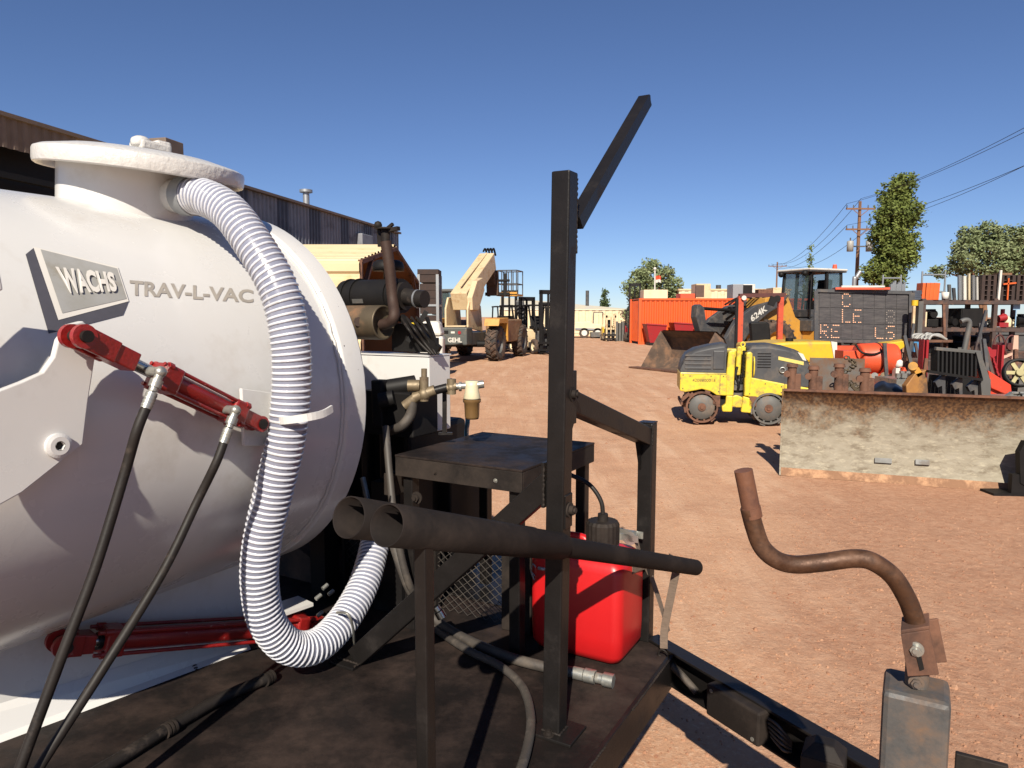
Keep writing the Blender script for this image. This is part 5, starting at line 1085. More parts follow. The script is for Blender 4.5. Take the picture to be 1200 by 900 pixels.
it('steel_stand', 'thin grey steel stand on the lower shelf beside the red pump', 'stand', M_GALV, lambda mb: (mb.bar((rkx(1173), Yr + .2, ZM), (rkx(1173), Yr + .2, rkz(360)), .03, .03, V((1, 0, 0))), rb(mb, 1170.5, 1175.5, .1, .3, ZM, ZM + .02)))
# floor level under and before the rack
Yq = 12.2
fz = lambda py: P(600, py, Yq).z
fx = lambda px: P(px, 371, Yq).x
fb_ = lambda mb, a, b, y0, y1, z0, z1: mb.b2(fx(a), fx(b), Yq + y0, Yq + y1, z0, z1)
it('hose_pile', 'pile of pale grey hoses heaped on a bench under the rack', 'hoses', M_PLATE, lambda mb: [mb.tube(smooth([(fx(1087 + random.uniform(0, 6)), Yq + .05 * k, fz(398)), (fx(1092 + random.uniform(0, 6)), Yq + .05 * k, fz(random.uniform(392, 396))), (fx(1100 + random.uniform(0, 6)), Yq + .05 * k, fz(random.uniform(391, 395))), (fx(1108 + random.uniform(0, 4)), Yq + .04 * k, fz(398))], 5), random.uniform(.015, .025), 8) for k in range(12)])
it('work_bench', 'low rusty bench under the rack with a pile of hoses on it', 'bench', M_RUST, lambda mb: (fb_(mb, 1085, 1114, -.1, .7, fz(401), fz(398.2)), [fb_(mb, a, a + 2, y, y + .1, 0, fz(401)) for a in (1086, 1111) for y in (0, .55)]))
for k, (a, lb) in enumerate(((1079.5, 'red steel channel standing upright beside the blue battery box'), (1166, 'red steel channel standing upright beside the pale reel'))):
    t_ = 398 if k == 0 else 404; w_ = 6 if k == 0 else 8
    it('red_channel', lb, 'channel', M_DRED, lambda mb: (fb_(mb, a, a + w_, .0, .03, 0, fz(t_)), fb_(mb, a, a + 1, -.12, -.001, 0, fz(t_)), fb_(mb, a + w_ - 2.6, a + w_, -.12, -.001, 0, fz(t_))))
it('red_bracket', 'bright red steel bracket on a slim post with chain before the rack', 'bracket', M_DRED, lambda mb: (mb.prism([(fx(a), Yq - .2, fz(b)) for a, b in ((1148, 407), (1153, 406), (1156, 409), (1161, 409), (1161, 416), (1157, 419), (1152, 415))], (0, .05, 0)), [mb.bar((fx(1157 + 1.1 * k), Yq - .2, fz(418 + 3 * k)), (fx(1158 + 1.1 * k), Yq - .2, fz(421 + 3 * k)), .03 if k % 2 else .05, .03) for k in range(7)], mb.bar((fx(1155), Yq - .17, 0), (fx(1155), Yq - .17, fz(410)), .04, .04, V((1, 0, 0)))))
RL = thing('hose_reel', 'pale pink hose reel on a stand under the rack', 'reel', V((fx(1187), Yq + .1, 0)))
mb = MB(); rc_ = V((fx(1187), Yq, fz(406))); mb.tube([rc_ + V((math.cos(a) * .1, .0, math.sin(a) * .19)) for a in [k * math.pi / 10 for k in range(21)]], .014, 8, False); mb.tube([rc_ + V((math.cos(a) * .1, .3, math.sin(a) * .19)) for a in [k * math.pi / 10 for k in range(21)]], .014, 8, False); mb.cyl(rc_, rc_ + V((0, .3, 0)), .06); mb.build('drum', mat('reel_dark', '#5f2c28', '#4a2623', 6, .6), RL)
mb = MB(); mb.prism([(fx(a), Yq - .02, fz(b)) for a, b in ((1189, 393), (1194, 393), (1196, 425), (1188, 425))], (0, .05, 0)); mb.bar((fx(1192), Yq, 0), (fx(1192), Yq, fz(420)), .1, .06, V((1, 0, 0))); mb.bar((fx(1175), Yq, fz(420)), (fx(1190), Yq, fz(414)), .05, .04); mb.build('stand', mat('pinkish', '#c9a58f', '#cba592', 6, .6), RL)
TS = thing('wheel_spool', 'black and yellow spoked wheel lying against the blade stock', 'wheel', V((P(1193, 436, 10).x, 10, 0)))
mb = MB(); wc = P(1194, 437, 10); mb.lathe([(.17, -.05), (.20, -.06), (.21, 0), (.20, .06), (.17, .05)], wc, V((-.3, -1, .25)), 28); mb.build('rubber_rim', M_BLACK, TS)
mb = MB(); dw_ = V((-.3, -1, .25)).normalized(); xw, yw, _ = frame(dw_)
for k in range(6): mb.bar(wc, wc + (xw * math.cos(k * 1.047) + yw * math.sin(k * 1.047)) * .18, .05, .03, dw_)
mb.cyl(wc - dw_ * .05, wc + dw_ * .06, .05); mb.build('spokes', mat('pale_yellow', '#a89d63', '#8f8554'), TS)
mb = MB(); mb.bar(wc + V((0, .1, -.1)), V((wc.x, wc.y + .2, 0)), .1, .1, V((1, 0, 0))); mb.build('prop', M_BLACK, TS)
it('orange_plate', 'bright orange sloping steel guard plate beside the black grapple', 'guard', mat('guard_orange', '#d4452a', '#c63c24', 5, .5, dirt='#9c4a33', dsc=5, dth=.62), lambda mb: (mb.prism([P(*q, 8.7) for q in ((1158, 434), (1163, 437), (1185, 451), (1186, 460), (1178, 462), (1162, 455))], (0, .5, 0)), mb.b2(P(1160, 371, 8.7).x, P(1186, 371, 8.7).x, 8.75, 9.15, 0, P(1, 455, 8.7).z)), .01)
it('chrome_scrap', 'bright metal scrap pieces heaped behind the blade edge', 'scrap', M_ZINC, lambda mb: ([mb.bar(P(1178 + 3 * k, 466 - (k % 3) * 3, 8.2 + .05 * k), P(1186 + 3 * k, 460 + (k % 2) * 4, 8.3), .05, .02) for k in range(6)], mb.b2(P(1178, 371, 8.2).x, P(1215, 371, 8.2).x, 8.15, 8.6, 0, P(1, 466, 8.2).z)))
it('black_wedge', 'black steel attachment corner standing on the dirt before the blade end', 'attachment', M_BLACK, lambda mb: (mb.prism([P(*q, 6.3) for q in ((1196, 566), (1195, 530), (1202, 517), (1240, 517), (1240, 572), (1202, 570))], (0, .06, 0)), mb.b2(P(1179, 371, 6.3).x, P(1240, 371, 6.3).x, 6.31, 6.5, .0, .025), mb.b2(P(1200, 371, 6.3).x, P(1240, 371, 6.3).x, 6.31, 6.36, .0, .2)))
it('grit_bits', 'small mixed fittings scattered on a pallet by the orange tank', 'fittings', M_ZINC, lambda mb: ([mb.box(P(1052 + 2.4 * k, 440 + 3 * math.sin(k * 2.1), 10 + .1 * (k % 3)), (.05 + .02 * (k % 2), .05, .06)) for k in range(9)], mb.b2(P(1050, 371, 10).x, P(1076, 371, 10).x, 9.9, 10.5, 0, P(1, 444, 10).z)))
it('white_jug', 'white plastic jug beside the orange tank', 'jug', M_WHITEB, lambda mb: (mb.lathe([(0, 0), (.05, 0), (.055, .03), (.055, .09), (.02, .12), (.02, .14), (0, .14)], P(1053, 430, 10.8) - Z * .0, Z, 14), mb.b2(P(1051, 371, 10.8).x, P(1056, 371, 10.8).x, 10.75, 10.85, 0, P(1, 431, 10.8).z)))

kinds = (('scrap_box', 'lidded steel box', 'box', (M_BLACK, M_DGREY, M_RACK), 0), ('scrap_drum', 'open steel drum', 'drum', (M_RUST, M_RACK), 1), ('scrap_motor', 'electric motor', 'motor', (M_BLACK, M_MGREY), 2), ('scrap_rail', 'upright steel rail', 'rail', (M_RUST, M_RACK, M_DGREY), 3), ('pipe_fitting', 'metal pipe fitting', 'fitting', (M_PLATE, M_CREAM, M_ZINC), 4))
HUE = {'plain_black': 'black', 'dark_grey_paint': 'dark grey', 'rack_steel': 'dark brown', 'rust': 'rusty', 'mid_grey_paint': 'grey', 'plate_grey': 'pale grey', 'cream_siding': 'cream', 'zinc': 'shiny', 'orange_plastic': 'orange', 'hopper_red': 'red', 'loader_yellow': 'amber', 'machine_yellow': 'yellow'}
def junk(kind, px, Y, z, sc, zone):
    nm, lb, ct, ms, k = kinds[kind]; mb = MB(); x = P(px, 371, Y).x; r_ = random.uniform; a = r_(0, 3); ax = (V((math.cos(a), math.sin(a), 0)), V((-math.sin(a), math.cos(a), 0)), Z)
    if k == 0: mb.box((x, Y, z + sc * .35), (sc, sc * .8, sc * .7), ax); mb.box((x, Y, z + sc * .72), (sc * 1.05, sc * .85, sc * .04), ax); mb.box(V((x, Y, z + sc * .5)) + ax[0] * sc * .51, (sc * .03, sc * .3, sc * .1), ax)
    elif k == 1: mb.lathe([(0, 0), (sc * .4, 0), (sc * .42, .02), (sc * .4, sc * .3), (sc * .43, sc * .33), (sc * .4, sc * .36), (sc * .4, sc * .95), (sc * .42, sc), (sc * .36, sc), (sc * .36, sc * .95), (0, sc * .95)], (x, Y, z), Z, 16)
    elif k == 2:
        mb.cyl(V((x, Y, z + sc * .4)) - ax[0] * sc * .5, V((x, Y, z + sc * .4)) + ax[0] * sc * .4, sc * .3, None, 14); mb.cyl(V((x, Y, z + sc * .4)) + ax[0] * sc * .4, V((x, Y, z + sc * .4)) + ax[0] * sc * .65, sc * .08, None, 8); mb.box((x, Y, z + sc * .08), (sc * .8, sc * .5, sc * .16), ax); mb.box((x, Y, z + sc * .75), (sc * .3, sc * .25, sc * .2), ax)
    elif k == 3:
        d = V((r_(-.25, .25), r_(0, .3), 1)).normalized(); p = V((x, Y, z)); L_ = sc * 2.4; mb.bar(p, p + d * L_, .05, .02, V((0, 1, 0))); mb.bar(p + V((.0, .03, 0)), p + V((0, .03, 0)) + d * L_, .015, .06, V((0, 1, 0)))
    else: mb.cyl((x, Y, z), (x, Y, z + sc * .5), sc * .2, None, 10); mb.cyl((x - sc * .3, Y, z + sc * .3), (x + sc * .3, Y, z + sc * .3), sc * .13, None, 10); mb.cyl((x, Y, z + sc * .5), (x, Y, z + sc * .55), sc * .28, None, 6)
    m_ = random.choice(ms); hue = HUE[m_.name]; big = 'large ' if sc > .7 else 'small ' if sc < .45 else ''
    tag(mb.build(nm, m_, bev=.008 if k == 0 else 0), big + hue + ' ' + lb + ' ' + zone, ct, big + hue + ' ' + lb + (' set ' if lb.endswith('x') else 's ') + zone)
rs_ = random.Random(3); st_ = random.getstate(); random.seed(5)
for i in range(16): junk((0, 2, 0, 1, 4)[i % 5], 1084 + 8.2 * i + random.uniform(-2, 2), Yr + random.uniform(.25, .8), 0, random.uniform(.55, .95), 'on the ground under the storage rack')
for i in range(14): junk((2, 0, 2, 4)[i % 4], 1095 + 8.5 * i + random.uniform(-2, 2), Yr + random.uniform(.3, .7), ZM, random.uniform(.28, .42), 'on the lower rack shelf')
for i in range(18): junk((3, 0, 1, 3, 4, 2)[i % 6], 1064 + 8 * i + random.uniform(-3, 3), random.uniform(13.2, 16), 0, random.uniform(.45, .8), 'on the ground before the storage rack')
for i in range(9): junk((4, 3, 2)[i % 3], 1080 + 13 * i + random.uniform(-3, 3), random.uniform(10.8, 12), 0, random.uniform(.4, .7), 'between the grapple and the rack')
for i in range(9): junk((0, 1, 0)[i % 3], 1090 + 14 * i, Yr + random.uniform(2.2, 3.5), 0, random.uniform(1.1, 1.6), 'standing behind the storage rack')
kinds += (('machine_part', 'painted machine part', 'machine part', (M_ORGP, M_DRED), 2), ('machine_part', 'painted steel part', 'machine part', (M_DEERE, M_YEL), 4))
for i in range(34): junk((0, 3, 2, 1, 4, 5, 2, 6, 3, 0)[i % 10], 1046 + 4.9 * i + random.uniform(-3, 3), random.uniform(8.9, 12.5), 0, random.uniform(.38, .62), 'in the scrap behind the blade')
for i in range(10): junk((0, 2, 5, 2)[i % 4], 985 + 9 * i, random.uniform(13.2, 15.3), 0, random.uniform(.45, .6), 'under the message board')
random.setstate(st_)
# ------------------------------------------------------------------ telehandler
TH = thing('telehandler', 'tan telehandler seen from behind with raised boom and grey counterweight', 'telehandler', (-1.68, 26.3, 0), rad(75))
def tp(name, m, fn, parent=TH, bev=.02): return part(name, m, parent, fn, bev)
tp('chassis', M_MGREY, lambda mb: mb.b2(-.7, 4.0, -.45, .45, .6, 1.05))
cw = tp('counterweight', mat('gehl_grey', '#565a57', '#4d514e', 5, .5, dirt='#77685a', dsc=4, dth=.62), lambda mb: mb.b2(-1.35, -.7, -.46, .46, .62, 1.24), bev=.04)
lettering('lettering', 'GEHL', (-1.353, -.02, .80), V((0, -1, 0)), Z, .52, .17, M_WHITEB, cw, local=True, bold=.03)
tp('reflector', M_DRED, lambda mb: mb.cyl((-1.35, -.2, 1.06), (-1.37, -.2, 1.06), .06), cw)
tp('label', M_WHITEB, lambda mb: mb.b2(-1.362, -1.35, -.02, .12, 1.03, 1.1), cw, bev=0); tp('tail_lamp', M_BLACK, lambda mb: mb.b2(-1.362, -1.35, .22, .38, 1.02, 1.13), cw, bev=0)
for y in (-.44, .38): tp('boom_upright', M_BEIGE, lambda mb: mb.prism([(-1.1, y, 1.24), (.6, y, 1.05), (.4, y, 2.0), (-.3, y, 2.35), (-.85, y, 2.3), (-1.1, y, 1.9)], (0, .07, 0)))
tp('deck_plate', M_BEIGE, lambda mb: mb.b2(-1.2, -.3, -.36, .36, 1.25, 1.3))
a_, b_ = V((-.75, 0, 2.15)), V((2.75, 0, 3.85)); dd = (b_ - a_).normalized()
bm = tp('boom', M_BEIGE, lambda mb: mb.bar(a_, b_, .62, .68), bev=.03)
tp('boom_inner', M_BEIGE, lambda mb: mb.bar(b_ - dd * .5, b_ + dd * .25, .44, .46), bm)
tp('boom_rail', M_BEIGE, lambda mb: (mb.bar(a_ + dd * .3 + Z * .42 - V((.25, 0, 0)) * .6, b_ + Z * .30 - V((.2, 0, 0)), .08, .05)), bm)
tp('boom_knuckle', M_BEIGE, lambda mb: mb.prism([(-.9, -.34, 1.85), (-.2, -.34, 1.85), (.55, -.34, 2.6), (.3, -.34, 3.05), (-.35, -.34, 2.9), (-.95, -.34, 2.3)], (0, -.2, 0)), bm)
tp('boom_hose', M_BLACK, lambda mb: [mb.tube(smooth([b_ + V((-.1, -.2 + .12 * k, .38)), b_ + V((.15, -.2 + .12 * k, .5)), b_ + V((.4, -.2 + .12 * k, .25))], 4), .04, 6) for k in range(4)], bm, 0)
tp('boom_head', mat('head_brown', '#4b372a', '#5d4433', 5, .7), lambda mb: (mb.bar(b_ + dd * .2, V((3.35, 0, 2.95)), .36, .36, V((0, 1, 0))), mb.bar((3.35, 0, 3.5), (3.45, 0, 2.5), .5, .2, V((1, 0, 0)))))
tp('carriage', M_BLACK, lambda mb: (mb.bar((3.5, -.7, 2.55), (3.5, .35, 2.55), .1, .14), mb.bar((3.5, -.7, 3.1), (3.5, .35, 3.1), .1, .1), mb.bar((3.5, -.5, 2.45), (3.55, -.5, 3.4), .12, .12, V((1, 0, 0))), mb.bar((3.5, .2, 2.45), (3.55, .2, 3.4), .12, .12, V((1, 0, 0)))))
cab = tp('cab', M_MGREY, lambda mb: mb.b2(.3, 1.8, .5, 1.15, .9, 1.5)); 
for x, y in ((.35, .55), (.35, 1.1), (1.75, .55), (1.75, 1.1)): tp('cab_post', M_MGREY, lambda mb: mb.b2(x - .05, x + .05, y - .05, y + .05, 1.5, 2.55), cab, 0)
tp('cab_roof', M_MGREY, lambda mb: mb.b2(.25, 1.9, .45, 1.2, 2.55, 2.65), cab); tp('cab_window', M_GLASS, lambda mb: mb.b2(.33, .35, .6, 1.05, 1.5, 2.52), cab, 0)
tp('cab_window', M_GLASS, lambda mb: mb.b2(.4, 1.7, 1.1, 1.12, 1.5, 2.52), cab, 0)
tp('engine_pod', mat('pod_tan', '#8d6a45', '#7a5a3c', 4, .6, dirt='#a98a66', dsc=3, dth=.58), lambda mb: mb.b2(.75, 3.3, -1.28, -.5, .65, 1.52), bev=.06)
for y in (-1.12, 1.12):
    tp('fender', M_DEERE, lambda mb: mb.prism([(-.55, y - .28, 1.28), (-.45, y - .28, 1.55), (.75, y - .28, 1.58), (.8, y - .28, .7), (.7, y - .28, .7), (.6, y - .28, 1.38), (-.4, y - .28, 1.38)], (0, .56, 0)))
    for x in (0, 3.3): wheel(TH, (x, y * (1 if x == 0 else 1.06), .64), (.06 if x == 0 else 0, 1, 0), .64, .42, 18, M_MGREY)
tp('axle', M_BLACK, lambda mb: (mb.cyl((0, -1.1, .62), (0, 1.1, .62), .12), mb.cyl((3.3, -1.1, .62), (3.3, 1.1, .62), .12)), bev=0)
PB = thing('work_platform', 'grey railed work platform with yellow toe board carried on the boom forks', 'platform', TH.matrix_world @ V((4.1, -.55, 2.47)), rad(75))
part('floor', M_DEERE, PB, lambda mb: mb.b2(-.5, .5, -.45, .45, 0, .08))
for x in (-.52, .52):
    for k in range(5):
        part('rail_post', M_DGREY, PB, lambda mb: mb.cyl((x, -.42 + .21 * k, .05), (x, -.42 + .21 * k, 1.05), .022, None, 6))
for z_ in (.5, 1.05):
    for x in (-.52, .52): part('rail', M_DGREY, PB, lambda mb: mb.cyl((x, -.42, z_), (x, .42, z_), .025, None, 6))
    for y in (-.42, .42): part('rail', M_DGREY, PB, lambda mb: mb.cyl((-.52, y, z_), (.52, y, z_), .025, None, 6))
part('toe_board', M_DEERE, PB, lambda mb: mb.b2(-.56, -.54, -.45, .45, .08, .16))

# ------------------------------------------------------------------ forklifts and stands in the row
def forklift(label, loc, rz, m, mastz=2.3, guard=True, mm=M_BLACK, s=1.0, group=None):
    f = thing('forklift', label, 'forklift', loc, rz, group); f.scale = (s, s, s)
    part('counterweight', m, f, lambda mb: mb.prism([(-1.1, -.5, .3), (-.2, -.5, .25), (-.2, -.5, 1.05), (-.9, -.5, 1.1), (-1.15, -.5, .9)], (0, 1.0, 0)), .05)
    part('floor_frame', M_DGREY, f, lambda mb: (mb.b2(-.2, .9, -.45, .45, .25, .5), mb.b2(.5, .8, -.4, .4, .5, 1.0)), .03)
    part('seat', M_BLACK, f, lambda mb: (mb.b2(-.5, 0, -.25, .25, 1.06, 1.2), mb.bar((-.45, 0, 1.15), (-.55, 0, 1.65), .45, .12)), .03)
    if guard:
        for x0, x1, y in ((-.75, -.55, .45), (-.75, -.55, -.45), (.8, .45, .45), (.8, .45, -.45)): part('guard_post', mm, f, lambda mb: mb.bar((x0, y, .95), (x1, y, 2.1), .06, .06))
        part('overhead_guard', mm, f, lambda mb: (mb.b2(-.62, .52, -.5, -.44, 2.08, 2.15), mb.b2(-.62, .52, .44, .5, 2.08, 2.15), [mb.b2(-.6 + .18 * k, -.54 + .18 * k, -.44, .44, 2.09, 2.14) for k in range(7)]))
    for y in (-.34, .34): part('mast_rail', mm, f, lambda mb: (mb.b2(.98, 1.1, y - .06, y + .06, .05, mastz)))
    part('mast_cross', mm, f, lambda mb: (mb.b2(.96, 1.1, -.4, .4, mastz - .18, mastz), mb.b2(.97, 1.08, -.3, .3, .9, 1.05), mb.cyl((1.02, 0, .2), (1.02, 0, mastz - .1), .05)))
    part('carriage', M_BLACK, f, lambda mb: (mb.b2(1.11, 1.17, -.5, .5, .45, .55), mb.b2(1.11, 1.17, -.5, .5, .15, .25), [mb.b2(1.11, 1.15, -.45 + .18 * k, -.42 + .18 * k, .55, 1.2) for k in range(6)]))
    for y in (-.3, .3): part('fork', M_BLACK, f, lambda mb: mb.b2(1.17, 2.1, y - .05, y + .05, .08, .12))
    for x, r in ((.65, .33), (-.7, .26)):
        for y in (-.48, .48): wheel(f, (x, y, r), (0, 1, 0), r, .2, 0, M_CREAM)
    return f
forklift('white forklift with short dark mast parked just beyond the telehandler', (.15, 33, 0), rad(-60), M_WHITEB, 2.5)
forklift('dark forklift with twin masts in the row beside the white forklift', (-.4, 36, 0), rad(-75), M_DGREY, 2.9)
forklift('black forklift with a tall square mast standing beside the red stands', (1.2, 31.5, 0), rad(-70), M_BEIGE, 2.75)
forklift('cream forklift at the end of the row by the red stands', (2.2, 40, 0), rad(-110), M_CREAM, 2.4)
forklift('yellow forklift beside the pale utility truck at the far fence', (P(714, 371, 48).x, 48, 0), rad(-90), M_YEL, 2.0, mm=M_BEIGE, s=.85)
forklift('red forklift with tall black mast beside the orange container', (P(742, 371, 46).x, 46, 0), rad(-95), M_DRED, 3.9, s=.95)
for k, px in enumerate((629.5, 636)):
    r_ = thing('red_stand', 'red steel trestle stand beside the parked forklifts', 'stand', V((P(px, 371, 38).x, 38 - .4 * k, 0)), 0, 'red stands')
    for s_ in (-1, 1): part('leg', M_DRED, r_, lambda mb: (mb.bar((s_ * .18, 0, 0), (s_ * .05, 0, .75), .07, .07), mb.bar((s_ * .18, .4, 0), (s_ * .05, .4, .75), .07, .07)))
    part('head', M_DRED, r_, lambda mb: mb.b2(-.12, .12, -.05, .45, .72, .8))
it('dark_machine', 'dark grey machine body with slanted cover beside the black forklift', 'machine', M_DGREY, lambda mb: (mb.prism([P(*q, 33.5) for q in ((604, 352), (614, 352), (617, 380), (611, 384), (606, 366))], (0, 1.5, 0)), mb.b2(P(604, 371, 33.5).x, P(618, 371, 33.5).x, 33.6, 35, .0, 1.3)), .05)
it('light_tower', 'cream light tower trailer standing at the end of the forklift row', 'light tower', M_CREAM, lambda mb: (mb.b2(P(641, 371, 42).x, P(655, 371, 42).x, 42, 44, .5, 2.3), mb.cyl((P(648, 371, 42).x, 43, 2.3), (P(648, 371, 42).x, 43, 2.9), .15), [mb.cyl((P(x, 371, 42).x, 42.2, .35), (P(x, 371, 42).x, 42.5, .35), .35) for x in (644, 652)]), .05)
# stacked rack of black trays at the carport
SR = thing('tray_rack', 'grey steel rack stacked with black trays beside the yellow carport', 'rack', V((P(506, 371, 21).x, 21.3, 0)))
xr0, xr1 = P(491, 371, 21).x, P(513, 371, 21).x
for x in (xr0, xr1):
    for y in (21, 21.9): MB().b2(x - .04, x + .04, y - .04, y + .04, 0, 2.85).build('upright', M_GALV, SR)
for k in range(10):
    z_ = .55 + .23 * k; MB().b2(xr0 + .045, xr1 - .045, 21.0, 21.9, z_, z_ + (.222 if k % 4 else .19)).build('tray', M_CRATE, SR)
for z_ in (.5, 1.98): MB().b2(xr0 - .04, xr1 + .04, 20.97, 21.93, z_ - .06, z_).build('shelf_beam', M_GALV, SR)
MB().b2(xr0 - .03, xr1 + .03, 20.98, 21.9, 2.851, 3.0).build('top_tray', M_CRATE, SR)
it('white_bag', 'white bulk bag standing in front of the grey tray rack', 'bag', M_WHITEB, lambda mb: (mb.hexa([(x * (1.15 if z_ in (.8, 1.1) else 1) + P(506, 371, 19.5).x, 19.5 + y, z_) for z_ in (0, 1.1) for x, y in ((-.3, -.3), (.3, -.3), (.3, .3), (-.3, .3))]), mb.hexa([(P(506, 371, 19.5).x + x, 19.5 + y, z_) for z_, q in ((1.101, 1), (1.5, .72)) for x, y in ((-.34 * q, -.3 * q), (.3 * q, -.34 * q), (.34 * q, .3 * q), (-.3 * q, .3 * q))])), .08)
it('tyre_stack', 'stack of dark tyres beside the tray rack', 'tyres', M_TIRE, lambda mb: [mb.lathe([(.16, 0), (.36, .02), (.4, .12), (.36, .22), (.16, .24)], (P(517, 371, 30).x + .05 * math.sin(k * 2.3), 30, .24 * k), Z, 20) for k in range(11)])

# ------------------------------------------------------------------ carport, warehouse, far buildings
CPT = thing('carport', 'yellow ribbed steel carport with open gable end beside the warehouse', 'carport', V((-5.2, 13, 0)))
xg = -2.06; x_l = -8.5; yn, yf, ez, rz0 = 9.7, 15.7, 2.36, 2.86; ym = (yn + yf) / 2
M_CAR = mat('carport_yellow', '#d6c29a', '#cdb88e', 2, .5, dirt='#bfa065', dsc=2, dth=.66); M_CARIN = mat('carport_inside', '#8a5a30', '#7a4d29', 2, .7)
def csheet(n, z0, z1, y0, y1, nrm):
    for k in range(n):
        a = k / n; b = (k + 1) / n
        mb = MB(); A0 = V((x_l, y0 + (y1 - y0) * a, z0 + (z1 - z0) * a)); A1 = V((x_l, y0 + (y1 - y0) * b, z0 + (z1 - z0) * b)); e = V((xg - x_l, 0, 0))
        u_ = A1 - A0; N_ = V(nrm).normalized() * .035
        row = [A0, A0 + u_ * .22 + N_ * .0, A0 + u_ * .38 + N_, A0 + u_ * .84 + N_, A1]
        mb.add(row + [q + e for q in row], [(i, i + 1, i + 6, i + 5) for i in range(4)]); mb.build('siding_panel', M_CAR, CPT)
csheet(10, .25, ez, yn, yn, (0, -1, 0)); csheet(12, ez, rz0, yn, ym, (0, -.6, 1)); csheet(8, rz0, ez, ym, yf, (0, .6, 1)); csheet(6, ez, .25, yf, yf, (0, 1, 0))
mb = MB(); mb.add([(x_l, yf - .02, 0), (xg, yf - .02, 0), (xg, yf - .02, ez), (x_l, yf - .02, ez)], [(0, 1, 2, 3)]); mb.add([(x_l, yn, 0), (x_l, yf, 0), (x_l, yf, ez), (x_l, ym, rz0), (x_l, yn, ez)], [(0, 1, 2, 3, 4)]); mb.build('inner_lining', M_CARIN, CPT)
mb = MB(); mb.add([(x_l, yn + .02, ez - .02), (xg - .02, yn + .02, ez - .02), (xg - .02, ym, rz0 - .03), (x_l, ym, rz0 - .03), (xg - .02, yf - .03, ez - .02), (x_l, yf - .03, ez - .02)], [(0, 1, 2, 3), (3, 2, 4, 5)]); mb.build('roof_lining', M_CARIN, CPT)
for x in (xg, -4.2, -6.4):
    for p, q in (((x, yn + .05, 0), (x, yn + .05, ez)), ((x, yn + .05, ez), (x, ym, rz0 - .05)), ((x, ym, rz0 - .05), (x, yf - .05, ez)), ((x, yf - .05, ez), (x, yf - .05, 0)), ((x, yn + .05, ez - .5), (x, yn + .9, ez + .12)), ((x, yf - .05, ez - .5), (x, yf - .9, ez + .12))):
        MB().bar(p, q, .06, .06, V((1, 0, 0)) if p[0] == q[0] and p[1] == q[1] else Z).build('frame_tube', M_RUST if x == xg else M_GALV, CPT)
# warehouse
WH = thing('warehouse', 'long grey metal warehouse with alternating light and dark wall panels', 'building', (-8.0, 20, 0))
w0 = V((-9.9, 5.8, 0)); w1 = V((-4.55, 28.8, 0)); wd = (w1 - w0).normalized(); wn_ = V((wd.y, -wd.x, 0)); WHT = 4.9; wl = (w1 - w0).length
M_WL = mat('siding_grey', '#85868c', '#787a80', 3, .5, dirt='#595a60', dsc=1.5, dth=.62); M_WD = mat('siding_dark', '#4a4d59', '#40434d', 3, .5); M_FAS = mat('fascia_brown', '#7c6a5b', '#6b5b4e', 3, .6)
def wp(t, z, o=0): return w0 + wd * t + Z * z + wn_ * o
t = 0; k = 0
while t < wl - .1:
    wdt = (1.15, .72, 1.35, .62)[k % 4]; e = min(t + wdt, wl); opening = t < 7.8
    top = 3.35 if opening else WHT
    mb = MB(); mb.corr(wp(t, 0), wp(e, 0), Z * top, .2, .03, wn_); mb.build('wall_panel', M_WL if k % 2 == 0 else M_WD, WH)
    t = e; k += 1
MB().hexa([wp(0, 3.38, -.5), wp(7.9, 3.38, -.5), wp(7.9, 3.38, -.45), wp(0, 3.38, -.45), wp(0, WHT, -.5), wp(7.9, WHT, -.5), wp(7.9, WHT, -.45), wp(0, WHT, -.45)]).build('open_bay_dark', M_BLACK, WH)  # black sheet standing in for the shade inside the open bay
mb = MB(); mb.bar(wp(0, 3.4, .02), wp(7.9, 3.4, .02), .1, .1); mb.bar(wp(0, 3.95, .04), wp(7.9, 3.95, .04), .12, .1); mb.build('track_beam', M_BLACK, WH)
mb = MB(); mb.corr(wp(-.2, WHT - .5, .06), wp(7.9, WHT - .5, .06), Z * .52, .2, .03, wn_); mb.build('fascia_panel', M_FAS, WH)
mb = MB(); mb.bar(wp(-.2, WHT + .03, .07), wp(wl, WHT + .03, .07), .14, .07); mb.build('eave_trim', M_FAS, WH)
mb = MB(); mb.hexa([wp(-.3, WHT, .1), wp(wl, WHT, .1), wp(wl, WHT + 1.0, -9), wp(-.3, WHT + 1.0, -9), wp(-.3, WHT + .06, .1), wp(wl, WHT + .06, .1), wp(wl, WHT + 1.06, -9), wp(-.3, WHT + 1.06, -9)]); mb.build('roof', M_WL, WH)
mb = MB(); mb.prism([wp(wl, 0), wp(wl, WHT), wp(wl, WHT + 1, -9), wp(wl, 0, -9)], -wd * .1); mb.build('end_wall', M_WD, WH)
mb = MB(); q = wp(17.3, WHT + .1, -.5); mb.cyl(q, q + Z * .5, .1); mb.cyl(q + Z * .5, q + Z * .58, .2); mb.build('roof_vent', M_GALV, WH)
q = wp(11.15, WHT + .3, -.6); MB().box(q + Z * .2, (.6, .45, .5), (wd, wn_, Z)).build('roof_unit', M_FAS, WH, bev=.02)
mb = MB(); q = wp(14.6, 3.45, .6); mb.box(q, (3.0, 1.3, .12), (wd, wn_, Z)); mb.build('awning', M_BLACK, WH)
for s_ in (-1.1, 0, 1.0): MB().tube(smooth([q + wd * s_ + wn_ * .3 - Z * .06, q + wd * s_ + wn_ * .2 - Z * .4, q + wd * (s_ - .2) + wn_ * .05 - Z * .45, q + wd * (s_ - .2) + wn_ * .05 - Z * 1.0], 4), .07, 8).build('duct_pipe', M_GALV, WH)
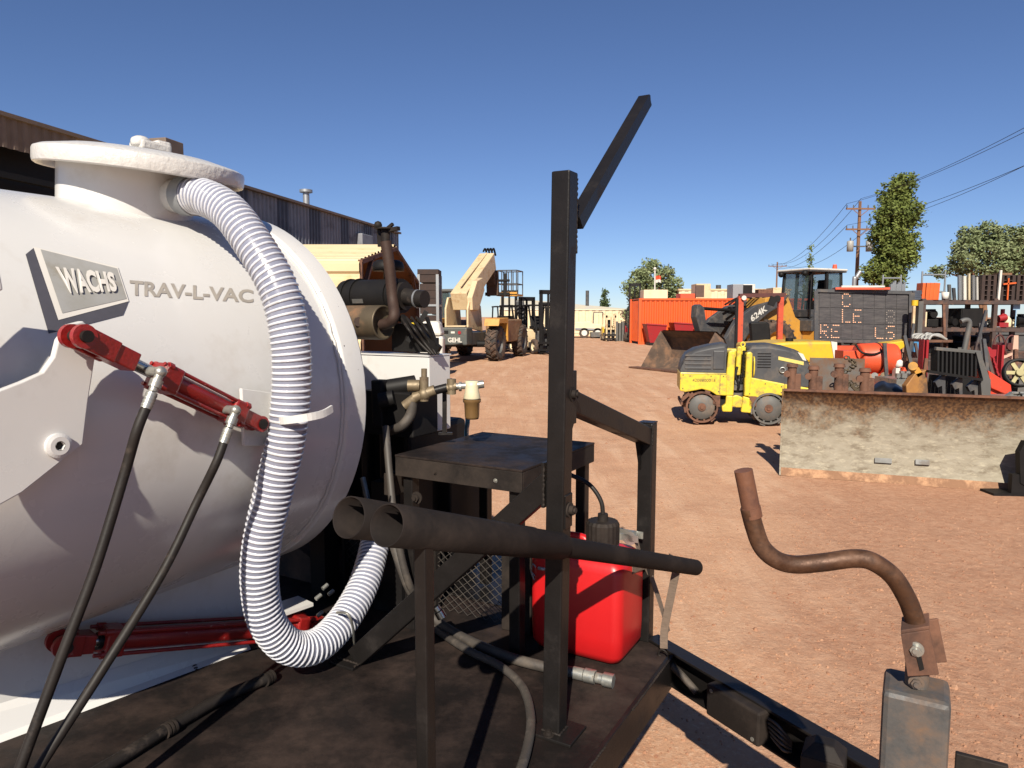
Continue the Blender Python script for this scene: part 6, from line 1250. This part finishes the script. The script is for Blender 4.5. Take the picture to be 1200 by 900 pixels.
q = wp(20.2, 4.2, .12); MB().box(q, (.9, .25, .6), (wd, wn_, Z)).build('wall_unit', M_WL, WH, bev=.03)
# far cream building with fence-like siding
FB = thing('cream_building', 'long low cream metal building with ribbed siding at the far side of the yard', 'building', V((3.5, 64, 0)))
xa, xb = P(585, 371, 60).x, P(757, 371, 60).x
mb = MB(); mb.corr((xa, 60, 0), (xb, 60, 0), Z * 2.15, .55, .05, V((0, -1, 0))); mb.build('wall_siding', M_CREAM, FB)
mb = MB(); mb.hexa([(xa, 59.9, 2.15), (xb, 59.9, 2.15), (xb + 2, 66, 1.9), (xa, 66, 3.2), (xa, 59.9, 2.3), (xb, 59.9, 2.2), (xb + 2, 66, 2.1), (xa, 66, 3.4)]); mb.build('roof', mat('roof_pale', '#c9c6be', '#d8cba8', 1, .6), FB)
mb = MB(); mb.b2(xa, xb, 60.1, 72, 0, 2.1); mb.build('body', M_CREAM, FB)
MB().cyl((P(688, 371, 63).x, 63, 2.4), (P(688, 371, 63).x, 63, 3.9), .15).build('flue', M_DGREY, FB)
FB2 = thing('beige_building', 'long beige flat roofed building with rooftop units behind the container', 'building', V((18, 58, 0)))
mb = MB(); mb.corr((P(795, 371, 56).x, 56, 0), (P(925, 371, 56).x, 56, 0), Z * P(1, 340.5, 56).z, .5, .05, V((0, -1, 0))); mb.build('wall_siding', M_CREAM, FB2)
mb = MB(); mb.b2(P(794, 371, 56).x, P(926, 371, 56).x, 55.9, 66, P(1, 340.5, 56).z, P(1, 338.5, 56).z); mb.build('parapet', M_BEIGE, FB2)
mb = MB(); mb.b2(P(796, 371, 56).x, P(925, 371, 56).x, 56.1, 65.9, 0, P(1, 340.5, 56).z - .01); mb.build('body', M_CREAM, FB2)
mb = MB(); mb.cyl((P(841, 371, 57).x, 57, P(1, 339, 56).z), (P(841, 371, 57).x, 57, P(1, 334, 57).z), .2, None, 10); mb.build('vent_stack', M_DGREY, FB2)
# container
CO = thing('shipping_container', 'bright orange corrugated shipping container with units on its roof', 'container', V((P(850, 371, 42).x, 43.3, 0)))
c0 = V((P(750, 371, 41.5).x, 41.5, 0)); c1 = c0 + V((12.1, .5, 0)); cd_ = (c1 - c0).normalized(); cn = V((cd_.y, -cd_.x, 0)); HC = 2.68
mb = MB(); mb.corr(c0 + Z * .15, c1 + Z * .15, Z * (HC - .27), .28, -.05, cn); mb.build('side_wall', M_ORANGE, CO)
mb = MB(); mb.corr(c0 - cn * 2.44 + Z * .15, c0 + Z * .15, Z * (HC - .27), .28, -.05, V((-1, 0, 0))); mb.build('end_wall', M_ORANGE, CO)
mb = MB(); mb.bar(c0 + Z * .08, c1 + Z * .08, .08, .16); mb.bar(c0 + Z * (HC - .06), c1 + Z * (HC - .06), .08, .12); mb.build('side_rail', M_ORANGE, CO)
for q in (c0, c1, c0 - cn * 2.44, c1 - cn * 2.44): MB().box(q + Z * HC / 2 - cn * .02, (.16, .16, HC), (cd_, cn, Z)).build('corner_post', M_ORANGE, CO)
mb = MB(); mb.hexa([c0 - cn * .05 + Z * (HC - .05), c1 - cn * .05 + Z * (HC - .05), c1 - cn * 2.4 + Z * (HC - .05), c0 - cn * 2.4 + Z * (HC - .05), c0 - cn * .05 + Z * HC, c1 - cn * .05 + Z * HC, c1 - cn * 2.4 + Z * HC, c0 - cn * 2.4 + Z * HC]); mb.build('roof_sheet', M_ORANGE, CO)
def onroof(name, label, cat, px0, px1, pyt, m, dy=.5, dep=1.2, extra=None):
    x0, x1 = P(px0, 371, 42 + dy).x, P(px1, 371, 42 + dy).x; z1_ = P(1, pyt, 42 + dy).z
    r_ = thing(name, label, cat, ((x0 + x1) / 2, 42 + dy + dep / 2, HC)); MB().b2(x0, x1, 42 + dy, 42 + dy + dep, HC, z1_).build('casing', m, r_, bev=.02)
    if extra: extra(r_, x0, x1, z1_, 42 + dy)
    return r_
def vent(r_, x0, x1, z1_, y): MB().b2(x0 - .02, x0 + (x1 - x0) * .55, y - .02, y + .1, HC + .1, z1_ - .08).build('grille', mat('grille_brown', '#5f4a3d', '#4c3b31'), r_)
onroof('cream_crate', 'cream flat crate on the end of the orange container roof', 'crate', 754, 782, 339.5, M_CREAM)
onroof('roof_air_unit', 'beige cooling unit with brown grille on the orange container', 'air unit', 815, 832, 332.5, M_BEIGE, extra=vent)
onroof('roof_air_unit', 'pale grey cooling unit further along the orange container roof', 'air unit', 858, 870, 333, M_GALV)
onroof('roof_air_unit', 'white cooling unit with black grille beside the pale grey one', 'air unit', 870, 884, 333, M_WHITEB, extra=lambda r_, x0, x1, z1_, y: MB().b2(x0, x0 + (x1 - x0) * .75, y - .02, y + .1, HC + .1, z1_ - .05).build('grille', M_BLACK, r_))
onroof('roof_duct', 'low brown duct box on the container roof near the loader cab', 'duct', 888, 905, 339, M_RUST); onroof('roof_box', 'tan wooden box on the container roof beside the loader cab', 'box', 905, 921, 337, M_BEIGE)
onroof('orange_tarp', 'small orange tarp bundle on the container roof before the beige unit', 'tarp', 797, 814, 344, M_ORGP, .2)
for k, (a, b, t, bt, m_, lb) in enumerate(((757, 781, 379.5, 403, M_DRED, 'red tipping hopper standing at the container corner'), (789, 813, 378, 402, M_DRED, 'red tipping hopper half hidden behind the loader bucket'), (819, 836, 379, 402, M_DGREY, 'grey tipping hopper with red base beside the red hoppers'))):
    r_ = thing('hopper', lb, 'hopper', V((P((a + b) / 2, 371, 40).x, 40.3, 0)))
    mb = MB(); x0, x1 = P(a, 371, 40).x, P(b, 371, 40).x; zt, zb = P(1, t, 40).z, .16
    mb.hexa([(x0 + .25, 40, zb), (x1 - .15, 40, zb), (x1 - .15, 41, zb), (x0 + .25, 41, zb), (x0, 39.8, zt), (x1, 39.8, zt - .08), (x1, 41.2, zt - .08), (x0, 41.2, zt)]); mb.build('bin', m_, r_)
    mb = MB(); mb.bar((x0, 39.78, zt), (x1, 39.78, zt - .08), .06, .06); mb.build('rim', m_, r_)
    mb = MB(); mb.b2(x0 + .2, x1 - .1, 40, 41, 0, .159); mb.build('base', M_DRED if k == 2 else M_BLACK, r_)
# utility truck far away
UT = thing('utility_truck', 'pale cream utility truck parked by the far cream building', 'truck', V((P(690, 371, 55).x, 55, 0)))
ux = lambda px: P(px, 371, 55).x
uz = lambda py: max(0, P(600, py, 55).z)
mb = MB(); mb.prism([(ux(a), 54.2, uz(b)) for a, b in ((672, 391), (672, 377), (690, 376.5), (693, 379), (703, 380), (704, 391))], (0, 1.8, 0)); mb.build('body', M_CREAM, UT, bev=.05)
mb = MB(); mb.prism([(ux(a), 54.1, uz(b)) for a, b in ((673, 384), (703, 385), (703, 387), (673, 386))], (0, .08, 0)); mb.build('trim', M_GALV, UT)
for px in (683.5, 699): wheel_ = MB().cyl((ux(px), 54.1, .38), (ux(px), 54.4, .38), .38, None, 18).build('wheel', M_TIRE, UT); MB().cyl((ux(px), 54.06, .38), (ux(px), 54.1, .38), .22, None, 14).build('hubcap', M_WHITEB, wheel_)
mb = MB(); mb.bar((ux(694), 54.3, uz(380)), (ux(694.5), 54.3, uz(366)), .07, .07, V((1, 0, 0))); mb.bar((ux(705), 54.3, uz(380)), (ux(705), 54.3, uz(366)), .07, .07, V((1, 0, 0))); mb.bar((ux(694.5), 54.3, uz(366)), (ux(705), 54.3, uz(366)), .07, .07); mb.build('roll_bar', M_DGREY, UT)
mb = MB(); mb.b2(ux(690), ux(703), 53.2, 54.0, .1, .45); mb.build('side_step', M_MGREY, UT)
it('pallet_pile', 'grey pile of steel racks between the yellow and red forklifts', 'racks', M_MGREY, lambda mb: [mb.b2(P(722 + 3.5 * k, 371, 47).x, P(724.5 + 3.5 * k, 371, 47).x, 47, 47.5, 0, 1.3 - .1 * (k % 2)) for k in range(4)])

# ------------------------------------------------------------------ poles, wires, flag
def pole(label, px, pyt, Y, bars):
    p = P(px, pyt, Y); r_ = thing('power_pole', label, 'power pole', (p.x, Y, 0))
    MB().cyl((p.x, Y, 0), p, .17, .11, 12).build('shaft', M_WOOD, r_)
    for py, hw_ in bars:
        z_ = P(1, py, Y).z; b = MB(); b.bar((p.x - hw_, Y - .15, z_), (p.x + hw_, Y - .15, z_), .1, .13); ba = b.build('crossarm', M_WOOD, r_)
        for t in (-.95, -.5, .5, .95): MB().cyl((p.x + hw_ * t, Y - .15, z_ + .07), (p.x + hw_ * t, Y - .15, z_ + .3), .05, .03, 8).build('insulator', M_DGREY, ba)
        MB().bar((p.x - hw_ * .6, Y - .2, z_), (p.x, Y - .2, z_ - .55), .03, .05).build('brace', M_WOOD, ba); MB().bar((p.x + hw_ * .6, Y - .2, z_), (p.x, Y - .2, z_ - .55), .03, .05).build('brace', M_WOOD, ba)
    return r_, p
p1r, p1 = pole('tall wooden power pole with two crossarms and grey transformers beside the poplar', 1008, 236, 57, ((245, 1.15), (269, 1.1)))
for s_ in (-1, 1):
    q = V((p1.x + s_ * .75, 56.75, P(1, 289, 57).z)); o_ = MB().lathe([(0, -.42), (.24, -.4), (.25, .36), (.2, .42), (0, .44)], q, Z, 18).build('transformer', M_PLATE, p1r); MB().cyl(q + Z * .42, q + Z * .66, .05).build('bushing', M_DGREY, o_)
    MB().bar((p1.x, 56.9, q.z), (q.x, q.y, q.z), .06, .1).build('bracket', M_DGREY, p1r)
p2r, p2 = pole('distant wooden power pole behind the loader cab', 911, 307, 118, ((312, 1.5),))
LBS = ('pole top pin', 'upper crossarm', 'lower crossarm beside the poplar', 'lower crossarm, outer end')
def wire(label, A, B, sag, r=.016):
    pts = [A.lerp(B, t / 24) - Z * sag * 4 * (t / 24) * (1 - t / 24) for t in range(25)]
    tag(MB().tube(pts, r, 5).build('power_line', M_BLACK), label, 'wire')
for k, (pt, hx, px_, py_) in enumerate(((236, 0, 1330, 78), (242, -1.1, 1330, 88), (266, 1.0, 1330, 128), (267, -1.0, 1330, 136))):
    A = V((p1.x + hx, 56.85, P(1, pt, 57).z + .2)); wire('overhead wire from the tall pole, ' + LBS[k] + ', passing over the yard', A, P(px_, py_, 24), .5, .013); 
    wire('distant wire from the ' + LBS[k] + ' to the far pole', A, V((p2.x + hx, 117.8, P(1, 310 + .8 * k, 118).z + .2)), 1.6, .02)
it('bent_pipe', 'bent grey pipe stub standing beside the power pole foot', 'pipe', M_GALV, lambda mb: mb.tube(smooth([(P(1001, 371, 40).x, 40, 0), P(1001, 332, 40), P(1003, 326, 40), P(1008, 318, 40)], 5), .12, 8))
FL = thing('flag_pole', 'slim white flag pole with a small orange and white flag behind the container', 'flag pole', V((P(767.5, 371, 50).x, 50, 0)))
MB().cyl((P(767.5, 371, 50).x, 50, 0), P(767.5, 315, 50), .06, .05, 8).build('shaft', M_WHITEB, FL); MB().ball(P(767.5, 315, 50), .12, 8).build('finial', M_WHITEB, FL)
for k, (m_, y0, y1) in enumerate(((M_ORGP, 323, 327.5), (M_WHITEB, 327.5, 331))):
    mb = MB(); mb.add([P(768 + 1.1 * i, (y0 if j else y1) + .5 * math.sin(i * 1.3), 50 + .08 * math.sin(i)) for j in (0, 1) for i in range(7)], [(i, i + 1, i + 8, i + 7) for i in range(6)]); mb.build('flag', m_, FL)

# ------------------------------------------------------------------ trees
def leafmat(name, a, b):
    m = mat(name, a, b, .9, .75, spec=.25); bs = m.node_tree.nodes['Principled BSDF']; return m
def tree(name, label, x, y, trunk_h, tr, blobs, leaf, n, m, limbs=5):
    r_ = thing(name, label, 'tree', (x, y, 0)); top = max(b[2] + b[5] * .5 for b in blobs)
    path = smooth([(x, y, -.1), (x + .1, y, trunk_h * .5), (x, y, trunk_h), (x + blobs[0][0] * .5, y, top * .8)], 4)
    tk = MB().tube(path, lambda t: tr * (1 - .8 * t), 8).build('trunk', M_WOOD, r_)
    for k in range(limbs):
        b = blobs[k % len(blobs)]; z0 = trunk_h * (.5 + .1 * k); MB().tube(smooth([(x, y, z0), (x + b[0] * .5, y + b[1] * .5, (z0 + b[2]) / 2 + .2), (x + b[0], y + b[1], b[2] + b[5] * .3)], 3), lambda t: tr * .4 * (1 - .8 * t), 6).build('limb', M_WOOD, tk)
    mb = MB(); tot = sum(b[3] * b[4] * b[5] for b in blobs); vs = []; fs = []
    for b in blobs:
        cnt = int(n * b[3] * b[4] * b[5] / tot); tw = max(8, cnt // 14)
        for c_ in range(tw):
            d = V((random.gauss(0, 1), random.gauss(0, 1), random.gauss(0, 1))).normalized(); rr = random.uniform(.45, 1.03) ** .6
            cc = V((x + b[0] + d.x * b[3] * rr, y + b[1] + d.y * b[4] * rr, b[2] + d.z * b[5] * rr)); cr = leaf * random.uniform(1.4, 2.6)
            for q in range(14):
                p = cc + V((random.gauss(0, cr * .55), random.gauss(0, cr * .55), random.gauss(0, cr * .5)))
                a1 = V((random.uniform(-1, 1), random.uniform(-1, 1), random.uniform(-.7, .7))).normalized(); a2 = a1.cross(V((random.uniform(-1, 1), random.uniform(-1, 1), random.uniform(-1, 1)))).normalized(); l_ = leaf * random.uniform(.6, 1.25)
                o = len(vs); vs += [p - a1 * l_, p + a2 * l_ * .5, p + a1 * l_, p - a2 * l_ * .5]; fs.append((o, o + 1, o + 2, o + 3))
    mb.add(vs, fs); mb.build('crown', m, r_)
L1 = leafmat('leaf_poplar', '#566430', '#76803f'); L2 = leafmat('leaf_elm', '#6c7a50', '#8c946c'); L3 = leafmat('leaf_pine', '#3f4f30', '#52603c')
def at(px, py, Y): return P(px, py, Y)
xp = at(1042, 371, 50).x; s5 = 50 / 832
bl_ = []
for py, w_, dx in ((219, 12, 8), (232, 19, 5), (246, 23, 4), (260, 24, 3), (274, 25, 1), (287, 27, -1), (300, 29, -4), (313, 28, -5), (326, 27, -5)):
    for k in range(3): bl_.append(((dx + random.uniform(-.5, .5) * w_ * .8) * s5, random.uniform(-.7, .7), P(1, py + random.uniform(-5, 5), 50).z, w_ * s5 * .74, 1.2, .9))
bl_.append((-17 * s5, 0, P(1, 262, 50).z, .6, .7, 1.0)); bl_.append((19 * s5, .2, P(1, 258, 50).z, .6, .6, .5))
tree('poplar_tree', 'tall dense green poplar tree beside the power pole', xp, 50, 2.5, .3, bl_, .12, 26000, L1)
xq = at(1152, 371, 60).x; s6 = 60 / 832; bl_ = []
for px, py, w_, h_ in ((1128, 290, 17, 16), (1140, 276, 15, 14), (1155, 272, 15, 14), (1172, 280, 17, 16), (1190, 277, 17, 14), (1150, 295, 22, 14), (1178, 300, 24, 15), (1118, 306, 15, 11), (1106, 318, 10, 8), (1135, 314, 20, 10), (1160, 315, 22, 11), (1200, 300, 22, 18), (1215, 285, 15, 14), (1188, 318, 22, 11)):
    bl_.append(((px - 1152) * s6, random.uniform(-1.2, 1.2), P(1, py, 60).z, w_ * s6 * .8, 1.3, h_ * s6 * .8))
tree('elm_tree', 'broad grey green tree rising behind the storage rack', xq, 60, 3, .35, bl_, .14, 21000, L2, 9)
xq = at(763, 371, 58).x; s6 = 58 / 832; bl_ = []
for px, py, w_, h_ in ((763, 313, 12, 10), (750, 325, 14, 11), (776, 322, 13, 11), (786, 335, 12, 11), (740, 338, 13, 12), (762, 337, 19, 13), (752, 352, 16, 12), (778, 352, 15, 11), (745, 368, 15, 12), (765, 370, 15, 12), (790, 348, 9, 8)):
    bl_.append(((px - 763) * s6, random.uniform(-1, 1), max(.8, P(1, py, 58).z), w_ * s6 * .8, 1.1, h_ * s6 * .8))
tree('ash_tree', 'bushy grey green tree behind the orange container', xq, 58, 2, .3, bl_, .13, 11000, L2, 8)
for lb, px, pt, Y, w_, m_ in (('small dark pointed tree above the far cream building', 708, 342, 85, 4.5, L3), ('small green treetop behind the loader cab roof', 947, 294, 90, 8, L1)):
    sX = Y / 832; x = at(px, 371, Y).x; zt = P(1, pt, Y).z; bl_ = [(random.uniform(-.15, .15) * w_ * sX * f, 0, zt * (1 - f), w_ * sX * (f * 1.35 + .12), w_ * sX * (f + .12), zt * .16) for f in (.08, .2, .34, .5, .66)]
    tree('pointed_tree', lb, x, Y, zt * .3, .2, bl_, .16, 2600, m_, 2)
